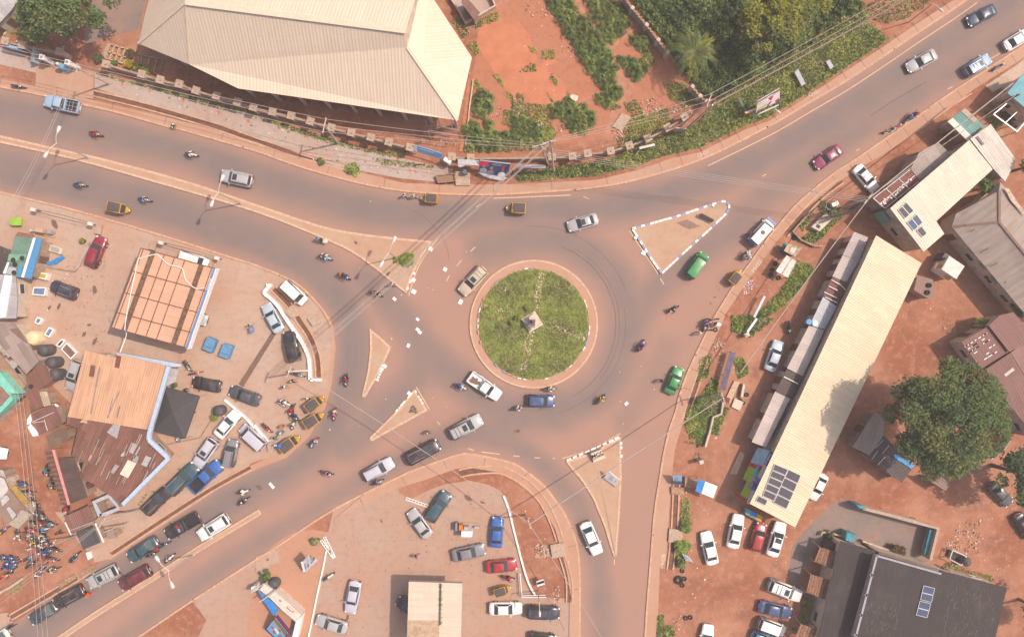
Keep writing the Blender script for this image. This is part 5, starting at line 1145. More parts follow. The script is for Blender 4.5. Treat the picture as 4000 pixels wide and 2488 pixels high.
for k in range(20):
 a=2*math.pi*k/20+rng.uniform(-.12,.12);L_=rng.uniform(3.3,4.6);rise=rng.uniform(.2,1.3);m=MB();pts=[]
 for i in range(9):
  s=i/8;pts.append(Vector((math.cos(a)*L_*s*(1-.12*s),math.sin(a)*L_*s*(1-.12*s),4.6+rise*math.sin(s*2.2)-1.7*s*s)))
 m.tube(pts,[.05-.004*i for i in range(9)],5)
 for i in range(2,33):
  s=i/33;f=s*8;j=min(7,int(f));p=pts[j].lerp(pts[j+1],f-j);d=(pts[j+1]-pts[j]).normalized();sd=d.cross(Vector((0,0,1))).normalized()
  for sg in (-1,1):
   ll=.85*math.sin(min(1,s*1.6+.15)*math.pi*.75+.3);tip=p+(sd*sg*.85+d*.55)*ll+Vector((0,0,-.22*ll+rng.uniform(-.1,.1)));mid=p.lerp(tip,.5)+Vector((0,0,.05));w=d*.05
   m.face([p-w*.4,mid-w,tip,mid+w],1)
 m.build('frond',[M_LO,M_LY if k in (2,9,14) else (M_LG if k % 3 else M_LO)],t)
protos=[]
for q in range(5):
 rng=np.random.default_rng(100+q);m=MB();h=rng.uniform(.5,.9);m.tube([(0,0,0),(.02,.02,h)],.02,5,1)
 for k in range(12):
  a=k*2.4+rng.uniform(-.3,.3);r0=rng.uniform(.0,.42);c=Vector((math.cos(a)*r0,math.sin(a)*r0,h*rng.uniform(.5,1.2)))
  for j in range(6):
   b2=a+(j-2.5)*.42;L_=rng.uniform(.30,.52);d=Vector((math.cos(b2),math.sin(b2),-.75));s=Vector((-math.sin(b2),math.cos(b2),0))*.042
   m.face([c,c+d*L_*.55+s,c+d*L_+Vector((0,0,-.06)),c+d*L_*.55-s],0)
 o=m.build('cassava_plant',[M_CAS if q % 2 else M_CAS2,M_BARK]);protos.append(o)
def polyrand(poly,n,rng):
 P_=np.array([[p.x,p.y] for p in poly]);lo,hi=P_.min(0),P_.max(0);out=[]
 while len(out)<n:
  c=rng.uniform(lo,hi,(n*3,2));out+=list(c[inside(c,P_)])
 return np.array(out[:n])
def poisson(poly,d,rng,tries=4000):
 out=[];c=polyrand(poly,tries,rng)
 for p in c:
  if all((p[0]-q[0])**2+(p[1]-q[1])**2>d*d for q in out):out.append(p)
 return out
cas=[([(330,-20),(560,-20),(640,150),(760,300),(900,480),(985,640),(990,730),(930,830),(860,880),(800,740),(690,600),(650,520),(520,330),(420,130)],'in the long diagonal row across the farm plot','cassava plants in the long diagonal row',.62),
 ([(690,-20),(960,-20),(1050,150),(1105,260),(1020,340),(940,420),(880,360),(790,200)],'between the diagonal row and the pierced wall','cassava plants by the pierced wall',.66),
 ([(1120,370),(1220,340),(1290,430),(1270,500),(1190,470)],'in the small plot right of the red path','cassava plants right of the red path',.62),
 ([(1010,560),(1150,590),(1290,630),(1260,700),(1170,750),(1080,650)],'in the bed below the dry heap right of the red path','cassava plants below the dry heap',.62),
 ([(340,1020),(560,970),(680,1040),(770,1110),(740,1200),(580,1270),(420,1120)],'in the dense bed near the bottom of the farm plot','cassava plants in the lower bed',.66),
 ([(0,1120),(150,1140),(290,1230),(280,1360),(0,1360)],'along the lower left edge of the farm plot','cassava plants by the boundary wall',.68),
 ([(800,930),(1040,850),(1050,900),(900,1000),(840,960)],'in the short row at the end of the red path','cassava plants at the path end',.6)]
rng=np.random.default_rng(77);nc=0
def put_cas(poly,where,grp,d):
 global nc
 for p in poisson(poly,d,rng,900):
  if nc<5:o=protos[nc]
  else:o=protos[nc % 5].copy();COL.objects.link(o)
  o.location=(p[0],p[1],0);o.rotation_euler.z=rng.uniform(0,6.28);s=rng.uniform(.8,1.35);o.scale=(s,s,s)
  tag(o,'leafy cassava plant '+where,'cassava plant',grp);nc+=1
for pts,wh,gp,d in cas:put_cas(TL(2,0,pts),wh,gp,d)
put_cas(TL(1,0,[(2070,900),(2200,880),(2250,1020),(2160,1090),(2060,1050)]),'in the small clump beside the hall walkway','cassava plants by the hall walkway',.62)
put_cas(TL(1,0,[(2000,1180),(2200,1170),(2330,1280),(2431,1290),(2431,1380),(2200,1420),(2010,1420)]),'in the rows beside the orange dirt walkway','cassava plants beside the orange walkway',.72)
def grass(name,label,polys,dens,size,h,mats,wts,cat='grass',seed=1,up=.1,asp=.22,z0=0.0,mound=0.0):
 rng=np.random.default_rng(seed);PP=[]
 for poly in polys:
  A=abs(area2(poly))/2;n=int(A*dens);c=polyrand(poly,n,rng)
  mz=mound*(.5+.5*np.sin(c[:,0]*1.3+seed)*np.cos(c[:,1]*1.1+seed*2))+mound*.4*np.sin(c[:,0]*3.1)*np.sin(c[:,1]*2.7)
  PP.append(np.column_stack([c,z0+rng.uniform(.03,h,n)+np.maximum(0,mz)*rng.uniform(.3,1,n)]))
 P=np.vstack(PP);cl=(np.sin(P[:,0]*.9+seed)+np.sin(P[:,1]*1.2+seed*1.7)+rng.normal(0,.7,len(P)));order=np.clip(((cl+2.2)/4.4),0,.999);cum=np.cumsum(wts);mi=np.searchsorted(cum,order)
 mi=np.clip(mi,0,len(mats)-1)
 o=quads(name,P,size*rng.uniform(.6,1.5,len(P)),mats,mi,up,asp,None,rng);return tag(o,label,cat,kind='stuff')
grass('grass','short green grass covering the roundabout bed',[circ(7.2)],150,.20,.1,[M_GRS,M_LB,M_GRY,M_LO],[.45,.25,.1,.2],seed=2,z0=.3,up=.2,asp=.4)
verge=DL([(1570,372),(1660,352),(1762,302),(1820,282),(1910,226),(1985,176),(2075,118),(2110,95),(2070,60),(2048,22),(1998,52),(1948,84),(1873,132),(1823,167),(1765,202),(1703,234),(1660,290),(1560,335),(1500,360),(1420,385),(1300,405),(1220,420),(1230,432),(1416,418),(1510,395)])
grass('verge_grass','thick green grass on the bank above the north east pavement',[verge],62,.34,.3,[M_GRS,M_LG,M_LB,M_GRY],[.4,.2,.2,.2],seed=3,up=.15,asp=.35,mound=.5)
bush=TL(2,0,[(1120,-60),(1180,80),(1300,230),(1410,370),(1490,490),(1600,640),(1720,800),(1850,930),(1950,930),(2200,800),(2431,660)])+TL(3,0,[(200,520),(500,330),(700,200),(900,80),(820,-60)])
grass('undergrowth','tangled dark green undergrowth beyond the pierced wall',[bush],70,.5,.6,[M_LD,M_LG,M_CAS2,M_CAS],[.25,.3,.25,.2],'undergrowth',4,.3,.4,mound=1.3)
grass('dry_scrub','olive and yellow scrub in the top right of the bush',[TL(3,0,[(0,250),(220,20),(560,-30),(820,-40),(890,150),(660,290),(420,430),(200,470)])],60,.4,.5,[M_LO,M_LY,M_GRY,M_LG],[.35,.15,.25,.25],'undergrowth',5,.3,.4,mound=.8)
grass('roadside_scrub','patchy scrub between the cables and the top of the road',[TL(3,0,[(900,60),(1150,-40),(1620,-60),(1480,80),(1330,170),(1100,240),(960,180)])],40,.3,.35,[M_LO,M_GRY,M_GRS,M_LG],[.3,.3,.2,.2],'undergrowth',6,.3,.4,mound=.4)
field=[TL(1,0,p) for p in ([(1860,190),(1930,160),(2040,320),(1960,370)],[(2010,430),(2080,390),(2130,480),(2080,540)],[(2070,770),(2100,760),(2150,850),(2070,870)],[(2000,1250),(2431,1250),(2431,1450),(1990,1440)],[(2350,1050),(2431,1040),(2431,1200),(2340,1190)],[(2000,240),(2300,110),(2310,190),(2080,280)])]+\
 [TL(2,0,p) for p in ([(0,1000),(130,1050),(120,1160),(0,1140)],[(1050,980),(1180,950),(1320,1200),(1250,1300),(1130,1100)],[(280,480),(400,470),(410,570),(290,560)],[(1000,1330),(1480,1230),(1600,1290),(1300,1440),(1000,1470)],[(1440,790),(1660,790),(1680,960),(1500,960)],[(800,880),(1050,1020),(940,1060)],[(520,850),(700,1300),(560,1260)],[(200,1200),(420,1250),(400,1320),(160,1330)],[(40,890),(110,890),(120,1000),(60,1000)],[(340,880),(400,960),(370,980)],[(0,1140),(330,1100),(420,1250),(380,1420),(0,1440)],[(1030,1180),(1480,1020),(1500,1200),(1330,1300),(1100,1380)],[(990,540),(1300,560),(1290,640),(1050,640)],[(1100,330),(1300,380),(1380,640),(1300,640)],[(760,900),(900,870),(860,1000)],[(0,960),(320,1000),(360,1110),(180,1180),(0,1120)],[(680,1080),(800,1060),(760,1250),(640,1300)],[(1500,930),(1680,860),(1800,960),(1640,1040)],[(170,600),(240,620),(230,680),(60,690)],[(380,700),(430,780),(420,820),(350,740)],[(150,430),(230,470),(240,520),(190,500)],[(-20,880),(60,990),(20,1010),(-80,880)],[(-140,700),(-60,820),(-80,840),(-180,720)],[(350,700),(440,780),(420,810)])]
grass('weeds','sparse weeds and creepers over the red farm plot',field,70,.28,.2,[M_GRS,M_LB,M_LG,M_GRY],[.4,.25,.2,.15],'weeds',7,.3,.45)
strip=[TL(1,0,[(0,1090),(300,1190),(620,1290),(800,1340),(1000,1390),(1260,1430),(1440,1440),(1420,1480),(1200,1450),(980,1400),(760,1360),(500,1290),(250,1210)]),TL(0,0,[(900,680),(1500,830),(1850,930),(2200,1030),(2431,1080),(2431,1110),(2100,1040),(1700,930),(1300,800),(950,720)]),TL(2,1,[(0,90),(300,60),(640,40),(1100,-20),(1330,-20),(900,130),(600,170),(300,150),(0,170)])]
grass('wall_weeds','strip of green weeds along the foot of the capped post wall',strip,60,.28,.3,[M_LG,M_LD,M_GRS],[.4,.3,.3],'weeds',8,.3,.45)
east=[TL(2,2,p) for p in ([(1660,860),(1760,780),(1900,560),(1960,600),(1940,900),(1860,1000),(1640,1000)],[(2100,370),(2200,370),(2250,520),(2150,580)],[(1640,1000),(1860,980),(1850,1100),(1700,1150)],[(1730,760),(1990,700),(1960,900),(1700,1000)],[(2000,840),(2060,850),(2000,1000),(1960,990)],[(1740,1060),(1860,1010),(1830,1190),(1760,1220)],[(1900,930),(1980,950),(1960,1110),(1890,1090)],[(2080,-30),(2431,-40),(2280,180),(2080,120)],[(1780,380),(1900,340),(1860,560),(1760,600)])]+\
 [TL(3,1,p) for p in ([(270,960),(400,1000),(450,1060),(250,1300),(120,1420),(-40,1512),(-150,1512),(120,1250)],[(480,380),(690,470),(700,560),(600,650),(500,760),(400,820),(330,740),(580,560),(470,470)],[(280,610),(400,540),(380,620),(330,690)])]+[TL(3,2,[(0,0),(60,0),(0,60),(-100,130),(-120,60)])]+[TL(2,3,p) for p in ([(1610,200),(1690,200),(1690,420),(1600,440)],[(1540,600),(1680,600),(1640,870),(1550,820)],[(1380,1300),(1440,1300),(1420,1512),(1370,1512)],[(1440,1400),(1530,1400),(1540,1500),(1440,1510)])]
grass('verge_weeds','green weeds and creepers on the east roadside strip',east,120,.30,.25,[M_GRS,M_LB,M_LG,M_GRY],[.35,.25,.25,.15],'weeds',9,.3,.45)
misc=[TL(3,3,[(1680,800),(2140,930),(2140,990),(2060,970),(1660,840)]),TL(0,3,[(90,1100),(200,960),(240,950),(220,1060),(130,1110)]),TL(0,3,[(1310,250),(1400,130),(1420,130),(1330,260)]),TL(0,3,[(1130,490),(1190,460),(1180,500)]),TL(0,2,[(20,1440),(100,1440),(130,1512),(60,1512)]),TL(3,3,[(1120,320),(1400,380),(1380,400),(1150,345)]),TL(2,2,[(1650,1160),(1750,1170),(1740,1200),(1640,1180)]),TL(3,0,[(2040,1050),(2140,1060),(2240,1180),(2180,1260),(2080,1200)]),TL(0,0,[(90,270),(200,300),(440,330),(430,420),(300,430),(120,350)])]
grass('rough_weeds','weeds along walls, yards and market edges',misc+[TL(0,0,[(920,720),(1600,850),(2431,1060),(2431,1085),(1500,860)]),TL(1,0,[(0,1100),(900,1390),(1400,1490),(1380,1512),(700,1370),(0,1130)]),TL(1,1,[(1100,-10),(1700,60),(1680,90),(1200,60)])],60,.27,.25,[M_LG,M_GRS,M_LB,M_GRY],[.35,.3,.2,.15],'weeds',10,.3,.45)
def scatter(name,label,polys,mats,smin,smax,seed,flat=.6,cat='rubble',z0=0.0):
 rng=random.Random(seed);m=MB()
 for poly,n in polys:
  for p in polyrand(poly,n,np.random.default_rng(seed+n)):
   s=rng.uniform(smin,smax)*rng.choice([.5,.7,1]);a=rng.uniform(0,3)
   k=rng.choice([5,6,7]);pts=[Vector((p[0]+s*.5*rng.uniform(.6,1.1)*math.cos(a+2*math.pi*i/k),p[1]+s*.5*rng.uniform(.6,1.1)*math.sin(a+2*math.pi*i/k),0)) for i in range(k)]
   top=[v.lerp(Vector((p[0],p[1],0)),.35) for v in pts];h=s*flat*rng.uniform(.5,1)
   vs=[(v.x,v.y,z0) for v in pts]+[(v.x,v.y,z0+h) for v in top];mi=rng.randrange(len(mats));m.add(vs,[list(range(k,2*k))]+[(i,(i+1)%k,k+(i+1)%k,k+i) for i in range(k)],mi)
 return tag(m.build(name,mats),label,cat,kind='stuff')
M_ST1=mat('stone_tan',(0.50,0.33,0.23),.9,.2,3);M_ST2=mat('stone_pale',(0.62,0.50,0.40),.9,.2,3);M_ST3=mat('stone_brown',(0.28,0.16,0.11),.9,.2,3);M_WL=mat('litter_white',(0.80,0.78,0.75),.7,.1,3);M_BL=mat('litter_blue',(0.25,0.4,0.6),.6,.1,3)
def box4(c,r,x,y,w,h):return TL(c,r,[(x-w/2,y-h/2),(x+w/2,y-h/2),(x+w/2,y+h/2),(x-w/2,y+h/2)])
def diag(c,r,pts,w):L=TL(c,r,pts);return offset_line(L,w/2)+offset_line(L,-w/2)[::-1]
scatter('path_rubble','pale stones along the cross paths of the roundabout',[(diag(2,1,[(285,1080),(260,1180),(235,1350)],.8),130),(diag(2,1,[(235,1350),(215,1500)],.4),30),(diag(2,2,[(200,120),(150,230),(100,500)],1.0),170),(diag(2,2,[(460,100),(560,140),(690,190)],.8),100),(diag(2,2,[(270,70),(460,100)],.4),20),(diag(1,2,[(2150,-120),(2431,-60),(2540,-20)],.4),26),(diag(1,1,[(2345,1225),(2390,1240)],.5),8),(diag(1,2,[(2330,-10),(2400,-20)],.4),8)],[M_ST1,M_ST2],.15,.38,21,.4,z0=.3)
scatter('rubble','broken stones and bricks strewn over the farm plot',[(box4(2,0,540,460,170,170),40),(box4(2,0,1330,1010,220,160),80),(box4(2,0,1620,1040,200,80),40),(box4(2,0,1000,1290,120,120),40),(box4(2,0,60,1130,120,120),30),(box4(2,0,270,1150,100,130),30),(box4(1,0,2250,1080,160,140),60),(box4(2,0,430,1240,90,100),14),(box4(2,0,250,90,300,160),40),(box4(0,0,300,320,230,180),60),(box4(1,0,1750,1360,500,60),40),(diag(0,0,[(950,760),(1500,900),(2100,1090),(2431,1190)],1.6),60),(diag(1,0,[(100,1240),(900,1460)],1.6),60),(diag(1,1,[(350,10),(1000,60),(1700,100)],1.2),60)],[M_ST1,M_ST2,M_ST3],.15,.45,22)
scatter('rubble','heap of broken concrete and stones on the verges',[(box4(2,2,1955,230,120,90),40),(box4(2,2,1945,275,110,60),60),(box4(2,2,1980,390,60,120),20),(box4(2,3,285,690,130,130),200),(box4(2,3,410,1100,80,160),60),(box4(3,3,1900,560,240,320),160),(box4(3,3,1740,640,140,140),60),(box4(2,3,1580,1380,160,180),60),(box4(2,3,1650,230,90,200),40),(box4(3,1,400,800,170,70),30),(box4(3,1,1730,740,120,140),30),(box4(3,2,1690,60,60,160),20),(box4(1,3,350,1210,120,120),20)],[M_ST1,M_ST2,M_ST3],.12,.4,23)
lit=[(TL(2,0,[(0,50),(700,50),(1000,700),(600,1300),(0,1300)]),60),(TL(0,0,[(0,250),(700,300),(700,520),(200,480)]),40),(TL(2,2,[(1660,300),(2250,300),(1900,1300),(1640,1000)]),60),(TL(2,3,[(1640,150),(2300,500),(2400,1300),(1600,1200)]),30),(TL(3,3,[(1600,100),(2400,150),(2400,900),(1700,800)]),70),(TL(3,1,[(0,1150),(400,950),(300,1300),(-100,1500)]),40),(TL(3,1,[(1400,1300),(1950,1250),(1900,1500),(1300,1500)]),8),(TL(0,3,[(80,300),(560,350),(540,900),(150,950)]),50),(TL(0,1,[(200,900),(700,1050),(600,1400),(200,1500)]),25),(TL(2,3,[(20,100),(300,500),(400,1100),(200,900)]),25),(TL(1,1,[(300,40),(1900,220),(1900,240),(300,60)]),14),(TL(2,1,[(2190,1180),(2310,1130),(2280,1260),(2200,1290)]),90),(TL(3,3,[(100,600),(420,700),(300,950),(0,950)]),12)]
scatter('litter','scraps of white and blue litter on the bare ground',lit,[M_WL,M_WL,M_BL,M_ST2],.08,.26,24,.25,'litter')
scatter('litter','scraps of white paper and plastic along the roads',[(TL(1,1,[(0,300),(2400,400),(2400,900),(1700,1400),(900,1300)]),10),(TL(2,2,[(850,0),(1700,100),(1500,900),(1000,1050)]),8),(TL(1,2,[(700,100),(2000,300),(1900,900),(700,1100)]),10),(circ(6.8),16)],[M_WL],.1,.22,25,.2,'litter',.012)
for (c,r,x,y,w_,h_,l) in ((1,1,1660,855,.55,.5,'white block on the kerb line of the median tip'),(1,1,1495,1148,.5,.5,'white block against the whitewashed edge of the median'),(1,1,1498,1258,.6,.55,'white block lying past the median corner'),(1,1,1315,1327,.5,.4,'white block on the road below the median corner'),(1,1,1795,1047,.5,.5,'white block on the asphalt left of the beige car'),(1,1,1942,1355,.5,.65,'white block below the beige car'),(1,2,1535,8,.45,.35,'white block between median tip and thin island'),(1,2,1535,105,.5,.4,'upper of two white blocks lying together'),(1,2,1555,130,.5,.4,'lower of two white blocks lying together'),(1,2,1447,257,.4,.5,'white block beside the narrow island tip'),(2,1,1248,890,.6,.55,'white block beside the blue and white island edge'),(2,1,1170,750,.4,.35,'small white block on the yellow line of the painted island'),(2,2,1085,807,.4,.5,'white block alone on the lower right asphalt'),(1,2,1455,710,.5,.45,'white block at the tip of the rubble island'),(1,2,1225,452,.45,.45,'white block at the edge of the narrow island'),(1,3,150,72,.9,.35,'white plastic sheet lying on the south west road'),(2,2,1608,757,.5,.35,'white block on the pavement below the green car'),(2,1,1905,440,.35,.35,'white block on the painted kerb of the eastern island'),(1,1,1460,1017,.4,.2,'white slab on the median tip beside the green mound')):
 p=T(c,r,x,y);h=.14 if c==1 and 1015>y>1000 else 0;tag(MB().box((0,0,.06),(w_,h_,.12),random.uniform(-.9,-.4)).build('white_block',M_WL,None,(p.x,p.y,.16 if (x in (1905,1460,1170)) else .006)),l,'block')
# == VEHICLES
PAINT=mat('paint_slot',(0.5,0.5,0.5));M_TRIM=mat('black_trim',(0.022,0.022,0.024),.55,.1,3,dirt=.15);M_RIM=mat('alloy_rim',(0.50,0.48,0.46),.35,.1,3,metal=.6)
M_LENS=mat('lamp_lens',(0.72,0.72,0.70),.15,.05,3);M_TAIL=mat('tail_lens',(0.42,0.02,0.02),.25,.05,3);M_PLATE=mat('number_plate',(0.7,0.68,0.62),.5,.05,3)
M_CGLASS=mat('car_glass',(0.035,0.045,0.05),.08,.15,1.0,spec=.7)
def loft(st,prof):
 rows=[]
 for s in st:
  h=prof(s);rows.append([Vector((s[0],y,z)) for y,z in h])
 k=len(rows[0]);vs=[]
 for r in rows:vs+=[Vector((v.x,-v.y,v.z)) for v in reversed(r[1:])]+r
 w=2*k-1;fs=[]
 for i in range(len(rows)-1):
  for j in range(w-1):a=i*w+j;fs.append((a,a+1,a+w+1,a+w))
 fs.append(list(range(w)));fs.append(list(range((len(rows)-1)*w,len(rows)*w))[::-1])
 return vs,fs
def car_proto(kind):
 C=dict(sedan=dict(L=4.55,W=1.76,hood=.80,belt=.93,trunk=.92,bx=(-1.62,.98),rx=(-1.0,.28),rz=1.43,bw=.79,rw=.60),
    suv=dict(L=4.70,W=1.86,hood=.98,belt=1.08,trunk=1.06,bx=(-2.20,1.02),rx=(-2.02,.30),rz=1.74,bw=.84,rw=.68),
    hatch=dict(L=4.15,W=1.74,hood=.86,belt=.96,trunk=.95,bx=(-1.98,1.02),rx=(-1.62,.28),rz=1.48,bw=.78,rw=.62),
    van=dict(L=4.70,W=1.80,hood=1.0,belt=1.12,trunk=1.12,bx=(-2.26,1.60),rx=(-2.15,.98),rz=1.92,bw=.84,rw=.74),
    minivan=dict(L=4.75,W=1.84,hood=.94,belt=1.04,trunk=1.04,bx=(-2.24,1.30),rx=(-2.05,.42),rz=1.70,bw=.84,rw=.68),
    pickup=dict(L=5.10,W=1.80,hood=.98,belt=1.06,trunk=.62,bx=(-.52,1.22),rx=(-.38,.60),rz=1.72,bw=.82,rw=.68))[kind]
 L,W=C['L'],C['W']/2;t=thing('proto',None,None)
 h=L/2;tr=C['trunk'];st=[(-h,W*.82,tr*.80,.34),(-h+.07,W*.90,tr*.93,.30),(-h+.35,W*.97,tr,.26),(C['bx'][0],W,C['belt'] if kind!='pickup' else tr,.24),(0,W,C['belt'],.22),(C['bx'][1],W*.995,C['belt'],.22),(h-.75,W*.965,C['hood']+.02,.24),(h-.32,W*.90,C['hood']*.94,.27),(h-.08,W*.78,C['hood']*.83,.30),(h,W*.62,C['hood']*.68,.36)]
 if kind=='pickup':st=[(-h,W*.9,.62,.42),(-h+.1,W*.97,.62,.36),(-1.2,W,.62,.3),(-.62,W,.62,.24),(-.58,W,C['belt'],.24)]+st[4:]
 pr=lambda s:[(0,s[2]+.025),(s[1]*.55,s[2]+.015),(s[1]*.86,s[2]-.03),(s[1]*.985,s[2]-.14),(s[1],s[2]*.6+.05),(s[1]*.96,s[3]),(s[1]*.75,s[3]-.05)]
 vs,fs=loft(st,pr);b=MB();b.add(vs,fs,0,True)
 bx,rx,rz,bw,rw,bz=C['bx'],C['rx'],C['rz'],C['bw'],C['rw'],C['belt']-.02
 B=[Vector((bx[0],-bw*.93,bz)),Vector((bx[1],-bw*.88,bz-.03)),Vector((bx[1],bw*.88,bz-.03)),Vector((bx[0],bw*.93,bz))]
 R_=[Vector((rx[0],-rw*.95,rz-.05)),Vector((rx[1],-rw*.94,rz-.04)),Vector((rx[1],rw*.94,rz-.04)),Vector((rx[0],rw*.95,rz-.05))]
 cb=MB();cb.add(B+R_,[(0,1,5,4),(1,2,6,5),(2,3,7,6),(3,0,4,7)])
 n=7;gv=[]
 for i in range(n):
  for j in range(n):
   u,v=i/(n-1),j/(n-1);p=R_[0].lerp(R_[1],u).lerp(R_[3].lerp(R_[2],u),v);e=(1-(2*u-1)**4)*(1-(2*v-1)**4);bow=.07*(1-(2*v-1)**2)
   gv.append(p+Vector((bow if u>.5 else-bow*.6,0,.075*e)))
 cb.add(gv,[(i*n+j,(i+1)*n+j,(i+1)*n+j+1,i*n+j+1) for i in range(n-1) for j in range(n-1)],0,True)
 b.build('body',PAINT,t);cb.build('cabin',PAINT,t)
 def glass(name,a,b_,c,d,ins=.07,off=.018,m=None):
  ce=(a+b_+c+d)/4;q=[p.lerp(ce,ins) for p in (a,b_,c,d)];nn=(q[1]-q[0]).cross(q[3]-q[0]).normalized();
  if nn.dot(ce-Vector((0,0,.8)))<0:nn=-nn
  g_=MB();g_.face([p+nn*off for p in q]);return g_.build(name,m or M_CGLASS,t)
 glass('windscreen',B[1],B[2],R_[2]+Vector((.06,0,0)),R_[1]+Vector((.06,0,0)),.05)
 glass('rear_window',B[3],B[0],R_[0]-Vector((.03,0,0)),R_[3]-Vector((.03,0,0)),.09)
 for a_,b_,c_,d_ in ((B[0],B[1],R_[1],R_[0]),(B[2],B[3],R_[3],R_[2])):glass('side_window',a_.lerp(d_,.06),b_.lerp(c_,.06),c_,d_,.08)
 for sx in (h-.85,-h+.88):
  for sy in (-1,1):
   w=MB();w.tube([(0,-.1,0),(0,-.1001,0),(0,.1,0)],[.30,.33,.33],16).tube([(0,.1,0),(0,.1001,0)],[.33,.30],16)
   wo=w.build('wheel',M_TYRE,t,(sx,sy*(W-.09),.33));rm=MB();rm.tube([(0,-.115,0),(0,.115,0)],.2,14);rm.build('rim',M_RIM,wo)
 for sy in (-1,1):
  MB().sphere((0,0,0),.17,(1.0,1.05,.55)).build('headlight',M_LENS,t,(h-.20,sy*W*.66,C['hood']*.79))
  MB().box((0,0,0),(.10,.30,.22)).build('taillight',M_TAIL,t,(-h+.045,sy*W*.66,(tr if kind!='pickup' else .8)*.80))
  MB().box((0,0,0),(.11,.24,.14)).build('wing_mirror',PAINT,t,(bx[1]-.28,sy*(W+.08),bz+.05))
 MB().box((0,0,0),(.03,.5,.11)).build('number_plate',M_PLATE,t,(-h-.005,0,.55))
 MB().bar((h-.03,-W*.5,.42),(h-.03,W*.5,.42),.08,.16).build('grille',M_TRIM,t)
 if kind in ('suv','minivan'):
  for sy in (-1,1):MB().bar((rx[0]+.25,sy*rw*.80,rz+.05),(rx[1]-.15,sy*rw*.80,rz+.05),.05,.05).build('roof_rail',M_STEEL if kind=='suv' else M_TRIM,t)
 if kind=='pickup':
  bd=MB();bd.box((-1.58,0,.66),(1.9,1.6,.04));
  for y in (-.82,.82):bd.bar((-2.5,y,.84),(-.62,y,.84),.1,.46)
  bd.bar((-2.5,-.86,.84),(-2.5,.86,.84),.1,.46);bd.bar((-.62,-.8,.84),(-.62,.8,.84),.08,.46);bo=bd.build('load_bed',PAINT,t)
  MB().box((-1.56,0,.70),(1.74,1.5,.05)).build('bed_liner',M_TRIM,bo)
 return t
def kids(o):return [c for c in bpy.data.objects if c.parent==o]
class Proto:
 def __init__(s,root):s.root=root;s.tree=[(c,[(g_,) for g_ in kids(c)]) for c in kids(root)]
 def place(s,name,label,cat,loc,rz,sc,remap,group=None,skip=(),z=0):
  r=s.root.copy();COL.objects.link(r);r.name=name;r.location=(loc[0],loc[1],z);r.rotation_euler=(0,0,rz);r.scale=sc if hasattr(sc,'__len__') else (sc,)*3
  tag(r,label,cat,group)
  for c,gs in s.tree:
   if c.name.split('.')[0] in skip:continue
   d=c.copy();COL.objects.link(d);d.parent=r;slots(d,remap)
   for (g_,) in gs:e=g_.copy();COL.objects.link(e);e.parent=d;slots(e,remap)
  slots(r,remap);return r
 def free(s):
  for c,gs in s.tree:
   for (g_,) in gs:bpy.data.objects.remove(g_)
   bpy.data.objects.remove(c)
  bpy.data.objects.remove(s.root)
def slots(o,remap):
 if o.type !='MESH':return
 for sl_ in o.material_slots:
  if sl_.material in remap:nm=remap[sl_.material];sl_.link='OBJECT';sl_.material=nm
PR={k:Proto(car_proto(k)) for k in ('sedan','suv','hatch','van','minivan','pickup')}
LEN=dict(sedan=4.55,suv=4.70,hatch=4.15,van=4.70,minivan=4.75,pickup=5.10)
COLR=dict(white=(0.78,0.76,0.73),silver=(0.40,0.39,0.39),grey=(0.20,0.195,0.21),lav=(0.50,0.49,0.55),black=(0.018,0.016,0.018),navy=(0.022,0.028,0.055),dkblue=(0.02,0.05,0.10),blue=(0.012,0.11,0.38),midblue=(0.035,0.075,0.18),teal=(0.02,0.075,0.10),dkteal=(0.03,0.055,0.07),ltblue=(0.33,0.46,0.60),red=(0.36,0.015,0.02),crimson=(0.25,0.01,0.03),maroon=(0.13,0.012,0.02),magenta=(0.24,0.03,0.08),green=(0.015,0.24,0.06),beige=(0.52,0.42,0.30),purple=(0.028,0.018,0.028),slate=(0.06,0.065,0.075),iceblue=(0.42,0.50,0.56),azure=(0.02,0.17,0.34),palegreen=(0.5,0.6,0.5))
PT={k:paint('paint_'+k,v) for k,v in COLR.items()}
EXTRA={}
def car(kind,col,c,r,f,b,label,group=None,roof=None,name=None,extra=None):
 z=.75;pf=D(f[0],f[1],z) if c=='D' else T(c,r,f[0],f[1],z);pb=D(b[0],b[1],z) if c=='D' else T(c,r,b[0],b[1],z)
 d=pf-pb;L=min(5.6,max(3.7,d.length)) if kind !='keke' else d.length;s=L/LEN[kind];rz=math.atan2(d.y,d.x);mid=(pf+pb)/2
 rm={PAINT:PT[col]}
 if extra is cargo:rm[M_TRIM]=PT[col]
 o=PR[kind].place(name or dict(sedan='saloon_car',suv='estate_car',hatch='hatchback_car',van='minibus',minivan='minivan',pickup='pickup_truck')[kind],label,dict(pickup='pickup truck',van='van',minivan='van').get(kind,'car'),(mid.x,mid.y),rz,(s,.5+.5*s,.6+.4*s),rm,group)
 ch=[x for x in o.children]
 if extra:extra(o,kind)
 return o
def sunroof(o,kind):
 q=MB().box((0,0,0),(.62,.8,.012)).build('sunroof',M_CGLASS,o,({'sedan':.0,'suv':-.12,'minivan':-.2}.get(kind,-.2),0,{'sedan':1.462,'suv':1.772,'minivan':1.732}.get(kind,1.5)))
def roofbars(o,kind):
 for x in (-.95,-1.45):MB().bar((x,-.6,1.79),(x,.6,1.79),.05,.04).build('roof_bar',M_TRIM,o)
 sunroof(o,kind)
def lightbar(o,kind):
 b=MB();b.bar((.1,-.5,1.80),(.1,-.02,1.80),.22,.1,0).bar((.1,.02,1.80),(.1,.5,1.80),.22,.1,1);b.build('light_bar',[M_TAIL,M_BLUEP],o)
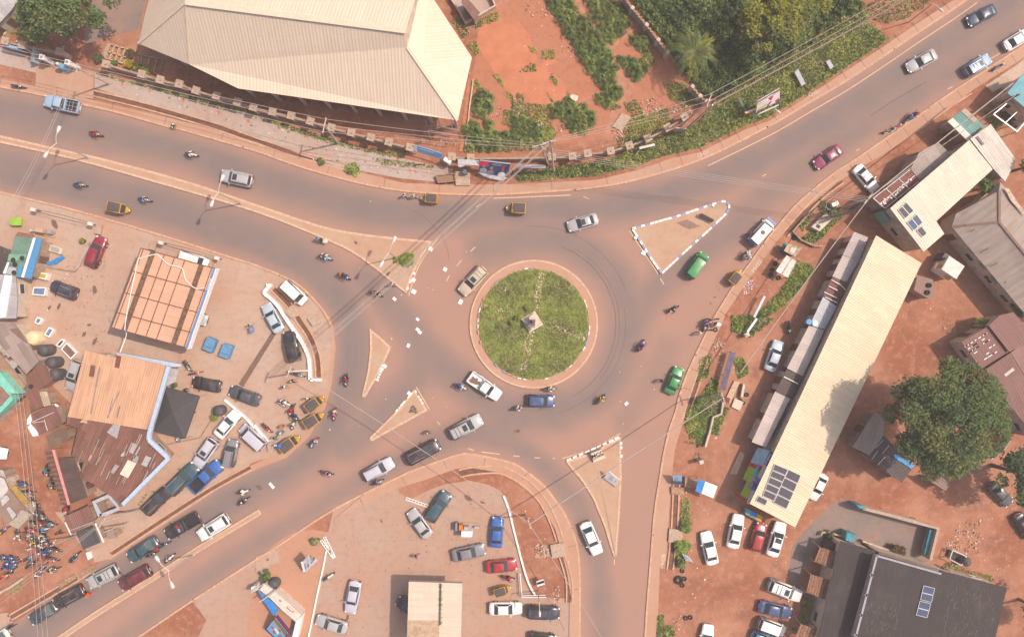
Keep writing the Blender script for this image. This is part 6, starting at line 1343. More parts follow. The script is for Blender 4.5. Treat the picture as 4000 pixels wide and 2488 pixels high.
def cargo(o,kind):
 MB().prism([(-2.35,-.5,0),(-1.9,-.62,0),(-1.2,-.45,0),(-.75,-.2,0),(-.85,.2,0),(-1.25,.05,0),(-1.4,.4,0),(-1.75,.15,0),(-2.2,.25,0),(-2.1,-.1,0)],.74,.95).build('load',M_FASCIA,o)
def bedgrid(o,kind):
 g_=MB()
 for y in (-.5,0,.5):g_.bar((-2.4,y,.78),(-.75,y,.78),.05,.06)
 for x in (-2.2,-1.6,-1.1):g_.bar((x,-.75,.79),(x,.75,.79),.05,.06)
 g_.build('bed_rails',M_STEEL,o)
def opendoor(o,kind):MB().box((-.55,-1.12,.75),(.95,.07,.8),.9).build('open_door',PT['green'],o)
def taxiroof(o,kind):pass
def busblue(o,kind):
 MB().box((-2.30,0,1.0),(.14,1.66,1.1)).build('blue_tail',PT['blue'],o);MB().box((2.22,0,.80),(.3,1.6,.5)).build('blue_nose',PT['blue'],o);MB().cyl((-.3,0,1.96),.3,.08,14).build('roof_vent',M_FASCIA,o)
CARS=[
('pickup','ltblue',0,0,(418,952),(752,1025),'silver blue pickup truck with an empty slatted bed on the upper west road',bedgrid),
('sedan','dkblue',3,0,(1905,215),(2160,80),'dark blue saloon high on the north east road near the top edge',None),
('sedan','silver',3,0,(1328,652),(1595,508),'grey saloon in the middle of the north east road',None),
('suv','ltblue',3,0,(2110,548),(1880,690),'light blue estate car with a sunroof driving up the north east road',roofbars),
('sedan','white',3,0,(2500,300),(2255,448),'white saloon cut by the right edge on the north east road',None),
('sedan','magenta','D',0,(1936,394),(1997,352),'magenta saloon on the north east road near the parked white car',None),
('suv','silver',0,1,(2095,150),(2395,212),'silver estate car beside a lamp on the upper west road',sunroof),
('hatch','crimson',0,1,(965,738),(852,1018),'dark red hatchback parked beside the yellow potted plant',None),
('suv','navy',0,1,(483,1195),(720,1285),'black and blue car parked beside the framed white tub',None),
('van','white',0,1,(1955,997),(1737,922),'white minibus half under the top edge of the orange canopy',None),
('hatch','silver',0,2,(1965,25),(1700,-45),'silver car poking out from under the blue canopy fascia',None),
('van','white',1,1,(445,1345),(285,1195),'white minivan parked on the rounded pavement by the white wall',None),
('sedan','iceblue','D',0,(629,722),(664,787),'pale silver blue saloon parked along the white forecourt wall',None),
('minivan','black',1,2,(300,118),(375,412),'black people carrier parked at the white forecourt wall',None),
('suv','beige',1,1,(1950,1272),(2170,1035),'beige estate car entering the roundabout at its upper left',roofbars),
('sedan','silver',2,1,(530,645),(815,560),'silver saloon with a sunroof just above the roundabout',sunroof),
('van','green',2,1,(1822,915),(1690,1100),'green minivan driving past the painted island',None),
('van','white','D',0,(1832,524),(1784,578),'white bus with blue ends stopped at the east kerb',busblue),
('sedan','white',3,1,(1030,295),(840,72),'white saloon parked nose down on the dirt above the terrace roof',None),
('suv','silver',0,2,(660,685),(760,400),'silver estate car tucked against the station office roof',sunroof),
('sedan','black',0,2,(1818,600),(2095,652),'black saloon parked nearest the two motorcycles by the tent',None),
('sedan','slate','D',0,(544,926),(616,953),'dark blue grey saloon parked above the lone water tank',None),
('sedan','white',0,2,(2250,890),(2060,1120),'white coupe parked below the lone water tank',None),
('van','lav','D',0,(573,1013),(627,1062),'lavender grey van parked beside the low white wall',None),
('suv','lav',0,2,(1862,1400),(2035,1150),'lavender silver estate car parked below the white coupe',sunroof),
('minivan','grey',0,2,(2215,1155),(2160,1402),'dark grey people carrier parked nose up next to the lavender estate car',None),
('suv','teal','D',0,(466,1104),(402,1168),'teal estate car parked along the slanting verge by the blue pickup',None),
('pickup','blue','D',0,(524,1098),(455,1162),'bright blue pickup with a dark bed parked at the roadside',None),
('suv','black',0,3,(1605,105),(1380,325),'black estate car parked on the verge below the teal estate car',None),
('suv','silver',1,2,(2142,948),(1850,1105),'silver estate car with a sunroof leaving the roundabout for the south west road',roofbars),
('suv','purple',1,2,(1738,1188),(1435,1345),'near black estate car under the diagonal cable',None),
('suv','lav','D',0,(933,1095),(866,1132),'lavender estate car at the mouth of the south west road',None),
('pickup','white',1,2,(2315,745),(2030,545),'white pickup with a cluttered bed at the lower left of the roundabout',cargo),
('hatch','midblue',2,2,(402,785),(148,780),'blue hatchback just below the roundabout',None),
('sedan','green',2,2,(1597,465),(1490,712),'green saloon with its door open at the east kerb',opendoor),
('sedan','iceblue',3,2,(112,212),(15,495),'silver blue saloon parked beside the lean-to shops',None),
('sedan','white',3,3,(425,195),(530,-20),'white saloon half under the right edge of the long block roof',None),
('pickup','black',0,3,(1575,545),(1885,370),'black pickup with a red and blue light bar in the traffic queue',lightbar),
('suv','white',0,3,(1885,560),(2165,385),'white estate car with a sunroof in the traffic queue by the median',sunroof),
('sedan','teal',0,3,(1212,770),(1490,595),'dark teal saloon in the traffic queue beside two motorcycles',None),
('suv','silver',0,3,(835,1010),(1118,865),'silver grey estate car in the traffic queue beside the maroon van',roofbars),
('minivan','maroon',0,3,(1135,1032),(1418,872),'maroon people carrier in the traffic queue by the median lamp',None),
('suv','black',0,3,(515,1205),(788,1060),'black estate car in the traffic queue next to the person in orange',None),
('sedan','dkteal',0,3,(280,1365),(528,1218),'dark grey green saloon last in the visible traffic queue',None),
('sedan','palegreen',0,3,(-120,1600),(62,1475),'pale car cut by the bottom left corner',None),
('hatch','teal',1,3,(1820,140),(1640,400),'dark teal car parked at the top of the south forecourt',None),
('sedan','silver',1,3,(1465,310),(1642,560),'silver saloon parked next to the dark teal car on the south forecourt',None),
('sedan','blue',1,3,(2295,370),(2278,662),'bright blue saloon parked right of the fuel pump',None),
('sedan','grey',1,3,(2178,675),(1865,745),'grey saloon below the fuel pump of the south forecourt',None),
('sedan','red',1,3,(2478,822),(2182,852),'red saloon on the south forecourt above the motorcycle',None),
('sedan','lav',1,3,(888,1290),(948,980),'pale lavender saloon parked nose down left of the south canopy',None),
('sedan','silver',1,3,(567,1345),(865,1435),'silver saloon parked at the bottom left of the south forecourt',None),
('sedan','white',1,3,(2528,1240),(2215,1245),'white saloon parked right of the south canopy',None),
('hatch','purple',1,3,(1345,1165),(1560,1290),'dark car mostly hidden under the south canopy edge',None),
('sedan','white',2,3,(820,728),(690,425),'white saloon driving down past the long triangular island',None),
('minivan','navy',2,3,(455,1285),(140,1270),'dark navy people carrier under the lamp head on the south forecourt',None),
('sedan','white',2,3,(1838,512),(1910,825),'white saloon parked alone beside the south east verge',None),
('sedan','white',2,3,(2160,348),(2092,668),'white saloon parked left of the small red car',None),
('hatch','red',2,3,(2378,430),(2300,692),'small red car with a roof hatch parked between two white saloons',None),
('sedan','white',3,3,(130,422),(35,745),'white saloon with a sunroof parked right of the small red car',sunroof),
('suv','white',3,3,(320,1130),(5,1008),'white estate car with roof bars nosing toward the round bushes',roofbars),
('sedan','midblue',3,3,(228,1288),(-85,1218),'dark blue saloon parked between two white cars at the bottom right',None),
('van','white',3,3,(162,1462),(-85,1370),'white van parked below the dark blue saloon at the bottom right',None),
('hatch','azure',2,3,(2510,1580),(2290,1500),'azure car cut by the bottom edge below the white van',None),
('sedan','white',2,3,(1872,1395),(1820,1700),'white saloon cut by the bottom edge near the paired tyres',None),
('sedan','black',2,3,(400,1545),(175,1520),'dark car barely showing at the bottom edge of the south forecourt',None),
('sedan','black',3,3,(2500,560),(2380,360),'black car cut by the right edge beside the charcoal roofs',None),
('suv','navy',3,2,(2110,1290),(2240,1120),'navy car in the shade at the right of the huge tree',None),
('sedan','slate',3,3,(2280,230),(2150,90),'slate car deep in tree shade near the right edge',None),
('hatch','white',0,2,(62,1290),(-200,1250),'white car nose showing at the left edge of the market lane',None),
]
for kind,col,c,r,f,b,label,ex_ in CARS:car(kind,col,c,r,f,b,label,extra=ex_)
M_YEL2=mat('rickshaw_yellow',(0.52,0.265,0.03),.4,.1,2);M_CANV=mat('rickshaw_canopy',(0.085,0.068,0.066),.75,.2,2)
t=thing('proto',None,None)
b=MB();st=[(-1.25,.60,.62,.3),(-1.15,.66,.72,.26),(-.2,.66,.70,.24),(.3,.62,.66,.24),(.75,.48,.80,.26),(1.1,.34,.85,.3),(1.32,.17,.74,.4)]
vs,fs=loft(st,lambda s:[(0,s[2]),(s[1]*.8,s[2]-.02),(s[1],s[2]-.12),(s[1],s[3]+.1),(s[1]*.85,s[3])]);b.add(vs,fs,0,True);b.build('body',M_YEL2,t)
cv_=MB();n=6;g0=[]
for i in range(n):
 for j in range(n):
  u,v=i/(n-1),j/(n-1);x=-1.12+1.62*u;y=(-.62+1.24*v);g0.append((x,y,1.62+.13*(1-(2*v-1)**2)-(.06 if u>.9 else 0)))
cv_.add(g0,[(i*n+j,(i+1)*n+j,(i+1)*n+j+1,i*n+j+1) for i in range(n-1) for j in range(n-1)],0,True)
cv_.face([(-1.12,-.62,1.62),(-1.2,-.62,.7),(-1.2,.62,.7),(-1.12,.62,1.62)]);cv_.build('canopy',M_CANV,t)
rb=MB()
for y in (-.63,.63):rb.tube([(-1.2,y,.7),(-1.15,y,1.62),(.5,y,1.6),(.82,y*.85,.85)],.04,6)
rb.bar((.52,-.6,1.6),(.52,.6,1.6),.12,.1);rb.bar((-1.18,-.62,1.58),(-1.18,.62,1.58),.14,.12);rb.build('roof_frame',M_YEL2,t)
MB().face([(.82,-.5,.85),(.82,.5,.85),(.55,.55,1.56),(.55,-.55,1.56)]).build('windscreen',M_CGLASS,t)
MB().box((-.6,0,.78),(.5,1.1,.25)).build('seat',M_BLACKPL,t)
for (x,y) in ((-.8,-.6),(-.8,.6),(1.08,0)):
 wo=MB().tube([(0,-.06,0),(0,.06,0)],.22,14).build('wheel',M_TYRE,t,(x,y,.22));MB().tube([(0,-.065,0),(0,.065,0)],.11,12).build('rim',M_RIM,wo)
MB().sphere((1.3,0,.72),.1).build('headlight',M_LENS,t)
PR['keke']=Proto(t);LEN['keke']=2.7
for c,r,f,b,l in ((0,1,(1232,490),(1035,448),'yellow auto rickshaw with a brown canopy on the lower west road'),(1,1,(1560,368),(1735,382),'yellow auto rickshaw at the north kerb behind two people on foot'),(2,1,(-58,462),(140,478),'yellow auto rickshaw alone on the road above the roundabout'),(2,1,(2180,1052),(2070,1185),'yellow auto rickshaw at the east kerb near the green minivan'),(1,2,(645,742),(485,865),'uppermost of the three auto rickshaws waiting by the west forecourt'),(1,2,(640,905),(468,1015),'middle one of the three auto rickshaws waiting by the west forecourt'),(1,2,(415,1122),(240,1245),'lowest auto rickshaw by the west forecourt with a blue bundle on its rear'),(1,3,(2420,1045),(2255,1085),'yellow auto rickshaw parked above the white saloon on the south forecourt')):
 pf,pb=T(c,r,*f,.8),T(c,r,*b,.8);d=pf-pb;s=d.length/2.75;o=PR['keke'].place('auto_rickshaw',l,'auto rickshaw',((pf+pb)/2)[:2],math.atan2(d.y,d.x),s,{},'auto rickshaws')
 if 'bundle' in l:MB().sphere((-1.05,.45,1.55),.32,(1,1,.8)).build('bundle',mat('bundle_blue',(0.03,0.12,0.5),.6,.1,3),o)
for k in list(PR):PR[k].free()
# == PEOPLE AND MOTORCYCLES
SKIN=mat('skin',(0.10,0.052,0.034),.6,.15,4);SHIRT=mat('shirt_slot',(0.5,.5,.5));TROU=mat('trouser_slot',(0.05,.05,.07));HAIR=mat('hair_slot',(0.015,.012,.012),.9);SHOE=mat('shoe',(0.03,0.025,0.022),.7)
def person_proto(J):
 """J: joint positions; one skinned surface grown from the skeleton, facing +x"""
 P={k:Vector(v) for k,v in J.items()};names=[];rad=[];edges=[];seg=[]
 def nd(n,p,r):names.append(n);P[n]=Vector(p);rad.append(r);return len(names)-1
 pel=nd('pel',P['pel'],.14);wai=nd('wai',P['pel'].lerp(P['che'],.5),.125);che=nd('che',P['che'],.15);nck=nd('nck',P['che'].lerp(P['hea'],.52),.06);jaw=nd('jaw',P['che'].lerp(P['hea'],.82),.085);hea=nd('hea',P['hea'],.10);crn=nd('crn',P['hea']+(P['hea']-P['che']).normalized()*.10,.075)
 E=lambda a,b,m:(edges.append((a,b)),seg.append((a,b,m)))
 E(pel,wai,1);E(wai,che,1);E(che,nck,1);E(nck,jaw,0);E(jaw,hea,0);E(hea,crn,0)
 no=nd('nose',P['hea']+Vector((.125,0,-.03)),.018);E(hea,no,0)
 for s,S_ in ((-1,'r'),(1,'l')):
  hip=nd('hip'+S_,P['pel']+Vector((0,s*.09,-.06)),.10);kn=nd('kn'+S_,P['kne'+S_],.065);an=nd('an'+S_,P['ank'+S_],.045);to=nd('to'+S_,P['ank'+S_]+Vector((.19,s*.02,-.05)),.04)
  th=nd('th'+S_,P['pel'].lerp(P['kne'+S_],.5)+Vector((0,s*.05,0)),.085);E(pel,hip,2);E(hip,th,2);E(th,kn,2);cf=nd('cf'+S_,P['kne'+S_].lerp(P['ank'+S_],.35),.06);E(kn,cf,2);E(cf,an,2);E(an,to,3)
  sh=nd('sh'+S_,P['che']+Vector((0,s*.17,.03)),.075);el=nd('el'+S_,P['elb'+S_],.048);wr=nd('wr'+S_,P['han'+S_],.032);E(che,sh,1);ua=nd('ua'+S_,(P['sh'+S_]+P['elb'+S_])/2,.058);E(sh,ua,1);E(ua,el,1);E(el,wr,0)
  d=(P['han'+S_]-P['elb'+S_]).normalized();sd=Vector((0,1,0)).cross(d);sd=sd.normalized() if sd.length>.1 else Vector((0,0,1));ac=d.cross(sd).normalized()
  pm=nd('pm'+S_,P['han'+S_]+d*.08,.034);E(wr,pm,0)
  for q,(o_,l) in enumerate(((-.027,.062),(-.009,.075),(.009,.070),(.027,.055))):
   f1=nd('f%d'%q+S_,P['pm'+S_]+d*.045+ac*o_*1.3,.0095);f2=nd('g%d'%q+S_,P['pm'+S_]+d*(.045+l)+ac*o_*1.5+sd*.02,.0085);E(pm,f1,0);E(f1,f2,0)
  t1=nd('t'+S_,P['han'+S_]+d*.05-ac*.05,.011);t2=nd('u'+S_,P['han'+S_]+d*.09-ac*.065+sd*.015,.0095);E(wr,t1,0);E(t1,t2,0)
 me=bpy.data.meshes.new('person');me.from_pydata([P[n] for n in names],edges,[]);o=bpy.data.objects.new('person',me);COL.objects.link(o)
 o.modifiers.new('s','SKIN');o.modifiers['s'].use_smooth_shade=True;su=o.modifiers.new('u','SUBSURF');su.levels=1
 for i,r in enumerate(rad):sv=me.skin_vertices[0].data[i];sv.radius=(r,r);sv.use_root=(i==0)
 dg=bpy.context.evaluated_depsgraph_get();dg.update();nm=bpy.data.meshes.new_from_object(o.evaluated_get(dg));bpy.data.objects.remove(o);nm.name='person'
 nm.materials.clear()
 for m in (SKIN,SHIRT,TROU,SHOE):nm.materials.append(m)
 Cn=np.zeros(len(nm.polygons)*3);nm.polygons.foreach_get('center',Cn);Cn=Cn.reshape(-1,3);best=np.full(len(Cn),1e9);mi=np.zeros(len(Cn),np.int32)
 for a,b,m in seg:
  A,B=np.array(P[names[a]]),np.array(P[names[b]]);ab=B-A;tt=np.clip(((Cn-A)@ab)/max(1e-9,ab@ab),0,1);d=np.linalg.norm(Cn-A-tt[:,None]*ab,axis=1)/max(rad[a],rad[b])
  k=d<best;best[k]=d[k];mi[k]=m
 nm.polygons.foreach_set('material_index',mi);nm.update()
 o=bpy.data.objects.new('person',nm);COL.objects.link(o)
 hh=MB();c=P['hea'];hh.sphere((c.x-.012,c.y,c.z+.035),.122,(1.02,.9,.92),0,10,6);hh.build('hair',HAIR,o)
 ey=MB()
 for s in (-1,1):ey.sphere((c.x+.093,c.y+s*.035,c.z+.005),.014)
 ey.build('eyes',M_WL,o)
 return Proto(o)
std=dict(pel=(0,0,.95),che=(0,0,1.36),hea=(.03,0,1.63),kner=(.03,-.1,.50),knel=(.03,.1,.50),ankr=(0,-.1,.08),ankl=(0,.1,.08),elbr=(-.02,-.26,1.12),elbl=(-.02,.26,1.12),hanr=(.06,-.27,.88),hanl=(.06,.27,.88))
PP={'stand':person_proto(std),
 'walk':person_proto({**std,'kner':(.22,-.1,.53),'ankr':(.28,-.1,.10),'knel':(-.08,.1,.5),'ankl':(-.36,.1,.16),'elbr':(-.14,-.25,1.12),'hanr':(-.12,-.26,.88),'elbl':(.1,.25,1.12),'hanl':(.28,.24,.98)}),
 'carry':person_proto({**std,'elbr':(.05,-.28,1.15),'hanr':(.36,-.2,1.12),'elbl':(.05,.28,1.15),'hanl':(.36,.2,1.12),'kner':(.12,-.1,.52),'ankr':(.1,-.1,.08),'ankl':(-.2,.1,.1)}),
 'crouch':person_proto({**std,'pel':(-.12,0,.38),'che':(.12,0,.72),'hea':(.24,0,.98),'kner':(.36,-.16,.52),'knel':(.36,.16,.52),'ankr':(.12,-.13,.08),'ankl':(.12,.13,.08),'elbr':(.32,-.27,.6),'hanr':(.5,-.18,.55),'elbl':(.32,.27,.6),'hanl':(.5,.18,.55)}),
 'ride':person_proto({**std,'pel':(-.22,0,.92),'che':(.0,0,1.32),'hea':(.09,0,1.58),'kner':(.24,-.24,.78),'knel':(.24,.24,.78),'ankr':(.02,-.21,.36),'ankl':(.02,.21,.36),'elbr':(.22,-.36,1.16),'hanr':(.46,-.33,1.04),'elbl':(.22,.36,1.16),'hanl':(.46,.33,1.04)}),
 'pillion':person_proto({**std,'pel':(-.62,0,.95),'che':(-.50,0,1.36),'hea':(-.45,0,1.63),'kner':(-.2,-.27,.80),'knel':(-.2,.27,.80),'ankr':(-.35,-.23,.40),'ankl':(-.35,.23,.40),'elbr':(-.38,-.3,1.14),'hanr':(-.15,-.2,1.06),'elbl':(-.38,.3,1.14),'hanl':(-.15,.2,1.06)})}
CL=dict(white=(0.74,0.72,0.69),black=(0.02,.02,.023),red=(0.45,.02,.025),blue=(0.035,.10,.31),ltblue=(0.20,.40,.66),orange=(0.62,.17,.015),yellow=(0.62,.42,.02),pink=(0.50,.16,.24),grey=(0.22,.21,.21),teal=(0.03,.24,.33),green=(0.10,.32,.09),lime=(.38,.55,.2),navy=(0.02,.025,.07),brown=(0.13,.065,.035),cream=(0.6,.52,.38),purple=(0.14,.06,.22),hot=(.75,.10,.02))
CM={k:mat('cloth_'+k,v,.85,.18,6) for k,v in CL.items()};HM={k:mat('hat_'+k,v,.45,.08,6) for k,v in CL.items()}
def man(pose,p,rz,shirt,trou,label,hat=None,group=None,s=1.0,z=0):
 PP[pose].place('person',label,'person',(p.x,p.y),rz,s,{SHIRT:CM[shirt],TROU:CM[trou],HAIR:HM[hat] if hat else HAIR},group,(),z)
def hd(c,r,d):v=Vector((d[0],-d[1]));return math.atan2(v.y,v.x)
t=thing('proto',None,None)
f=MB();f.tube([(-.62,0,.30),(-.25,0,.62),(.35,0,.72),(.52,0,.62),(.62,0,.30)],.03,6).box((.02,0,.42),(.42,.26,.30)).tube([(-.62,-.13,.32),(-.1,-.16,.34),(.1,-.14,.40)],.04,6).tube([(.30,0,.78),(.62,0,.30)],.035,6);f.build('frame',M_TRIM,t)
tk=MB();tk.sphere((.14,0,.82),.22,(1.35,.72,.62),0,12,8);tk.box((.56,0,.64),(.36,.16,.05)).box((-.66,0,.66),(.4,.18,.05));tk.build('fuel_tank',PAINT,t)
MB().box((-.38,0,.83),(.72,.27,.11)).sphere((-.05,0,.85),.13,(.9,1,.5)).build('seat',M_BLACKPL,t)
MB().tube([(.42,-.36,1.02),(.36,-.16,1.04),(.32,0,1.0),(.36,.16,1.04),(.42,.36,1.02)],.022,6).build('handlebar',M_STEEL,t)
for x in (.64,-.62):
 wo=MB().tube([(x,-.055,.30),(x,.055,.30)],.30,16).build('wheel',M_TYRE,t);MB().tube([(x,-.06,.30),(x,.06,.30)],.19,12).build('rim',M_RIM,wo)
MB().sphere((.50,0,.92),.10).build('headlight',M_LENS,t);MB().box((-.86,0,.74),(.06,.14,.09)).build('taillight',M_TAIL,t)
MB().tube([(.1,-.16,.34),(-.4,-.18,.32),(-.8,-.18,.36)],[.03,.045,.05],7).build('exhaust',M_RIM,t)
for s in (-1,1):MB().box((.40,s*.30,1.16),(.03,.12,.09)).tube([(.38,s*.24,1.03),(.40,s*.30,1.14)],.01,4).build('mirror',M_TRIM,t)
BK_=Proto(t)
def bike(c,r,x,y,d,tank,label,rider=None,group=None,s=1.0):
 p=D(x,y,.5) if c=='D' else T(c,r,x,y,.5);rz=hd(c,r,d)
 BK_.place('motorcycle',label,'motorcycle',(p.x,p.y),rz,s,{PAINT:CM[tank]},group)
 for q in (rider or []):man(q[0],p,rz,q[1],q[2],q[3],q[4] if len(q)>4 else None,q[5] if len(q)>5 else None,s)
R1=lambda sh,tr,l,hat=None:[('ride',sh,tr,l,hat)]
bike(0,0,175,825,(90,14),'black','black motorcycle parked on the pavement at the top left')
bike(0,0,915,1275,(90,24),'red','red motorcycle on the upper west road',R1('red','navy','rider in red on the upper west road motorcycle'))
bike(0,0,1820,1470,(90,16),'white','white motorcycle nearer the median on the upper west road',R1('white','black','rider in white behind the red motorcycle on the west road'))
bike(0,1,765,246,(90,10),'grey','motorcycle of the blue jacketed rider on the lower west road',R1('blue','black','rider in a bright blue jacket on the lower west road'))
bike(0,1,1380,385,(90,22),'grey','motorcycle ridden ahead of the auto rickshaw on the lower west road',R1('ltblue','navy','rider in light blue ahead of the auto rickshaw'))
bike(1,1,670,930,(80,36),'ltblue','pale motorcycle under the median on the lower west road',[('ride','white','grey','rider in white on the pale motorcycle below the median'),('pillion','cream','navy','passenger in cream on the pale motorcycle below the median')])
bike(1,1,845,1110,(80,50),'navy','motorcycle with the orange hatted passenger below the median',[('ride','blue','navy','rider in blue in front of the orange clad passenger'),('pillion','orange','brown','passenger in orange behind the blue rider','orange')])
bike(1,1,1150,1275,(80,40),'black','black motorcycle under the cables by the median corner',[('ride','orange','black','rider in orange under the cables by the median corner'),('pillion','grey','navy','passenger in grey behind the orange rider under the cables','grey')])
bike(2,1,1530,1425,(-60,38),'black','black motorcycle alone on the right of the roundabout',R1('black','black','rider in black on the right side of the roundabout','cream'))
bike(2,1,2225,905,(40,-45),'white','white motorcycle carrying two by the east kerb',[('ride','white','navy','rider in white by the east kerb near the bus','white'),('pillion','cream','grey','passenger in cream by the east kerb near the bus')])
bike(1,2,860,585,(-8,90),'blue','blue motorcycle on the west branch beside the narrow island',[('ride','red','navy','rider in red beside the narrow island'),('pillion','navy','black','passenger with an orange red helmet beside the narrow island','hot')])
bike(1,2,750,910,(-16,90),'red','red motorcycle near the three waiting auto rickshaws',[('ride','pink','brown','rider in pink near the waiting auto rickshaws'),('pillion','cream','pink','passenger in cream behind the pink rider','cream')])
bike(1,2,555,1180,(-60,70),'navy','motorcycle with the yellow capped rider on the south west road',[('ride','blue','grey','rider with a yellow cap on the south west road','yellow'),('pillion','pink','cream','passenger in pink behind the yellow capped rider','cream')])
bike(1,2,675,1462,(90,26),'black','motorcycle of the pink shirted rider on the south west road',R1('pink','navy','rider in pink with a blue cap on the south west road','blue'))
bike(1,2,1950,645,(80,40),'white','motorcycle left of the white pickup by the roundabout',[('ride','ltblue','cream','rider in light blue left of the white pickup'),('pillion','blue','navy','passenger in blue left of the white pickup')])
bike(2,2,55,850,(90,-24),'black','motorcycle following the blue hatchback',[('ride','white','grey','rider with a red helmet behind the blue hatchback','red')])
bike(2,2,360,667,(90,-6),'green','green motorcycle hugging the lower roundabout kerb',R1('white','red','rider in white at the lower roundabout kerb'))
bike(2,2,1228,258,(40,-80),'purple','purple motorcycle on the right of the roundabout heading up',[('ride','purple','navy','rider in purple heading up the east side'),('pillion','pink','grey','passenger in pink behind the purple rider')])
bike(2,2,842,768,(60,-62),'black','motorcycle of the yellow vested rider below the roundabout',R1('yellow','black','rider in a yellow vest below the roundabout','yellow'))
bike(2,2,1838,58,(-30,80),'blue','blue motorcycle stopped at the east kerb with a group',[('ride','pink','navy','rider in pink stopped at the east kerb with a group'),('pillion','white','ltblue','passenger in white stopped at the east kerb')])
bike(1,3,1155,42,(90,-40),'grey','grey motorcycle under the lavender estate car',R1('grey','black','rider in grey on the south west road by the kerb','black'))
bike(0,3,1560,628,(70,-22),'navy','navy motorcycle between queueing cars',None)
bike(0,3,1445,722,(70,-30),'black','black motorcycle beside the dark teal saloon',R1('brown','grey','rider in brown beside the dark teal saloon'))
bike(0,3,1615,765,(60,-60),'white','grey and white motorcycle below the median lamp shadow',R1('grey','navy','rider in grey by the median lamp shadow','white'))
bike(0,3,2310,130,(80,-20),'white','white motorcycle upper of two on the south west road',R1('white','cream','rider in all white on the south west road'))
bike(0,3,2315,220,(70,-50),'black','black motorcycle lower of two on the south west road',R1('navy','black','rider in navy on the lower of two motorcycles','white'))
bike(0,2,1785,450,(50,70),'grey','motorcycle parked by the station porch, the upper one',None)
bike(0,2,1860,517,(80,-16),'red','red motorcycle parked above the black saloon',None)
bike(3,0,2188,637,(70,-44),'navy','dark motorcycle on the right pavement by the light blue car',None)
bike(3,0,1345,1128,(60,-44),'teal','teal motorcycle in the cluster at the north east kerb',R1('ltblue','black','rider in light blue in the north east kerb cluster'))
bike(3,0,1378,1095,(60,-40),'red','red motorcycle in the cluster at the north east kerb',R1('red','navy','rider in red in the north east kerb cluster'))
bike(3,0,1160,1240,(70,-20),'black','black motorcycle parked at the north east kerb below the cluster',None)
bike(3,0,1218,1210,(70,-40),'red','red and black motorcycle parked next to the north east kerb',None)
bike(3,2,198,85,(-6,80),'black','black motorcycle parked by the blue basin roof',None)
bike(1,3,690,938,(80,-50),'white','black and white motorcycle parked by the white pipe kerb',None)
bike(1,3,2395,945,(80,16),'red','red motorcycle below the red saloon',R1('red','black','rider in red and black below the red saloon'))
bike(1,2,405,532,(80,26),'grey','motorcycle parked by the white gate post of the west forecourt',None)
bike(1,2,108,1038,(60,56),'red','red motorcycle parked at the low white wall',None)
bike(1,2,345,868,(-30,70),'red','red motorcycle among the rickshaw riders',R1('red','black','rider in red among the rickshaw riders'))
bike(1,2,368,920,(50,60),'navy','navy motorcycle among the rickshaw riders',R1('navy','blue','rider in navy among the rickshaw riders'))
bike(1,2,365,1000,(-30,60),'grey','grey motorcycle at the end of the rickshaw riders',R1('cream','grey','rider in cream at the end of the rickshaw riders'))
bike(1,2,280,797,(80,40),'white','white motorcycle at the head of the rickshaw riders',[('ride','white','red','rider in white at the head of the rickshaw riders'),('pillion','white','black','passenger in white at the head of the rickshaw riders')])
bike(0,2,457,1440,(10,80),'black','motorcycle riding down the lane left of the awning',R1('teal','black','rider in teal in the lane left of the awning'))
bike(0,3,500,52,(14,80),'black','black motorcycle in the lane by the pink beam',R1('grey','black','rider in grey in the lane by the pink beam'))
bike(0,3,645,282,(-6,80),'red','red motorcycle at the foot of the pink beam',R1('red','navy','rider in red at the foot of the pink beam'))
MK=[(225,50,(70,30),'blue','blue'),(268,126,(80,10),'black',None),(325,222,(30,80),'white',None),(405,345,(40,70),'grey',None),(365,310,(10,80),'black','navy'),(320,422,(70,40),'green',None),(380,412,(50,60),'red','red'),(480,424,(80,30),'teal',None),(300,490,(70,20),'red','pink'),(430,482,(80,-16),'ltblue','ltblue'),(415,540,(50,60),'grey','cream'),(295,540,(60,60),'black','cream'),(430,592,(70,50),'navy','white'),(335,605,(50,70),'black','yellow'),(375,630,(60,50),'cream',None),(465,690,(60,-20),'blue','blue'),(412,692,(60,50),'blue','blue'),(525,672,(70,40),'brown',None),(495,765,(80,26),'black',None),(285,757,(80,-46),'teal',None),(300,820,(80,-60),'black','brown'),(405,858,(60,-60),'grey','pink'),(380,905,(60,-60),'brown','cream'),(510,865,(80,-20),'black','cream'),(95,750,(70,10),'blue','blue'),(115,792,(80,-20),'blue','blue'),(135,830,(70,-40),'blue','blue'),(68,830,(50,-40),'navy','blue'),(25,750,(70,-10),'blue','blue'),(55,930,(70,-30),'hot','hot'),(100,890,(70,-50),'black',None),(185,545,(40,60),'grey','cream'),(40,490,(80,-40),'purple',None),(720,745,(50,-50),'black',None)]
for i,(x,y,d,tank,rd_) in enumerate(MK):
 w='in the left huddle of the market' if x<140 else ('above the pink wall in the market' if y<560 else 'around the lower pink wall in the market')
 g1='motorcycles '+w;p=T(0,3,x,y,.5)
 BK_.place('motorcycle',('orange' if tank=='hot' else tank)+' motorcycle parked '+w,'motorcycle',(p.x,p.y),hd(0,3,d),1.0,{PAINT:CM[tank]},g1)
 if rd_:man('ride',p,hd(0,3,d),rd_,('navy','black','grey')[i % 3],'person in '+('orange' if rd_=='hot' else rd_)+' astride a '+('orange' if tank=='hot' else tank)+' motorcycle '+w,(None,'white',None)[i % 3],'riders '+w)
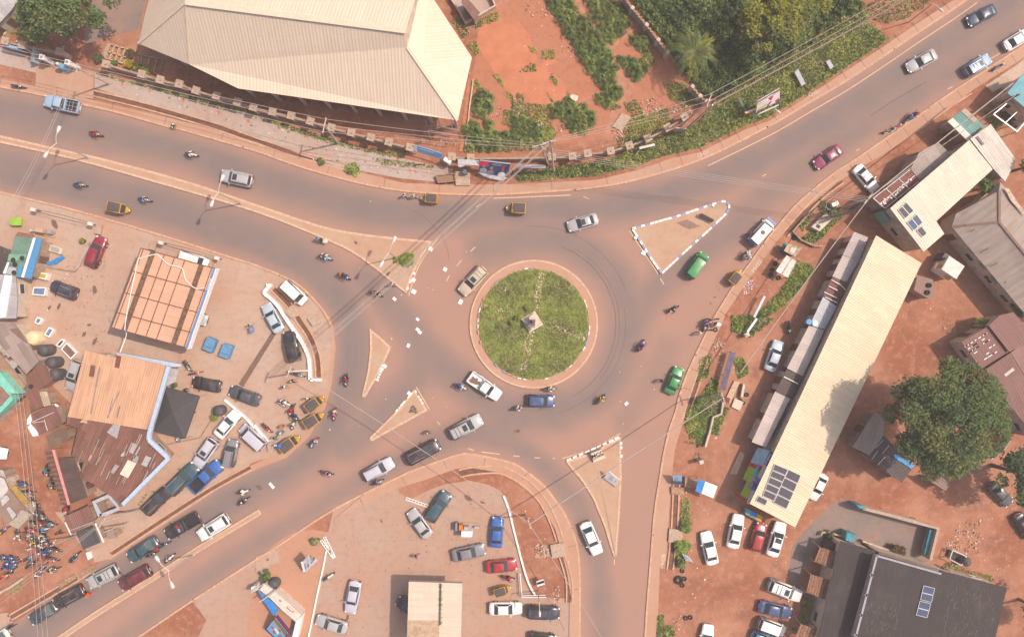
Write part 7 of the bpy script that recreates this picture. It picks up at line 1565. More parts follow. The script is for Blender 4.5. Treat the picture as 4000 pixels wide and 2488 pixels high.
MEN=[('crouch',0,0,1620,1185,(60,30),'white','black','person in white crouching at the north kerb',None),('walk',1,1,1410,345,(60,20),'white','navy','person in white walking at the kerb behind the rickshaw',None),('walk',1,1,1500,352,(60,14),'cream','black','person in cream walking just behind the rickshaw','yellow'),
('walk',1,1,590,757,(70,20),'ltblue','black','person in light blue leading the load along the median',None),('stand',1,1,625,772,(-60,0),'black','black','person in black pushing a pale sack along the median',None),('walk',1,1,1292,1190,(60,30),'white','navy','person in white stepping off the median corner',None),
('walk',1,2,345,595,(60,10),'black','black','person in black walking across the west forecourt mouth','cream'),('walk',1,2,272,650,(70,10),'white','grey','person in white walking below the parked motorcycle',None),('stand',1,2,485,755,(0,60),'white','pink','person in white and pink beside the top rickshaw','black'),
('stand',1,2,250,1025,(60,0),'orange','brown','person in orange by the low white wall','orange'),('stand',1,2,243,1082,(60,-10),'ltblue','blue','person in light blue below the one in orange','white'),('walk',1,2,185,1130,(4,70),'teal','teal','person in teal walking down beside the lowest rickshaw',None),('stand',1,2,195,1195,(0,60),'ltblue','pink','person in pale clothes standing at the white wall end','white'),('stand',1,2,215,1198,(0,60),'pink','grey','person in pink standing at the white wall end','white'),
('walk',1,2,1630,1083,(60,10),'brown','brown','person in brown crossing the road below the rubble island','cream'),('walk',2,2,1778,138,(60,10),'white','navy','person in white walking toward the east kerb','white'),('walk',2,2,1415,590,(60,0),'navy','black','person in navy walking left of the green saloon',None),
('carry',2,2,1925,48,(50,30),'black','black','person in black carrying a white sack at the east kerb',None),('stand',2,2,1885,108,(0,50),'navy','black','person in navy standing on the pavement at the east kerb group','navy'),('stand',2,2,1865,15,(50,30),'red','black','person in red at the east kerb group',None),('stand',2,2,1945,5,(0,50),'grey','navy','person in grey at the top of the east kerb group',None),
('walk',1,3,1522,745,(50,-40),'black','pink','person in black walking across the south forecourt','pink'),('carry',0,2,2378,60,(14,60),'lime','cream','person in pale green holding a blue tray on the west forecourt',None),('crouch',0,2,1740,682,(60,0),'navy','navy','person in navy seated at the top edge of the black tent',None),('crouch',0,2,1682,1132,(0,60),'ltblue','black','person in light blue at the bottom edge of the black tent','white'),('stand',0,2,1828,892,(0,60),'navy','navy','person in navy at the right side of the black tent',None),
('walk',0,3,845,1105,(-40,20),'hot','hot','person in an orange suit on the road behind the black car','hot'),('walk',0,3,1500,668,(-50,20),'red','black','person in red walking behind the dark teal saloon','red'),('walk',2,1,2262,712,(60,-10),'pink','brown','person in pink boarding the white bus',None),('stand',2,1,2250,938,(50,20),'white','black','person in white at the kerb below the loaded motorcycle','white'),
('walk',0,3,100,1410,(60,-20),'navy','black','person in navy stepping off the pavement at the bottom left',None),('stand',0,3,690,780,(60,-20),'navy','ltblue','person in dark clothes on the market bank by the kiosk bench',None),('stand',1,2,340,495,(60,0),'lime','black','person in pale green by the white gate post','yellow'),('walk',0,3,560,520,(60,20),'brown','black','person in brown in the lane below the market shack',None),('stand',0,3,180,540,(0,60),'cream','grey','person in cream at the pink wall end','grey'),('stand',0,3,490,785,(60,0),'hot','black','person in orange red at the lower pink wall',None),('stand',0,3,300,665,(0,60),'cream','cream','person in pale clothes seated at the pink wall corner','cream'),('stand',0,3,10,520,(60,0),'yellow','navy','person in yellow at the left edge of the market','yellow')]
for pose,c,r,x,y,d,sh,tr,l,hat in MEN:man(pose,T(c,r,x,y,.9),hd(c,r,d),sh,tr,l,hat)
for k in PP:PP[k].free()
BK_.free()
p=T(1,1,655,782,.5);tag(MB().sphere((0,0,.55),.42,(1,.8,.7)).build('sack',mat('sack_pale',(0.55,0.5,0.4),.9,.2,4),None,(p.x,p.y,.1)),'pale full sack carried along the median','sack')
p=T(2,2,1955,58,1.1);tag(MB().sphere((0,0,0),.36,(1.3,.75,.7)).build('sack',M_WL,None,(p.x,p.y,1.15)),'white sack held at the east kerb group','sack')
p=T(0,2,2390,108,1.0);tag(MB().box((0,0,0),(.55,.75,.14),.1).box((0,.05,.09),(.3,.3,.08),.1,1).build('tray',[mat('tray_blue',(0.04,0.2,0.5),.5,.1,3),CM['orange']],None,(p.x,p.y,1.05)),'blue tray of orange goods held on the west forecourt','tray')
# == STREET FURNITURE, CABLES, SIGNS AND SMALL THINGS
M_LAMPW=mat('lamp_white',(0.62,0.58,0.53),.4,.08,4);M_POLEG=mat('pole_grey',(0.40,0.34,0.30),.7,.2,3);M_POLEC=mat('pole_concrete',(0.46,0.38,0.33),.85,.2,3);M_CABLE=mat('cable_pale',(0.42,0.34,0.29),.6,.1,2);M_CABLED=mat('cable_brown',(0.30,0.19,0.17),.7,.3,6)
def lamp2(label,c,r,base,joint,heads,z=7.2):
 b=T(c,r,*base);j=T(c,r,*joint,z);t=wthing('street_lamp',label,'street lamp',b,'double armed median lamps')
 MB().tube([b,b.lerp(j,.5),j],[.09,.075,.06],8).build('pole',M_POLEG,t);MB().cyl((b.x,b.y,.15),.2,.18,10).build('base',M_POLEC,t)
 for h in heads:
  p=T(c,r,*h,z+.55);d=(p-j);d.z=0;d.normalize();s=j.lerp(p,.5)+Vector((0,0,.28))
  MB().tube(catmull([j,s,p-d*.25],3),.038,6).build('arm',M_LAMPW,t)
  q=MB();q.tube([p-d*.42,p-d*.1,p+d*.35,p+d*.5],[.06,.2,.24,.15],8);o=q.build('lamp_head',M_LAMPW,t)
lamp2('double armed lamp on the west median at the left',0,0,(845,1500),(535,1365),[(555,1235),(440,1465)])
lamp2('double armed lamp on the west median beside the silver car',0,1,(2295,425),(2075,320),[(2110,185),(2015,415)])
lamp2('double armed lamp on the wide median tip',1,1,(1335,938),(1265,885),[(1310,768),(1195,990)],6.6)
lamp2('double armed lamp on the thin south west median',0,3,(1845,726),(1600,877),[(1498,772),(1632,1010)])
def lamp1(label,b,j,p,z=6.5):
 t=wthing('street_lamp',label,'street lamp',b,'single armed lamps');j.z=z;p.z=z+.3
 MB().tube([b,j],[.08,.05],8).build('pole',M_POLEG,t);MB().tube([j,j.lerp(p,.5)+Vector((0,0,.25)),p],.035,6).build('arm',M_LAMPW,t)
 d=(p-j).normalized();MB().tube([p-d*.35,p,p+d*.4],[.06,.17,.1],8).build('lamp_head',M_LAMPW,t)
lamp1('single lamp leaning over the north east pavement near the top',T(3,0,1335,215),T(3,0,1560,40,6.5),T(3,0,1638,95,6.8))
lamp1('single lamp hanging over the pavement in front of the white billboard',T(2,0,2275,1130),T(3,0,10,1000,6.5),T(3,0,95,1060,6.8))
lamp1('slim lamp reaching over the dark navy people carrier',T(2,3,250,1065),T(2,3,258,1180,5.5),T(2,3,263,1285,5.8),5.5)
def upole(label,base,top,arm=None,armw=1.8,m=None,r=.14,group='utility poles'):
 t=wthing('utility_pole',label,'utility pole',base,group);base.z=0
 MB().tube([base,base.lerp(top,.5),top],[r,r*.85,r*.65],8).build('pole',m or M_POLEC,t)
 if arm is not None:
  a=Vector((math.cos(arm),math.sin(arm),0));cb=MB().bar(top-a*armw/2-Vector((0,0,.25)),top+a*armw/2-Vector((0,0,.25)),.12,.12).build('crossarm',M_POLEC,t)
  for k in (-.46,0,.46):MB().cyl(top+a*armw*k-Vector((0,0,.19)),.05,.22,6).build('insulator',M_LAMPW,t)
 return top
u1=upole('concrete pole by the robed statue with a short crossarm',T(0,0,1040,800),T(0,0,720,645,7.8),1.4,1.2)
u2=upole('concrete pole standing in weeds below the hall eave',T(1,0,785,1365),T(1,0,645,1190,8.6),1.35,1.9)
u3a=upole('twin legged cable pole on the grass bank, left leg',T(2,0,1560,1235),T(2,0,1875,955,12.5),1.2,1.6,M_STEEL);u3b=upole('twin legged cable pole on the grass bank, right leg',T(2,0,1640,1238),T(2,0,1905,1000,12.5),None,1.6,M_STEEL)
g_=MB()
a,b2,c_=T(2,0,1520,1260),T(2,0,1560,1215,2.2),T(2,0,1640,1215,2.2)
tag(MB().bar(T(2,0,1540,1235,1.2),T(2,0,1640,1240,1.2),.1,2.0).build('white_sign_back',M_STEEL),'pale sheet panel fixed between the feet of the twin legged pole','panel')
u4a=upole('left leg of the twin transformer pole at the north kerb',T(2,1,345,50),T(2,0,268,1375,11.5),0.25,2.0);u4b=upole('right leg of the twin transformer pole at the north kerb',T(2,1,398,122),T(2,0,368,1340,11.5),0.25,2.0)
tag(MB().bar(T(2,0,245,1395,10.5),T(2,0,395,1345,10.5),.22,.22).bar(T(2,0,262,1372,8),T(2,0,370,1470,8),.16,.16).bar(T(2,0,340,1475,8),T(2,0,382,1340,9),.14,.14).build('transformer_beam',M_POLEC),'cross beams joining the twin transformer pole legs','beam')
u5=upole('pole laid out over the west forecourt by the white gate post',T(1,2,505,495),T(1,2,310,503,9.3),1.2,1.4,M_WHITEP)
u6=upole('pole with a red transformer box on the east verge',T(2,2,1890,718),T(2,2,2010,755,6.5),1.9,1.4)
p=T(2,2,2040,772,5.5);tag(MB().box((p.x,p.y,5.0),(.75,.6,.9),-.25).build('transformer_box',mat('transformer_red',(0.16,0.03,0.03),.6,.15,3)),'dark red transformer box hung on the east verge pole','transformer')
u7=upole('pole on the red earth of the south forecourt island',T(2,3,125,350),T(2,3,165,440,7),1.9,1.2)
u8=upole('pole beside the terrace roof where many cables meet',T(3,1,690,462),T(3,1,960,372,8),.9,1.6)
u9=upole('dark wooden pole over the turquoise roof',T(3,0,2100,1015),T(3,0,2385,900,6.5),None,1,mat('dark_pole',(0.20,0.14,0.11),.9,.3,3),.2)
u10=upole('white concrete pole with bracing arms by the roofless hut',T(0,3,1352,293),T(0,3,965,428,8.8),.9,1.3,M_POLEC,.17)
u11=upole('pale pole leaning over the market bank',T(0,3,722,545),T(0,3,480,645,6),None,1,M_POLEC,.13)
u12=upole('short pale pole below the white concrete pole',T(0,3,1232,422),T(0,3,985,515,5.2),None,1,M_POLEC,.12)
def cable(label,pts_a,pts_b,sag=.8,r=.03,m=None,group='overhead cables'):
 n=12;P=[pts_a.lerp(pts_b,i/n)-Vector((0,0,sag*4*(i/n)*(1-i/n))) for i in range(n+1)]
 tag(MB().tube(P,r,5,0,False).build('overhead_cable',m or M_CABLE),label,'cable',group)
NE=[T(3,0,1500,-228,13),T(3,0,1560,-200,13),T(3,0,1640,-190,13)]
for i,(y0,l) in enumerate(((900,'upper'),(958,'middle'),(1000,'lower'))):
 cable(l+' wire from the twin legged pole up to the top edge',T(2,0,1870+i*14,y0,12.3),NE[i],.9,.03 if i<2 else .085,M_CABLE if i<2 else M_CABLED)
 cable(l+' wire from transformer pole to twin legged pole',T(2,0,385,1322+i*14,11.3),T(2,0,1870+i*14,y0,12.3),.9)
 cable(l+' wire along the hall front to the transformer pole',T(1,0,655-12*i,1132+i*60,8.4),T(2,0,250,1365+i*22,11.2),.6)
 cable(l+' wire along the hall front between two concrete poles',T(0,0,725-8*i,610+i*32,7.6),T(1,0,655-12*i,1132+i*60,8.4),.6)
 cable(l+' wire running left from the robed statue pole',T(0,0,725-8*i,610+i*32,7.6),T(0,0,-200,380+i*40,8),.4)
for i in range(3):
 cable(['first','second','third'][i]+' wire of the left group crossing to the west forecourt',T(2,0,255+i*9,1375,11),T(1,2,292+i*6,480+i*10,9),1.0,.026)
 cable(['first','second','third'][i]+' wire of the right group crossing to the west forecourt',T(2,0,365+i*9,1345,11),T(1,2,330+i*6,500+i*10,9),1.0,.026)
for i in range(4):cable(['first','second','third','fourth'][i]+' wire crossing the north east road to the terrace roof pole',T(2,0,385,1420+i*20,9.5),T(3,1,952,360+i*16,7.8),.7,.024)
cable('single cable slanting from west forecourt to the south forecourt pole',T(1,2,505,560,6.5),T(2,3,150,425,6.8),1.2,.045)
cable('pale cable from south forecourt pole across the south road to the east verge',T(2,3,168,440,6.8),T(2,2,2000,757,6.3),.7,.07)
cable('pale cable up the east side to the terrace roof pole',T(2,2,2165,520,5.5),T(3,1,955,376,7.8),.5,.07)
cable('thin cable from the south forecourt pole to the bottom edge',T(2,3,168,445,6.8),T(2,3,900,1590,7.5),.7,.04)
cable('thick cable from the terrace roof pole toward the turquoise roof',T(3,1,962,370,7.8),T(3,0,2330,790,7),.4,.08,M_CABLE)
cable('second cable from the terrace roof pole toward the turquoise roof',T(3,1,965,360,7.4),T(3,0,2420,860,6.3),.6,.04)
for i in range(3):cable(['left','middle','right'][i]+' thin wire running down the market lane',T(0,2,130+i*35,620,8),T(0,3,365+i*48,1590,8),.3,.024)
for i in range(2):cable(['left','right'][i]+' wire crossing the west road at the far left',T(0,0,700+i*18,660,7.4),T(0,1,60+i*35,480,7.2),.6,.024)
for i in range(3):cable(['upper','middle','lower'][i]+' wire over the market bank to the white concrete pole',T(0,3,960,425+i*10,8.6),T(0,3,-120,1190+i*50,8.2),.4,.024)
tg=MB();random.seed(21);base=[T(3,1,500,580,1.2),T(3,1,700,520,2.2),T(3,1,850,440,4),T(3,1,960,375,7.5)]
for k in range(22):
 tg.tube(catmull([q+Vector((random.uniform(-.45,.45),random.uniform(-.45,.45),random.uniform(-.3,.3))) for q in base],4),.025,4,k % 3,False)
tag(tg.build('cable_tangle',[M_CABLED,M_TRIM,M_STEEL]),'tangled bundle of old cables below the terrace roof pole','cables')
for (hx,hy,bx,by,l) in ((318,480,860,615,'left'),(1532,795,2062,940,'right')):
 t=wthing('floodlight_rail','rail of paired floodlights at the '+l+' of the station front','floodlight',T(0,1,hx,hy))
 a,b2=T(0,1,hx,hy,1.6),T(0,1,bx,by,1.6)
 for q in (a,b2):MB().tube([(q.x,q.y,0),(q.x,q.y,1.5)],.05,6).build('post',M_TRIM,t);MB().box((q.x,q.y,1.65),(.62,.42,.3),-.25).build('lamp_box',M_LAMPW,t)
 for s in (-.1,.12):MB().tube([a+Vector((0,s,0)),(a+b2)/2+Vector((0,s*2,-.15)),b2+Vector((0,s,0))],.028,5).build('wire',M_TRIM,t)
tag(MB().prism(TL(0,1,[(935,615),(990,628),(970,722),(915,708)]),0,.55).build('plinth',M_FORE),'pale concrete plinth above the dark red hatchback','plinth','concrete plinths')
tag(MB().prism(TL(0,1,[(1452,770),(1505,790),(1482,870),(1432,855)]),0,.5).build('plinth',M_FORE),'pale concrete plinth behind the orange canopy','plinth','concrete plinths')
tag(MB().prism(TL(0,1,[(1990,950),(2042,962),(2020,1040),(1968,1025)]),0,.5).build('plinth',M_FORE),'pale concrete plinth at the right canopy corner','plinth','concrete plinths')
tag(MB().box(T(0,1,155,592,.95),(1.35,1.05,.1),.0).box(T(0,1,155,592,.5),(1.1,.85,.9)).build('lime_stall',M_LIME),'lime green topped stall box at the left','stall')
t=wthing('old_fuel_pump','old brown fuel pump on a stained island at the left','fuel pump',T(0,1,430,690))
MB().box(T(0,1,400,680,.7),(1.0,.55,1.4),-.2).build('cabinet',M_ST1,t);MB().box(T(0,1,490,695,.6),(.45,.5,1.2),-.2).build('meter_box',M_STEEL,t);MB().box(T(0,1,445,700,.1),(2.3,.9,.2),-.2).build('island_base',M_SLAB,t);MB().cyl(T(0,1,340,685,.2),.12,1.1,8).build('guard_post',M_LAMPW,t)
t=wthing('pump_machine','cream boxed machine with a grey tray beside the blue tarpaulin','machine',T(0,1,545,855))
MB().prism(TL(0,1,[(485,808),(618,850),(600,908),(470,868)]),0,.5).build('case',mat('cream_case',(0.56,0.45,0.33),.7,.15,3),t);MB().prism(TL(0,1,[(510,830),(585,850),(580,890),(505,870)]),.5,.56).build('tray',M_STEEL,t)
tag(MB().prism(TL(0,1,[(420,985),(500,970),(560,935),(600,915),(622,940),(600,955),(540,1000),(440,1008)]),0,.3).build('blue_tarpaulin',mat('tarp_blue',(0.03,0.22,0.52),.5,.2,3)),'crumpled blue tarpaulin lying by the forecourt step','tarpaulin')
tag(MB().ribbon(TL(0,1,[(850,830),(795,930),(738,1040)]),.32,0,.25).build('low_wall',M_SLAB),'pale low wall beside the dark red hatchback','wall');tag(MB().ribbon(TL(0,1,[(350,985),(530,1035),(720,1065),(745,1035)]),.2,0,.35).build('low_wall',M_BLOCK),'brown step wall below the blue tarpaulin','wall')
def tub(label,c,r,pts,rimm,inm,h=.55,nm='display_tub'):
 q=TL(c,r,pts);t=wthing(nm,label,'tub',centroid(q));MB().prism(q,0,h).build('case',rimm,t);MB().prism(offset_poly(ccw(q),.16),h,h+.03).build('inset',inm,t)
M_TUBB=mat('tub_blue',(0.12,0.19,0.30),.5,.2,3)
tub('white framed tub with a blue inside beside the dark car',0,1,[(342,1215),(465,1218),(450,1300),(328,1290)],M_WHITEP,M_TUBB)
tub('yellow cart tray with white ends below the kiosk',0,1,[(372,1070),(490,1090),(470,1150),(350,1120)],M_WHITEP,mat('cart_yellow',(0.50,0.31,0.03),.5,.15,3),.8,'hand_cart')
tub('white and blue tub nearest the cream water tank',0,2,[(488,80),(538,105),(490,180),(442,155)],M_WHITEP,M_TUBB)
tub('white edged burner tray right of the water tanks',0,2,[(610,190),(640,215),(590,275),(550,250)],M_WHITEP,M_TRIM)
tub('long white edged stall tray by the station office corner',0,2,[(655,225),(755,325),(695,388),(600,290)],M_WHITEP,M_FASCIA)
tub('small white and blue tub below the long shed',0,2,[(375,-15),(432,5),(395,60),(350,40)],M_WHITEP,M_TUBB)
for (pts,l) in (([(1998,168),(2082,205),(2035,322),(1948,285)],'left'),([(2150,232),(2235,258),(2190,380),(2100,350)],'right')):
 q=TL(0,2,pts);t=wthing('pump_cover',l+' one of two blue covered pump islands on the west forecourt','pump cover',centroid(q),'blue pump covers');MB().prism(q,0,1.0).build('cover',mat('cover_blue',(0.10,0.25,0.42),.6,.15,2,dirt=.3),t);MB().prism(TL(0,2,[((pts[0][0]*.3+pts[3][0]*.7),(pts[0][1]*.3+pts[3][1]*.7)),((pts[1][0]*.3+pts[2][0]*.7),(pts[1][1]*.3+pts[2][1]*.7)),((pts[1][0]*.28+pts[2][0]*.72),(pts[1][1]*.28+pts[2][1]*.72)),((pts[0][0]*.28+pts[3][0]*.72),(pts[0][1]*.28+pts[3][1]*.72))]),1.0,1.02).build('seam',M_TRIM,t)
def tank(label,c,r,top,bot,R,h,m,oct_=False,stand=0):
 p=T(c,r,*bot,stand);q=T(c,r,*top,stand+h);t=wthing('water_tank',label,'water tank',p)
 b=MB();n=8 if oct_ else 20;b.tube([p,p+Vector((0,0,h*.82)),p+Vector((0,0,h*.95)),p+Vector((0,0,h))],[R,R,R*.8,R*.3],n);b.build('shell',m,t);MB().cyl((p.x,p.y,stand+h),.2,.1,12).build('lid',m,t)
 rg_=MB()
 for k in (.25,.5,.75):rg_.tube([(p.x,p.y,stand+h*k*.9),(p.x,p.y,stand+h*k*.9+.07)],R*1.025,n)
 rg_.build('ribs',m,t)
 if stand:MB().box((p.x,p.y,stand/2),(R*1.5,R*1.5,stand)).build('stand',M_BLOCK,t)
M_TANK=mat('tank_grey',(0.075,0.07,0.075),.6,.15,2,dirt=.3)
tank('cream eight sided water tank beside the rusty patchwork roof',0,2,(300,160),(370,185),1.0,2.0,mat('tank_cream',(0.66,0.53,0.33),.6,.12,2),True)
tank('dark water tank uppermost of three by the patchwork roof',0,2,(420,300),(488,296),.75,2.2,M_TANK);tank('dark water tank in the middle of three by the patchwork roof',0,2,(495,412),(562,411),.75,2.2,M_TANK);tank('dark water tank lowest of three by the patchwork roof',0,2,(540,532),(590,526),.78,2.2,M_TANK)
tank('lone dark water tank between parked cars on the west side',0,2,(2090,862),(2110,865),.7,1.6,M_TANK);tank('dark water tank near the yard wall and scrap frame',3,3,(1860,785),(1835,770),.6,1.5,M_TANK);tank('dark water tank on the white wall of the south entrance',1,3,(175,1000),(190,985),.72,1.6,M_TANK)
t=wthing('tank_frame','white pipe frame beside the water tank near the yard wall','frame',T(3,3,1810,750));fr=[T(3,3,x,y,1.2) for x,y in ((1755,685),(1885,745),(1840,830),(1725,770))];m=MB()
for i in range(4):m.bar(fr[i],fr[(i+1)%4],.1,.1);m.bar((fr[i].x,fr[i].y,0),(fr[i].x,fr[i].y,1.15),.08,.08)
m.build('rails',M_LAMPW,t);MB().prism(offset_poly(ccw(fr),.15),0,.4).build('pit',M_TRIM,t)
def wall(label,c,r,pts,w,h,m,sm=True):L=catmull(TL(c,r,pts),3) if sm else TL(c,r,pts);return tag(MB().ribbon(L,w,0,h).build('low_wall',m),label,'wall')
wall('white forecourt wall curving along the parked cars',1,1,[(150,1195),(110,1235),(88,1275),(150,1325),(220,1400),(290,1512),(365,1622),(440,1732),(490,1835),(512,1912),(520,2090)],.42,.5,M_WHITEP)
wall('short white wall closing the forecourt drain',1,2,[(522,580),(628,580)],.35,.5,M_WHITEP,False);wall('short white wall stub at the top of the forecourt wall',1,1,[(105,1195),(155,1200)],.35,.45,M_WHITEP,False)
def drain(label,c,r,pts,w=.9,h=.22):
 L=catmull(TL(c,r,pts),3);t=wthing('roadside_drain',label,'drain',L[len(L)//2])
 for s in (-1,1):MB().ribbon(offset_line(L,s*(w/2+.1)),.2,0,h).build('drain_wall',M_KERB,t)
 b=MB();A,B_=offset_line(L,w/2),offset_line(L,-w/2)
 for i in range(len(L)-1):b.face([(B_[i].x,B_[i].y,.035),(B_[i+1].x,B_[i+1].y,.035),(A[i+1].x,A[i+1].y,.035),(A[i].x,A[i].y,.035)])
 b.build('drain_bed',M_DARKRED,t)
M_DARKRED=mat('drain_mud',(0.17,0.08,0.052),.95,.3,2.0)
drain('open drain curving beside the white forecourt wall',1,1,[(170,1230),(270,1330),(330,1400),(420,1540),(500,1660),(560,1790),(590,1920),(598,2070)],.6)
drain('open drain round the top right of the south forecourt',2,2,[(-500,1470),(-350,1440),(-120,1432),(40,1500),(170,1590),(300,1740),(400,1940),(455,2100)],.75)
drain('open drain along the right of the south forecourt',2,3,[(478,745),(520,880),(545,1000),(545,1180)],.6)
drain('open drain beside the north pavement below the concrete apron',0,0,[(890,890),(1300,990),(1700,1100),(2100,1220),(2431,1340),(2800,1460),(3300,1590)],.55,.16)
drain('open drain along the west edge of the south west road',0,3,[(90,1330),(500,1090),(900,850)],.5,.12);drain('open drain below the wide roadside verge',0,3,[(1060,720),(1500,430),(2000,110),(2380,-100)],.45,.1)
drain('open drain beside the east pavement of the south road',2,3,[(1560,60),(1550,300),(1535,560),(1500,870)],.6,.15);drain('weedy drain beside the east pavement near the pole',2,2,[(1830,380),(1760,600),(1690,800),(1640,960)],.5,.15)
drain('dry drain in front of the parked white saloon and terrace',3,1,[(160,720),(300,560),(480,370),(700,200)],.6,.15)
drain('short drain beside the north east verge slabs',3,0,[(1260,1310),(1500,1150),(1700,1010),(1920,870)],.45,.12)
for (c,r,pts,l) in ((1,2,[(495,0),(590,-20),(620,40),(545,75)],'pale drain cover slab beside the forecourt wall'),(1,1,[(270,1445),(345,1385),(425,1480),(350,1512)],'square slab bridging the forecourt drain'),(2,3,[(362,628),(488,605),(512,735),(380,755)],'grey square slab beside the stone heap on the south verge'),(2,3,[(1488,472),(1620,490),(1610,612),(1478,598)],'grey square slab bridging the east drain'),(1,1,[(1895,120),(2035,140),(2035,255),(1898,255)],'orange brown slab with a drum on it at the north kerb'),(1,2,[(115,1175),(178,1175),(180,1262),(120,1262)],'pale slab at the low wall end beside the lowest rickshaw')):
 tag(MB().prism(TL(c,r,pts),.1,.42).build('concrete_slab',M_CAP),l,'slab')
p=T(1,1,1985,128,.9);tag(MB().cyl((0,0,0),.33,.95,16).cyl((0,0,.95),.3,.06,16).build('drum',mat('drum_blue_grey',(0.12,0.15,0.2),.5,.15,3),None,(p.x,p.y,.42)),'blue grey drum on the slab at the north kerb','drum')
t=wthing('handcart','empty wooden handcart tray beside the slab at the north kerb','cart',T(1,1,1800,190));m=MB();q=TL(1,1,[(1710,165),(1890,142),(1895,215),(1735,232)])
for i in range(4):m.bar(q[i]+Vector((0,0,.5)),q[(i+1)%4]+Vector((0,0,.5)),.1,.3)
m.build('sides',M_WOOD,t);MB().prism(q,.32,.36).build('floor',M_ST3,t)
for x,y in ((1770,232),(1850,222)):w_=T(1,1,x,y,.3);MB().tube([w_-Vector((0,.05,0)),w_+Vector((0,.05,0))],.3,14).build('wheel',M_TYRE,t)
wall('low white wall beside the red earth of the west corner',0,2,[(2140,770),(2250,860),(2360,960),(2420,1040)],.3,.4,M_WHITEP);wall('low white wall running down to the lowest rickshaw',1,2,[(-10,1010),(60,1090),(125,1170)],.35,.45,M_WHITEP)
wall('white pipe kerb down the left side of the south forecourt',1,3,[(670,690),(640,850),(585,1100),(545,1300),(490,1560)],.2,.2,M_WHITEP);wall('white pipe kerb down the right side of the south forecourt',2,3,[(-80,165),(-30,300),(0,420),(50,620),(110,850),(160,1000),(220,1110)],.24,.25,M_WHITEP)
t=wthing('pipe_barrier','white pipe barrier at the corner of the south forecourt','barrier',T(2,3,180,1120));m=MB()
m.tube([T(2,3,75,905,.6),T(2,3,95,1132,.6)],.06,6).tube([T(2,3,95,1132,.6),T(2,3,325,1132,.6)],.07,6).tube([T(2,3,95,1118,.9),T(2,3,318,1112,.9)],.05,6);m.build('rails',M_WHITEP,t)
MB().tube([T(2,3,60,905,.5),T(2,3,72,1120,.5)],.04,5).build('side_rail',M_POLEG,t)
def truss(label,c,r,a,b2,w):
 t=wthing('white_barrier',label,'barrier',T(c,r,*a),'toppled white lattice barriers');A,B_=T(c,r,*a,.2),T(c,r,*b2,.2);d=(B_-A).normalized();n=Vector((-d.y,d.x,0))*w;m=MB()
 for s in (-1,1):m.bar(A+n*s,B_+n*s,.1,.1)
 k=int((B_-A).length/.4)
 for i in range(k+1):q=A.lerp(B_,i/k);m.bar(q-n,q+n,.08,.06)
 m.build('lattice',M_WHITEP,t)
truss('white lattice barrier near the dark teal car',1,3,(1425,195),(1632,268),.16);truss('left of two crossed white lattice barriers by the pipe kerb',1,3,(618,592),(738,760),.14);truss('right of two crossed white lattice barriers by the pipe kerb',1,3,(648,560),(745,755),.14)
t=wthing('fuel_pump','fuel pump island with a white topped pump on the south forecourt','fuel pump',T(1,3,2010,470))
MB().prism(TL(1,3,[(1925,418),(2120,428),(2128,505),(1930,500)]),0,.2).build('island_base',M_FORE2,t);MB().box(T(1,3,2005,515,1.0),(1.4,.75,1.8)).build('pump_cabinet',M_WHITEP,t);MB().box(T(1,3,1948,462,.7),(.5,.7,1.2)).build('red_pump',CM['orange'],t);MB().box(T(1,3,1998,468,.7),(.6,.45,1.1)).build('grey_pump',M_STEEL,t);MB().box(T(1,3,1905,455,.6),(.25,1.0,1.2)).build('bollard_board',mat('board_slate',(0.2,0.24,0.3),.6,.1,3),t);MB().bar(T(1,3,2075,465,.5),T(1,3,2120,465,.5),.3,.5).build('hose_stand',M_STEEL,t)
t=wthing('monument','stepped stone monument with a dark bust block at the roundabout centre','monument',RC)
c0=S(2078,1257)
def sq(s,rot,z0,z1,m,nm):MB().box((c0.x,c0.y,(z0+z1)/2),(s,s,z1-z0),rot).build(nm,m,t)
sq(2.1,.55,.3,.65,M_ST2,'plinth');sq(1.8,.62,.65,.95,M_PLASTER,'step');sq(1.45,.75,.95,1.25,M_ST2,'step')
MB().box((c0.x,c0.y,1.6),(.95,1.25,.7),-.1).build('pedestal',mat('pedestal_pale',(0.5,0.4,0.36),.8,.2,3),t)
bq=MB();bq.box((c0.x-.02,c0.y-.1,2.05),(.75,.8,.25),-.1).sphere((c0.x,c0.y+.02,2.3),.28,(1.1,.8,.8)).sphere((c0.x+.02,c0.y+.1,2.62),.17);bq.build('bust',mat('bust_dark',(0.14,0.10,0.09),.7,.3,3),t)
for dx,dy,l in ((-1.9,.5,'bright weed clump upper left of the monument'),(-2.6,-.1,'bright weed clump left of the monument'),(-.6,1.9,'bright weed clump above the monument')):shrub(l,Vector((c0.x+dx,c0.y+dy,0)),.35,[M_LB,M_LY],[.6,.4],int(70+dx*3),.75,.16)
for nm in [o for o in bpy.data.objects if o.get('label','').startswith('bright weed clump')]:nm.location.z=.3
t=wthing('letter_block','pale concrete block with dark letters MCC on the long island','sign block',T(2,2,820,1300));K=[S(2280+x*180/1361,1720+y*200/1512,z) for x,y,z in ((205,390,1.0),(530,258,1.0),(650,515,.5),(300,650,.5))]
bk_=MB();G0=[Vector((v.x,v.y,.12)) for v in K];bk_.add(G0+K,[(7,6,5,4),(0,1,5,4),(1,2,6,5),(2,3,7,6),(3,0,4,7)]);bo=bk_.build('block',mat('block_cream',(0.64,0.5,0.38),.85,.15,3),t)
ux=(K[1]-K[0]).normalized();uy=(K[0]-K[3]).normalized();nrm=ux.cross(uy).normalized();text_mesh('MCC',.75,M_TRIM,'lettering',bo,frame(centroid(K)+uy*.18+nrm*.02,ux,uy),.01,.02).matrix_parent_inverse=Matrix.Identity(4)
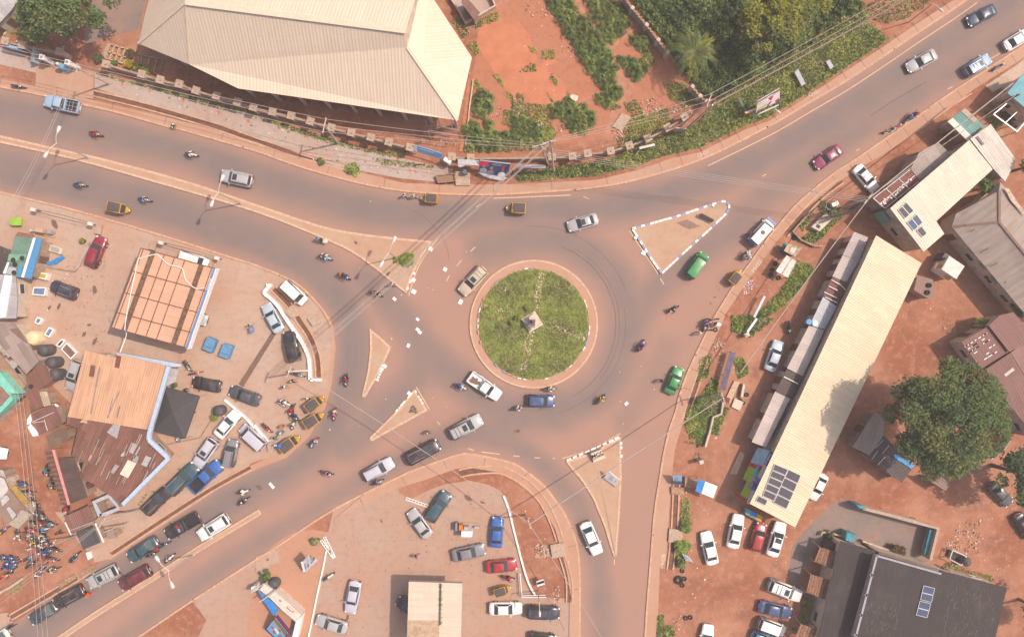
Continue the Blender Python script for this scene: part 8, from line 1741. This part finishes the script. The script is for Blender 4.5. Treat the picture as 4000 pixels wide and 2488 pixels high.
MB().bar(K[3].lerp(K[0],.38)+nrm*.02,K[2].lerp(K[1],.38)+nrm*.02,.05,.03).build('rule_line',M_TRIM,bo).matrix_parent_inverse=Matrix.Identity(4)
def board(name,label,q,m,cat='sign',legs=True,th=.08,back=None):
 t=wthing(name,label,cat,centroid(q));b=slope('board',t,q,m,th)
 if legs:
  lo=sorted(q,key=lambda v:v.z)[:2]
  for v in lo:MB().tube([(v.x,v.y,0),v],.06,6).build('leg',M_STEEL,t)
 return t,b
def overlay(b,q,u0,v0,u1,v1,m,nm='print',off=.03,poly=None):
 n=(q[1]-q[0]).cross(q[3]-q[0]).normalized();n=n if n.z>0 else-n
 f=lambda u,v:q[0].lerp(q[1],u).lerp(q[3].lerp(q[2],u),v)+n*off
 pts=poly or [(u0,v0),(u1,v0),(u1,v1),(u0,v1)]
 o=MB().face([f(*p) for p in pts]).build(nm,m,b);o.matrix_parent_inverse=Matrix.Identity(4);return o
def blob(u,v,ru,rv,n=12):return [(u+ru*math.cos(2*math.pi*k/n),v+rv*math.sin(2*math.pi*k/n)) for k in range(n)]
zq=lambda ox,oy,sc,pts:[S(ox+x/sc,oy+y/sc,z) for x,y,z in pts]
q=zq(2280,1720,7.56,[(735,905,1.7),(1065,1165,1.7),(940,1360,.5),(590,1115,.5)]);t,b=board('notice_board','white notice board with faint lines of print on the long island',q,M_WHITEP)
M_INK=mat('faded_ink',(0.28,0.27,0.36),.7,.1,3)
for u in (.28,.36,.44,.52):overlay(b,q,u,.2,u+.025,.8,M_INK)
overlay(b,q,.05,.12,.2,.16,M_INK);overlay(b,q,.05,.84,.2,.88,M_INK);overlay(b,q,.75,.3,.85,.55,mat('faint_red',(0.55,0.42,0.42),.7))
M_HOT=mat('print_pink_red',(0.6,0.03,0.08),.6,.1,3);M_SKIN2=mat('print_skin',(0.42,0.22,0.12),.7,.1,3);M_PNAVY=mat('print_navy',(0.05,0.07,0.17),.6,.1,3);M_PYEL=mat('print_yellow',(0.65,0.5,0.08),.6,.1,3);M_PGRY=mat('print_grey',(0.35,0.36,0.42),.6,.1,3);M_PBLUE=mat('print_sky',(0.16,0.42,0.66),.6,.1,3);M_PPUR=mat('print_purple',(0.10,0.035,0.14),.6,.1,3);M_PORG=mat('print_orange',(0.70,0.26,0.03),.6,.1,3);M_PGRN=mat('print_green',(0.25,0.42,0.1),.6,.1,3)
q=zq(2920,330,11.63,[(465,770,5.0),(1455,200,5.0),(1475,780,2.2),(395,1270,2.2)]);t,b=board('billboard','white billboard with red shapes on the bank of the north east road',q,M_WHITEP,'billboard')
for pl,m in (([(0,.0),(1,0),(1,.07),(0,.07)],M_TRIM),([(0,.1),(.45,.12),(.45,.16),(0,.16)],M_HOT),([(.72,.1),(.97,.1),(.97,.17),(.72,.17)],M_HOT),([(.5,.25),(.72,.22),(.68,.42),(.58,.5)],M_HOT),(blob(.62,.46,.045,.09),M_SKIN2),([(.8,.75),(.97,.68),(.98,.8),(.84,.95)],M_HOT),([(.85,.97),(.99,.8),(.99,1),(.86,1)],M_PNAVY),([(.05,.72),(.45,.66),(.45,.72),(.05,.78)],M_PYEL),([(.05,.84),(.4,.78),(.4,.84),(.05,.92)],M_PYEL),([(.02,.25),(.2,.28),(.2,.31),(.02,.29)],M_INK),([(.02,.38),(.18,.38),(.18,.41),(.02,.42)],M_INK),([(.03,.92),(.98,.94),(.98,.99),(.03,.98)],M_PNAVY),([(.45,.82),(.62,.62),(.66,.66),(.5,.92)],M_HOT)):overlay(b,q,0,0,0,0,m,'print',.03+.001*random.random(),pl)
MB().bar(q[3]+Vector((0,-.3,-.6)),q[2]+Vector((0,-.3,-.6)),.12,.12).build('catwalk_rail',M_LAMPW,t)
q=zq(1760,600,6.08,[(700,150,3.2),(1430,232,3.2),(1335,575,1.2),(660,455,1.2)]);t,b=board('banner','banner with three painted portraits and a white lower edge at the north kerb',q,M_PNAVY,'banner')
overlay(b,q,.0,-.01,1,.06,M_WHITEP);overlay(b,q,.0,.08,.3,.42,M_HOT);overlay(b,q,.42,.14,.72,.18,M_PGRY);overlay(b,q,.42,.23,.72,.27,M_PGRY)
for u,v,m,h_ in ((.16,.42,M_PGRY,None),(.42,.5,mat('suit_grey',(0.25,0.24,0.25),.7),None),(.8,.5,M_WHITEP,M_HOT)):
 overlay(b,q,0,0,0,0,m,'portrait',.035,[(u-.13,.98),(u-.12,v+.25),(u-.05,v+.16),(u+.05,v+.16),(u+.12,v+.25),(u+.13,.98)]);overlay(b,q,0,0,0,0,M_SKIN2,'portrait',.04,blob(u,v,.05,.13))
 if h_:overlay(b,q,0,0,0,0,h_,'portrait',.045,[(u-.06,v-.08),(u-.02,v-.3),(u+.05,v-.3),(u+.07,v-.06)])
sk=zq(1760,600,6.08,[(660,455,1.2),(1335,575,1.2),(1250,650,.7),(960,600,.7),(780,545,.7)]);slope('hanging_edge',t,sk,M_WHITEP,.05)
for (pts,z0_,l) in (([(170,130),(680,170),(680,290),(380,270),(230,330),(180,310)],2.4,'pale cloth banner tied to the wall left of the portrait banner'),([(1560,262),(2255,275),(2260,345),(1560,340)],2.6,'grey back of a signboard right of the portrait banner')):
 tag(MB().prism([S(1760+x/6.08,600+y/6.08,z0_) for x,y in pts],z0_-.4,z0_).build('banner',mat('banner_grey',(0.44,0.41,0.42),.7,.15,3)),l,'banner')
q=tz(1,0,[(1500,1378,2.8),(1770,1462,2.8),(1765,1515,1.6),(1502,1435,1.6)],2);t,b=board('banner','sky blue banner on the wall below the hall corner',q,M_PBLUE,'banner');overlay(b,q,.2,.2,.7,.35,M_WHITEP);overlay(b,q,.45,.45,.9,.62,M_PGRY);overlay(b,q,.0,.0,.12,1,M_WHITEP)
tag(MB().bar(T(1,1,1790,0,1.5),T(1,1,1850,40,1.5),.5,1.0).build('white_sheeting',M_WHITEP),'white sheeting draped on the wall beside the pale cloth banner','sheeting')
q=zq(1160,2120,9.45,[(230,690,3.0),(455,440,3.0),(530,780,.8),(300,1050,.8)]);t,b=board('totem_sign','white and grey angular station sign at the south forecourt entrance',q,mat('sign_silver',(0.45,0.45,0.47),.5,.1,2),'sign',False);overlay(b,q,.08,.3,.2,.85,M_PNAVY);overlay(b,q,.45,.6,.62,.95,M_TRIM);overlay(b,q,.5,.1,.56,.6,M_INK);overlay(b,q,.7,.1,.75,.7,M_INK)
slope('side_panel',t,zq(1160,2120,9.45,[(140,710,3.0),(230,690,3.0),(310,1060,.8),(235,1075,.8)]),M_WHITEP);slope('base_panel',t,zq(1160,2120,9.45,[(310,1060,.8),(700,550,.8),(770,640,.3),(290,1110,.3)]),mat('sign_blue_grey',(0.40,0.47,0.55),.5,.1,3));MB().box((centroid(q).x,centroid(q).y,.5),(.6,.6,1.0),.6).build('post',M_STEEL,t)
zz6=lambda pts,z:[S(980+x/7.268,2280+y/7.268,z) for x,y in pts]
t=wthing('sign_wall','broad white wall slab with a red label and emblem at the south entrance','wall',S(1100,2370))
MB().prism(zz6([(380,0),(560,120),(700,235),(1000,480),(1435,885),(1270,1070),(900,760),(560,420),(240,160)],2.0),0,2.0).build('wall',mat('wall_white_cream',(0.62,0.52,0.45),.8,.12,2),t);MB().prism(zz6([(1420,930),(1435,960),(1290,1600),(1150,1600),(1275,1070)],1.6),0,1.6).build('return_wall',M_WHITEP,t)
MB().prism(zz6([(800,430),(880,490),(815,495)],2.0),2.0,2.02).build('emblem',mat('emblem_maroon',(0.3,0.03,0.04),.6),t);MB().prism(zz6([(1055,610),(1245,770),(1190,815),(1000,670)],2.0),2.0,2.02).build('red_label',mat('label_red',(0.55,0.13,0.05),.6,.15,3),t);MB().bar(zz6([(1050,640)],2.04)[0],zz6([(1200,770)],2.04)[0],.1,.02).build('label_text',M_WHITEP,t)
MB().prism(zz6([(0,100),(130,60),(200,170),(0,255)],2.0),0,1.9).build('gate_pier',M_WHITEP,t)
MB().tube([zz6([(380,-20)],2.6)[0],zz6([(0,250)],2.6)[0]],.09,6).build('pole_bar',M_POLEC,t);MB().tube([zz6([(820,110)],2.6)[0],zz6([(230,520)],2.6)[0]],.09,6).build('pole_bar',M_POLEC,t)
tag(MB().prism(zz6([(195,172),(420,355),(620,520),(790,765),(640,895),(540,740),(330,440)],2.3),2.2,2.3).build('blue_awning',M_AZ),'bright blue awning strip beside the white sign wall','awning')
q=zq(980,2280,7.268,[(390,1290,1.0),(750,870,3.2),(1130,1340,3.2),(870,1720,1.0)]);t,b=board('billboard','colourful purple billboard with swooping bands at the bottom edge',q,M_PPUR,'billboard')
for pl,m in (([(.1,.05),(.62,.03),(.62,.3),(.55,.5),(.35,.75),(.3,1),(.05,1)],M_PBLUE),([(.62,.03),(.7,.03),(.66,.35),(.6,.9),(.52,.98),(.58,.4)],M_PORG),([(.74,.05),(.78,.05),(.74,.4),(.7,.95),(.66,.95),(.7,.4)],M_PGRN),([(.8,.02),(.86,.02),(.84,.5),(.82,.98),(.76,.98),(.79,.5)],M_PGRY),([(.93,.0),(.95,.0),(.97,.5),(.96,1),(.93,1),(.94,.5)],M_HOT),(blob(.36,.2,.05,.07),M_HOT),(blob(.28,.4,.08,.10),mat('print_brown_red',(0.4,0.1,0.05),.6)),(blob(.24,.75,.1,.12),mat('print_brown_red',(0.4,0.1,0.05))),([(.45,.55),(.6,.65),(.5,.95),(.36,.85)],M_PBLUE),([(.3,.35),(.5,.3),(.45,.6),(.32,.6)],M_WHITEP)):overlay(b,q,0,0,0,0,m,'print',.03+.002*random.random(),pl)
q=tz(2,3,[(1618,725,1.0),(1680,755,1.0),(1715,800,.3),(1650,785,.3)],1);board('fallen_sign','pale blue signboard slumped beside the green bush',q,mat('fallen_blue',(0.5,0.57,0.62),.6,.15,3))
q=tz(2,3,[(232,985,1.6),(305,962,1.6),(312,1012,.9),(240,1032,.9)],1);t,b=board('notice_board','small white and black notice board on the south verge',q,M_WHITEP);overlay(b,q,.05,.15,.95,.6,M_TRIM)
q=tz(2,3,[(1530,-20,1.9),(1615,-15,1.9),(1612,62,.9),(1528,55,.9)],1);t,b=board('poster_board','blue poster board by the wooden pallet on the east verge',q,M_PBLUE);overlay(b,q,.0,.6,1,1,M_PNAVY);overlay(b,q,0,0,0,0,M_SKIN2,'print',.032,blob(.4,.4,.2,.25))
tag(MB().prism(TL(2,3,[(1505,78),(1630,90),(1628,155),(1508,148)]),.35,.45).build('wooden_pallet',M_WOOD),'wooden pallet bridging the drain by the poster board','pallet')
t=wthing('tarpaulin_stall','stall with a blue and white sheet roof on the east verge','stall',T(2,3,1845,100));cs=tz(2,3,[(1770,10),(1952,78),(1912,192),(1742,125)],2.2);MB().prism(cs,2.12,2.2).build('sheet',M_WL,t);MB().prism(tz(2,3,[(1770,10),(1836,35),(1800,150),(1742,125)],2.23),2.2,2.23).build('blue_sheet',M_AZ,t)
for v in cs:MB().tube([(v.x,v.y,0),(v.x,v.y,2.1)],.04,6).build('leg',M_WOOD,t)
tag(MB().prism(TL(2,2,[(1635,1495),(1860,1550),(1760,1600),(1630,1590)]),0,.6).build('wooden_bench',M_WOOD),'low wooden counter beside the blue and white stall','bench')
tag(MB().prism(TL(2,2,[(2165,1255),(2205,1285),(2130,1480),(2062,1470)]),0,.25).build('earth_bench',M_ST1),'tan earth step in front of the painted shop front','step')
t=wthing('drinks_stall','stall counter with blue and yellow sheets at the foot of the long block','stall',T(2,3,2280,320));MB().prism(TL(2,3,[(2200,265),(2365,350),(2340,405),(2192,325)]),0,1.0).build('counter',M_WOOD,t)
for pts,m in (([(2200,268),(2245,290),(2230,340),(2194,322)],M_CY),([(2250,295),(2300,318),(2285,365),(2240,342)],M_AZ),([(2305,320),(2360,350),(2340,400),(2292,370)],mat('cart_yellow',(0.50,0.31,0.03)))):MB().prism(TL(2,3,pts),1.0,1.04).build('sheet',m,t)
t=wthing('roadside_stall','small roadside stall with a patched board roof and teal tanks','stall',T(3,1,220,850));MB().prism(tz(3,1,[(190,800),(325,840),(258,928),(150,870)],1.9),1.8,1.9).build('roof',mat('patched_board',(0.40,0.30,0.19),.8,.4,2),t);walls(t,ccw(tz(3,1,[(190,800),(325,840),(258,928),(150,870)],1.9)),.12,M_BLACKPL,.1,0,False);MB().prism(tz(3,1,[(225,835),(285,850),(250,900),(205,880)],1.93),1.9,1.93).build('roof_board',M_ST2,t)
MB().sphere(T(3,1,160,820,1.0),.32).sphere(T(3,1,155,850,.6),.3).build('teal_tank',CM['teal'],t)
t=wthing('tarpaulin_stall','stall under a crumpled cream tarpaulin beside the weeds','stall',T(3,1,170,1015));cs=tz(3,1,[(178,912),(272,970),(190,1125),(74,1062)],2.0);ce_=T(3,1,165,1020,1.7);MB().add(cs+[ce_],[(0,4,3),(3,4,2),(2,4,1),(1,4,0)]).add([v-Vector((0,0,.06)) for v in cs],[(0,1,2,3)]).build('tarpaulin',mat('tarp_cream',(0.66,0.57,0.5),.8,.25,2),t)
for v in cs:MB().tube([(v.x,v.y,0),(v.x,v.y,1.95)],.04,6).build('leg',M_WOOD,t)
t=wthing('pit_box','cream concrete box with a dark hatch in the fenced weed plot','box',T(3,1,485,610));MB().prism(TL(3,1,[(525,522),(585,575),(462,695),(385,650)]),0,1.0).build('case',M_ST2,t);MB().prism(TL(3,1,[(440,625),(470,645),(455,670),(420,648)]),1.0,1.02).build('hatch',M_TRIM,t)
t=wthing('steel_cage','white steel contraption in the fenced weed plot','frame',T(3,1,600,435));m=MB();cc=T(3,1,605,435,.9);m.tube([cc+Vector((.75*math.cos(k*.52),.75*math.sin(k*.52),0)) for k in range(13)],.05,5);m.build('ring',M_STEEL,t);MB().prism(TL(3,1,[(575,430),(635,405),(650,440),(590,465)]),0,.9).build('body',M_LAMPW,t)
wall('low block wall around the fenced weed plot',3,1,[(460,470),(340,560),(222,690),(300,770),(430,830),(510,830)],.18,.6,M_BLOCK,False)
for (c,r,x,y,R_,l) in ((3,1,248,748,.34,'tyre behind the patched stall, left of the pair'),(3,1,332,765,.34,'tyre behind the patched stall, right of the pair'),(3,1,68,992,.32,'uppermost tyre of the stack line by the cream tarpaulin'),(3,1,38,1055,.32,'second tyre of the line by the cream tarpaulin'),(3,1,25,1100,.32,'third tyre of the line by the cream tarpaulin'),(3,1,98,1125,.32,'tyre nearest the cream tarpaulin leg'),(2,3,1580,965,.6,'big tyre with the flag stick on the south east verge'),(2,3,1635,955,.32,'small tyre right of the big verge tyre'),(2,3,1615,1015,.32,'small tyre below the big verge tyre'),(2,3,1615,880,.3,'small tyre above the big verge tyre'),(2,3,1648,1328,.33,'left tyre of the pair on the red dirt'),(2,3,1692,1320,.33,'right tyre of the pair on the red dirt'),(2,2,2225,722,.3,'tyre on the grass by the tall pole'),(2,2,1928,107,.33,'thin tyre ring on the east pavement'),(2,2,2155,785,.45,'big dark tyre on the pale slab by the transformer pole'),(2,2,2192,800,.28,'ring leaning beside the big dark tyre'),(2,2,1940,1030,.32,'tyre on the fence line of the east verge')):tyre(T(c,r,x,y),R_,.02,l,R_*.3)
t=wthing('sign_fence','long dark sign panel lying along the east verge fence','sign',T(2,2,2050,500));L=tz(2,2,[(2100,320),(2065,440),(2035,540),(2000,680)],1.4);MB().ribbon(L,.75,1.3,1.4).build('panel',mat('sign_dark',(0.11,0.085,0.13),.6,.3,2),t)
for v in (L[0],L[2],L[3]):MB().tube([(v.x,v.y,0),(v.x,v.y,1.35)],.05,6).build('post',M_STEEL,t)
wall('broken pale block wall along the east verge',2,2,[(1995,790),(1975,900),(1900,930),(1870,1060),(1825,1210)],.25,.7,M_PLASTER,False)
tag(MB().prism(TL(2,2,[(2105,590),(2160,600),(2070,800),(2010,790)]),0,.25).build('concrete_footing',M_ST1),'tan concrete footing beside the transformer pole','footing');tag(MB().prism(TL(2,2,[(2110,755),(2195,790),(2155,872),(2080,835)]),0,.3).build('concrete_footing',M_ST2),'pale slab under the big dark tyre','footing')
t=wthing('timber_log','pale topped log stack right of the transformer pole','log',T(2,2,2180,680));MB().tube([T(2,2,2205,625,.35),T(2,2,2175,745,.35)],.3,8).build('log',M_WOOD,t);MB().bar(T(2,2,2205,622,.68),T(2,2,2180,745,.68),.28,.06).build('pale_plank',M_ST2,t)
q=MB().bar(T(2,1,2400,1300,1.2),T(2,1,2300,1500,1.2),.3,.08);tag(q.build('fence_rail',mat('rail_pale_blue',(0.5,0.58,0.62),.6,.1,3)),'pale blue rail along the weeds above the east kerb group','rail')
tag(MB().bar(T(2,2,2325,0,1.0),T(2,2,2235,130,1.0),.3,.08).build('fence_rail',mat('rail_white',(0.66,0.66,0.66),.6,.1,3)),'white rail leaning toward the grey post box','rail');t=wthing('post_box','grey meter box on a wooden stand by the white rail','box',T(2,2,2220,155));MB().box(T(2,2,2220,155,.6),(.6,.5,1.2),.4).build('case',M_STEEL,t);MB().box(T(2,2,2235,160,1.25),(.4,.35,.1),.4).build('lid',M_ST1,t)
t=wthing('post_box','grey standpipe box casting a long shadow on the lower east verge','box',T(2,2,1785,1350));MB().box(T(2,2,1785,1350,.9),(.55,.5,1.8),.3).build('case',M_STEEL,t);MB().tube([T(2,2,1770,1275,.4),T(2,2,1780,1340,1.0)],.05,6).build('pipe',M_TRIM,t)
for (pts,l) in (([(232,712),(262,672),(333,815),(298,838)],'long grey panel lying in the verge grass'),([(525,605),(562,590),(600,655),(568,682)],'small grey panel lying in the verge grass')):tag(MB().prism(TL(3,0,pts),.75,.83).build('grey_panel',mat('panel_grey',(0.36,0.36,0.42),.5,.1,3)),l,'panel')
t=wthing('bank_sign','small orange and white sign beside the white billboard','sign',T(2,0,2270,1065));MB().bar(T(2,0,2215,1085,1.8),T(2,0,2318,1045,1.8),.12,.6).build('board',M_PORG,t);MB().bar(T(2,0,2212,1072,2.05),T(2,0,2316,1034,2.05),.14,.1).build('trim',M_WHITEP,t)
for x,y in ((2235,1080),(2300,1052)):MB().tube([T(2,0,x,y,0),T(2,0,x,y,1.6)],.05,6).build('post',M_STEEL,t)
tag(MB().prism(TL(2,0,[(2120,950),(2140,945),(2212,1075),(2195,1090)]),.9,1.0).build('board',mat('board_green',(0.13,0.17,0.12),.7,.2,3)),'dark green plank leaning beside the small orange sign','plank');tag(MB().bar(T(2,0,1210,1410,1.4),T(2,0,1355,1375,1.4),.3,.2).build('beam_sign',M_STEEL),'grey beam sign on a post at the field edge','sign')
tag(MB().tube([T(2,0,1150,1510,.1),T(2,0,1235,1385,1.4)],.07,6).build('sign_post',M_POLEG),'leaning post carrying the grey beam sign','post')
tag(MB().prism(TL(2,0,[(1040,1080),(1130,1115),(1040,1250),(950,1205)]),.1,.2).build('concrete_slab',M_CAP),'brown concrete slab lying in the field under the wires','slab');tag(MB().prism(TL(2,0,[(550,920),(570,905),(625,920),(620,965),(600,972),(555,945)]),0,.4).build('boulder',M_ST2),'pale boulder at the end of the farm plot path','boulder')
sheet('field_path',catmull(TL(2,0,[(600,0),(650,140),(700,260),(790,400),(880,520),(960,640),(1010,720),(940,830),(600,1000),(640,960),(900,850),(990,900),(960,1000),(880,1270),(840,1380),(900,1380),(1010,1100),(1130,900),(1160,800),(1080,700),(1000,560),(960,470),(1150,310),(1190,270),(1130,270),(940,440),(870,360),(740,190),(650,0)]),2),.008,mat('trodden_earth',(0.40,0.18,0.11),.95,.25,1.0))
sheet('field_soil',catmull(TL(2,0,[(-300,100),(-100,60),(200,-80),(700,-100),(1050,-60),(1250,230),(1480,520),(1700,820),(1500,1000),(1200,1200),(700,1330),(200,1400),(-350,1420),(-380,800)]),3),.005,concrete('field_soil',(0.40,0.155,0.085),.3,None,.8))
sheet('bare_patch',catmull(TL(2,0,[(-300,250),(-330,420),(-200,640),(-40,880),(60,980),(140,1100),(260,1080),(450,980),(520,860),(470,770),(330,640),(440,600),(350,560),(250,620),(220,480),(150,320),(60,210),(-120,170)],),3),.01,mat('bare_orange_earth',(0.47,0.175,0.09),.95,.12,.6))
t=wthing('robed_statue','pale statue in a blue and white robe beside the gate pillar','statue',T(0,0,640,660));p=T(0,0,640,660);MB().tube([(p.x,p.y,.3),(p.x,p.y,1.0),(p.x,p.y,1.7),(p.x,p.y,2.0)],[.5,.42,.36,.14],12).build('robe',mat('robe_blue',(0.16,0.44,0.66),.7,.15,3),t);MB().sphere((p.x,p.y,2.22),.2).tube([(p.x-.1,p.y,.9),(p.x-.42,p.y+.05,1.3),(p.x-.3,p.y+.1,1.9)],[.16,.2,.14],8).build('head_and_veil',M_WL,t);MB().box((p.x,p.y,.15),(1.1,1.1,.3),.2).build('plinth',M_PLASTER,t)
M_PINK=mat('pink_wall',(0.34,0.125,0.10),.85,.15,2);t=wthing('pink_wall','two step low pink wall running through the market motorcycles','wall',T(0,3,310,645));MB().prism(TL(0,3,[(185,515),(240,505),(245,545),(215,560)]),0,.7).build('pier',M_PINK,t);MB().ribbon(TL(0,3,[(205,540),(250,590),(305,645)]),.3,0,.5).build('wall',M_PINK,t);MB().prism(TL(0,3,[(290,655),(350,635),(362,680),(440,775),(425,785),(370,735),(325,690)]),0,.6).build('wall',M_PINK,t)
for pts,l in (([(735,920),(890,812),(912,862),(752,965)],'right'),([(555,1000),(715,905),(735,945),(580,1045)],'left')):
 q=TL(0,3,pts);t=wthing('slatted_bridge',l+' slatted timber drain bridge on the market bank','timber bridge',q[0],'slatted drain bridges')
 for k in range(4):u=(k+.5)/4;MB().bar(q[0].lerp(q[3],u)+Vector((0,0,.2)),q[1].lerp(q[2],u)+Vector((0,0,.2)),.16,.1).build('slat',M_WOOD,t)
tag(MB().prism(TL(0,3,[(832,700),(868,690),(890,750),(855,768)]),0,.5).build('white_bench',M_WHITEP),'white bench on the slab at the market roadside','bench');tag(MB().prism(TL(0,3,[(870,680),(1010,630),(1070,760),(900,800)]),0,.12).build('concrete_slab',M_FORE),'pale slab under the white bench at the market roadside','slab')
tag(MB().prism(TL(0,3,[(0,1285),(75,1275),(130,1370),(60,1430),(0,1450)]),0,.12).build('concrete_slab',M_FORE),'pale slab bridging the drain at the bottom left','slab');tag(MB().box(T(1,3,110,775,.12),(.35,.3,.1),.3).build('drain_grate',M_FASCIA),'small rusty grate on the south entrance slab','grate');tag(MB().prism(TL(1,3,[(0,745),(190,672),(232,800),(0,895)]),.02,.14).build('concrete_slab',M_FORE),'pale entrance slab at the south west road edge','slab')
wall('striped white and dark fence at the lower market edge',0,3,[(0,1090),(110,1030),(235,945)],.3,.5,M_PLASTER,False)
tag(MB().tube([T(0,2,1590,1195,.2),T(0,2,1900,1130,.2),T(0,2,2060,880,.2)],.06,6).build('long_pole',M_WOOD),'long thin pole lying between tent and parked cars','pole')
for k,(a,b2) in enumerate((((150,1890),(780,1500)),((100,1905),(760,1530)))):pass
for (c,r,x,y,tx,rot,sz) in ((2,3,1437,790,'MH2B',1.5,.75),(2,1,2325,1018,'MH22',.95,.75),(3,0,440,885,'CH21',.45,.7),(2,3,530,815,'M15',-1.5,.5)):
 p=T(c,r,x,y,.145);Mx=Matrix.Translation(p) @ Matrix.Rotation(rot,4,'Z');tag(text_mesh(tx,sz,mat('chalk_white',(0.6,0.5,0.42),.9,.1,3),'painted_mark',None,Mx,.002),'white painted letters '+tx+' on the pavement','painted letters')
p=T(2,0,1815,1465,.145);tag(text_mesh('CH21',.7,mat('chalk_white',(0.6,0.5,0.42)),'painted_mark',None,Matrix.Translation(p) @ Matrix.Rotation(.45,4,'Z'),.002),'white painted letters CH21 on the pavement under the bank','painted letters')
t=wthing('dark_sign_panel','dark fallen signboard lying on the painted island','sign',T(2,1,1840,560));q=tz(2,1,[(1800,515,.9),(1925,580,.9),(1895,605,.5),(1762,545,.5)],1);slope('board',t,q,mat('sign_mesh',(0.10,0.08,0.08),.7,.2,3));
for v in q:MB().tube([(v.x,v.y,.1),(v.x,v.y,v.z)],.04,5).build('leg',M_STEEL,t)
tag(MB().prism(TL(2,1,[(1560,605),(1660,575),(1790,640),(1680,668)]),.135,.15).build('dark_patch',mat('patch_brown',(0.25,0.165,0.115),.9,.15,2)),'darker rectangular patch on the painted island','patch')  # thin rectangle, darker than the island around it
t=wthing('stone_heap','grey rock heap on the rubble island','rocks',T(1,2,1495,860));m=MB();random.seed(31)
for k in range(16):m.sphere((T(1,2,1495,860).x+random.uniform(-.4,.4),T(1,2,1495,860).y+random.uniform(-.4,.4),.25),random.uniform(.1,.25),(1,.8,.7),0,6,5)
m.build('rocks',mat('rock_grey',(0.16,0.13,0.12),.9,.25,3),t)
# == ADDED VEIL OVER THE WHOLE SCENE
hz=MB();hz.add([(x,y,z) for z in (-1.0,101.0) for x,y in ((-430,-430),(430,-430),(430,430),(-430,430))],[(3,2,1,0),(4,5,6,7),(0,1,5,4),(1,2,6,5),(2,3,7,6),(3,0,4,7)])
hm=bpy.data.materials.new('veil_volume');hm.use_nodes=True;ht=hm.node_tree
for n_ in list(ht.nodes):
 if n_.type=='BSDF_PRINCIPLED':ht.nodes.remove(n_)
pv=ht.nodes.new('ShaderNodeVolumePrincipled');pv.inputs['Color'].default_value=(0.92,0.80,0.74,1);pv.inputs['Density'].default_value=0.00085  # even warm volume added to lift the blacks and fade the colours
ht.links.new(pv.outputs[0],[n_ for n_ in ht.nodes if n_.type=='OUTPUT_MATERIAL'][0].inputs['Volume'])
tag(hz.build('veil',hm),'added thin warm haze in the air','veil',kind='stuff')
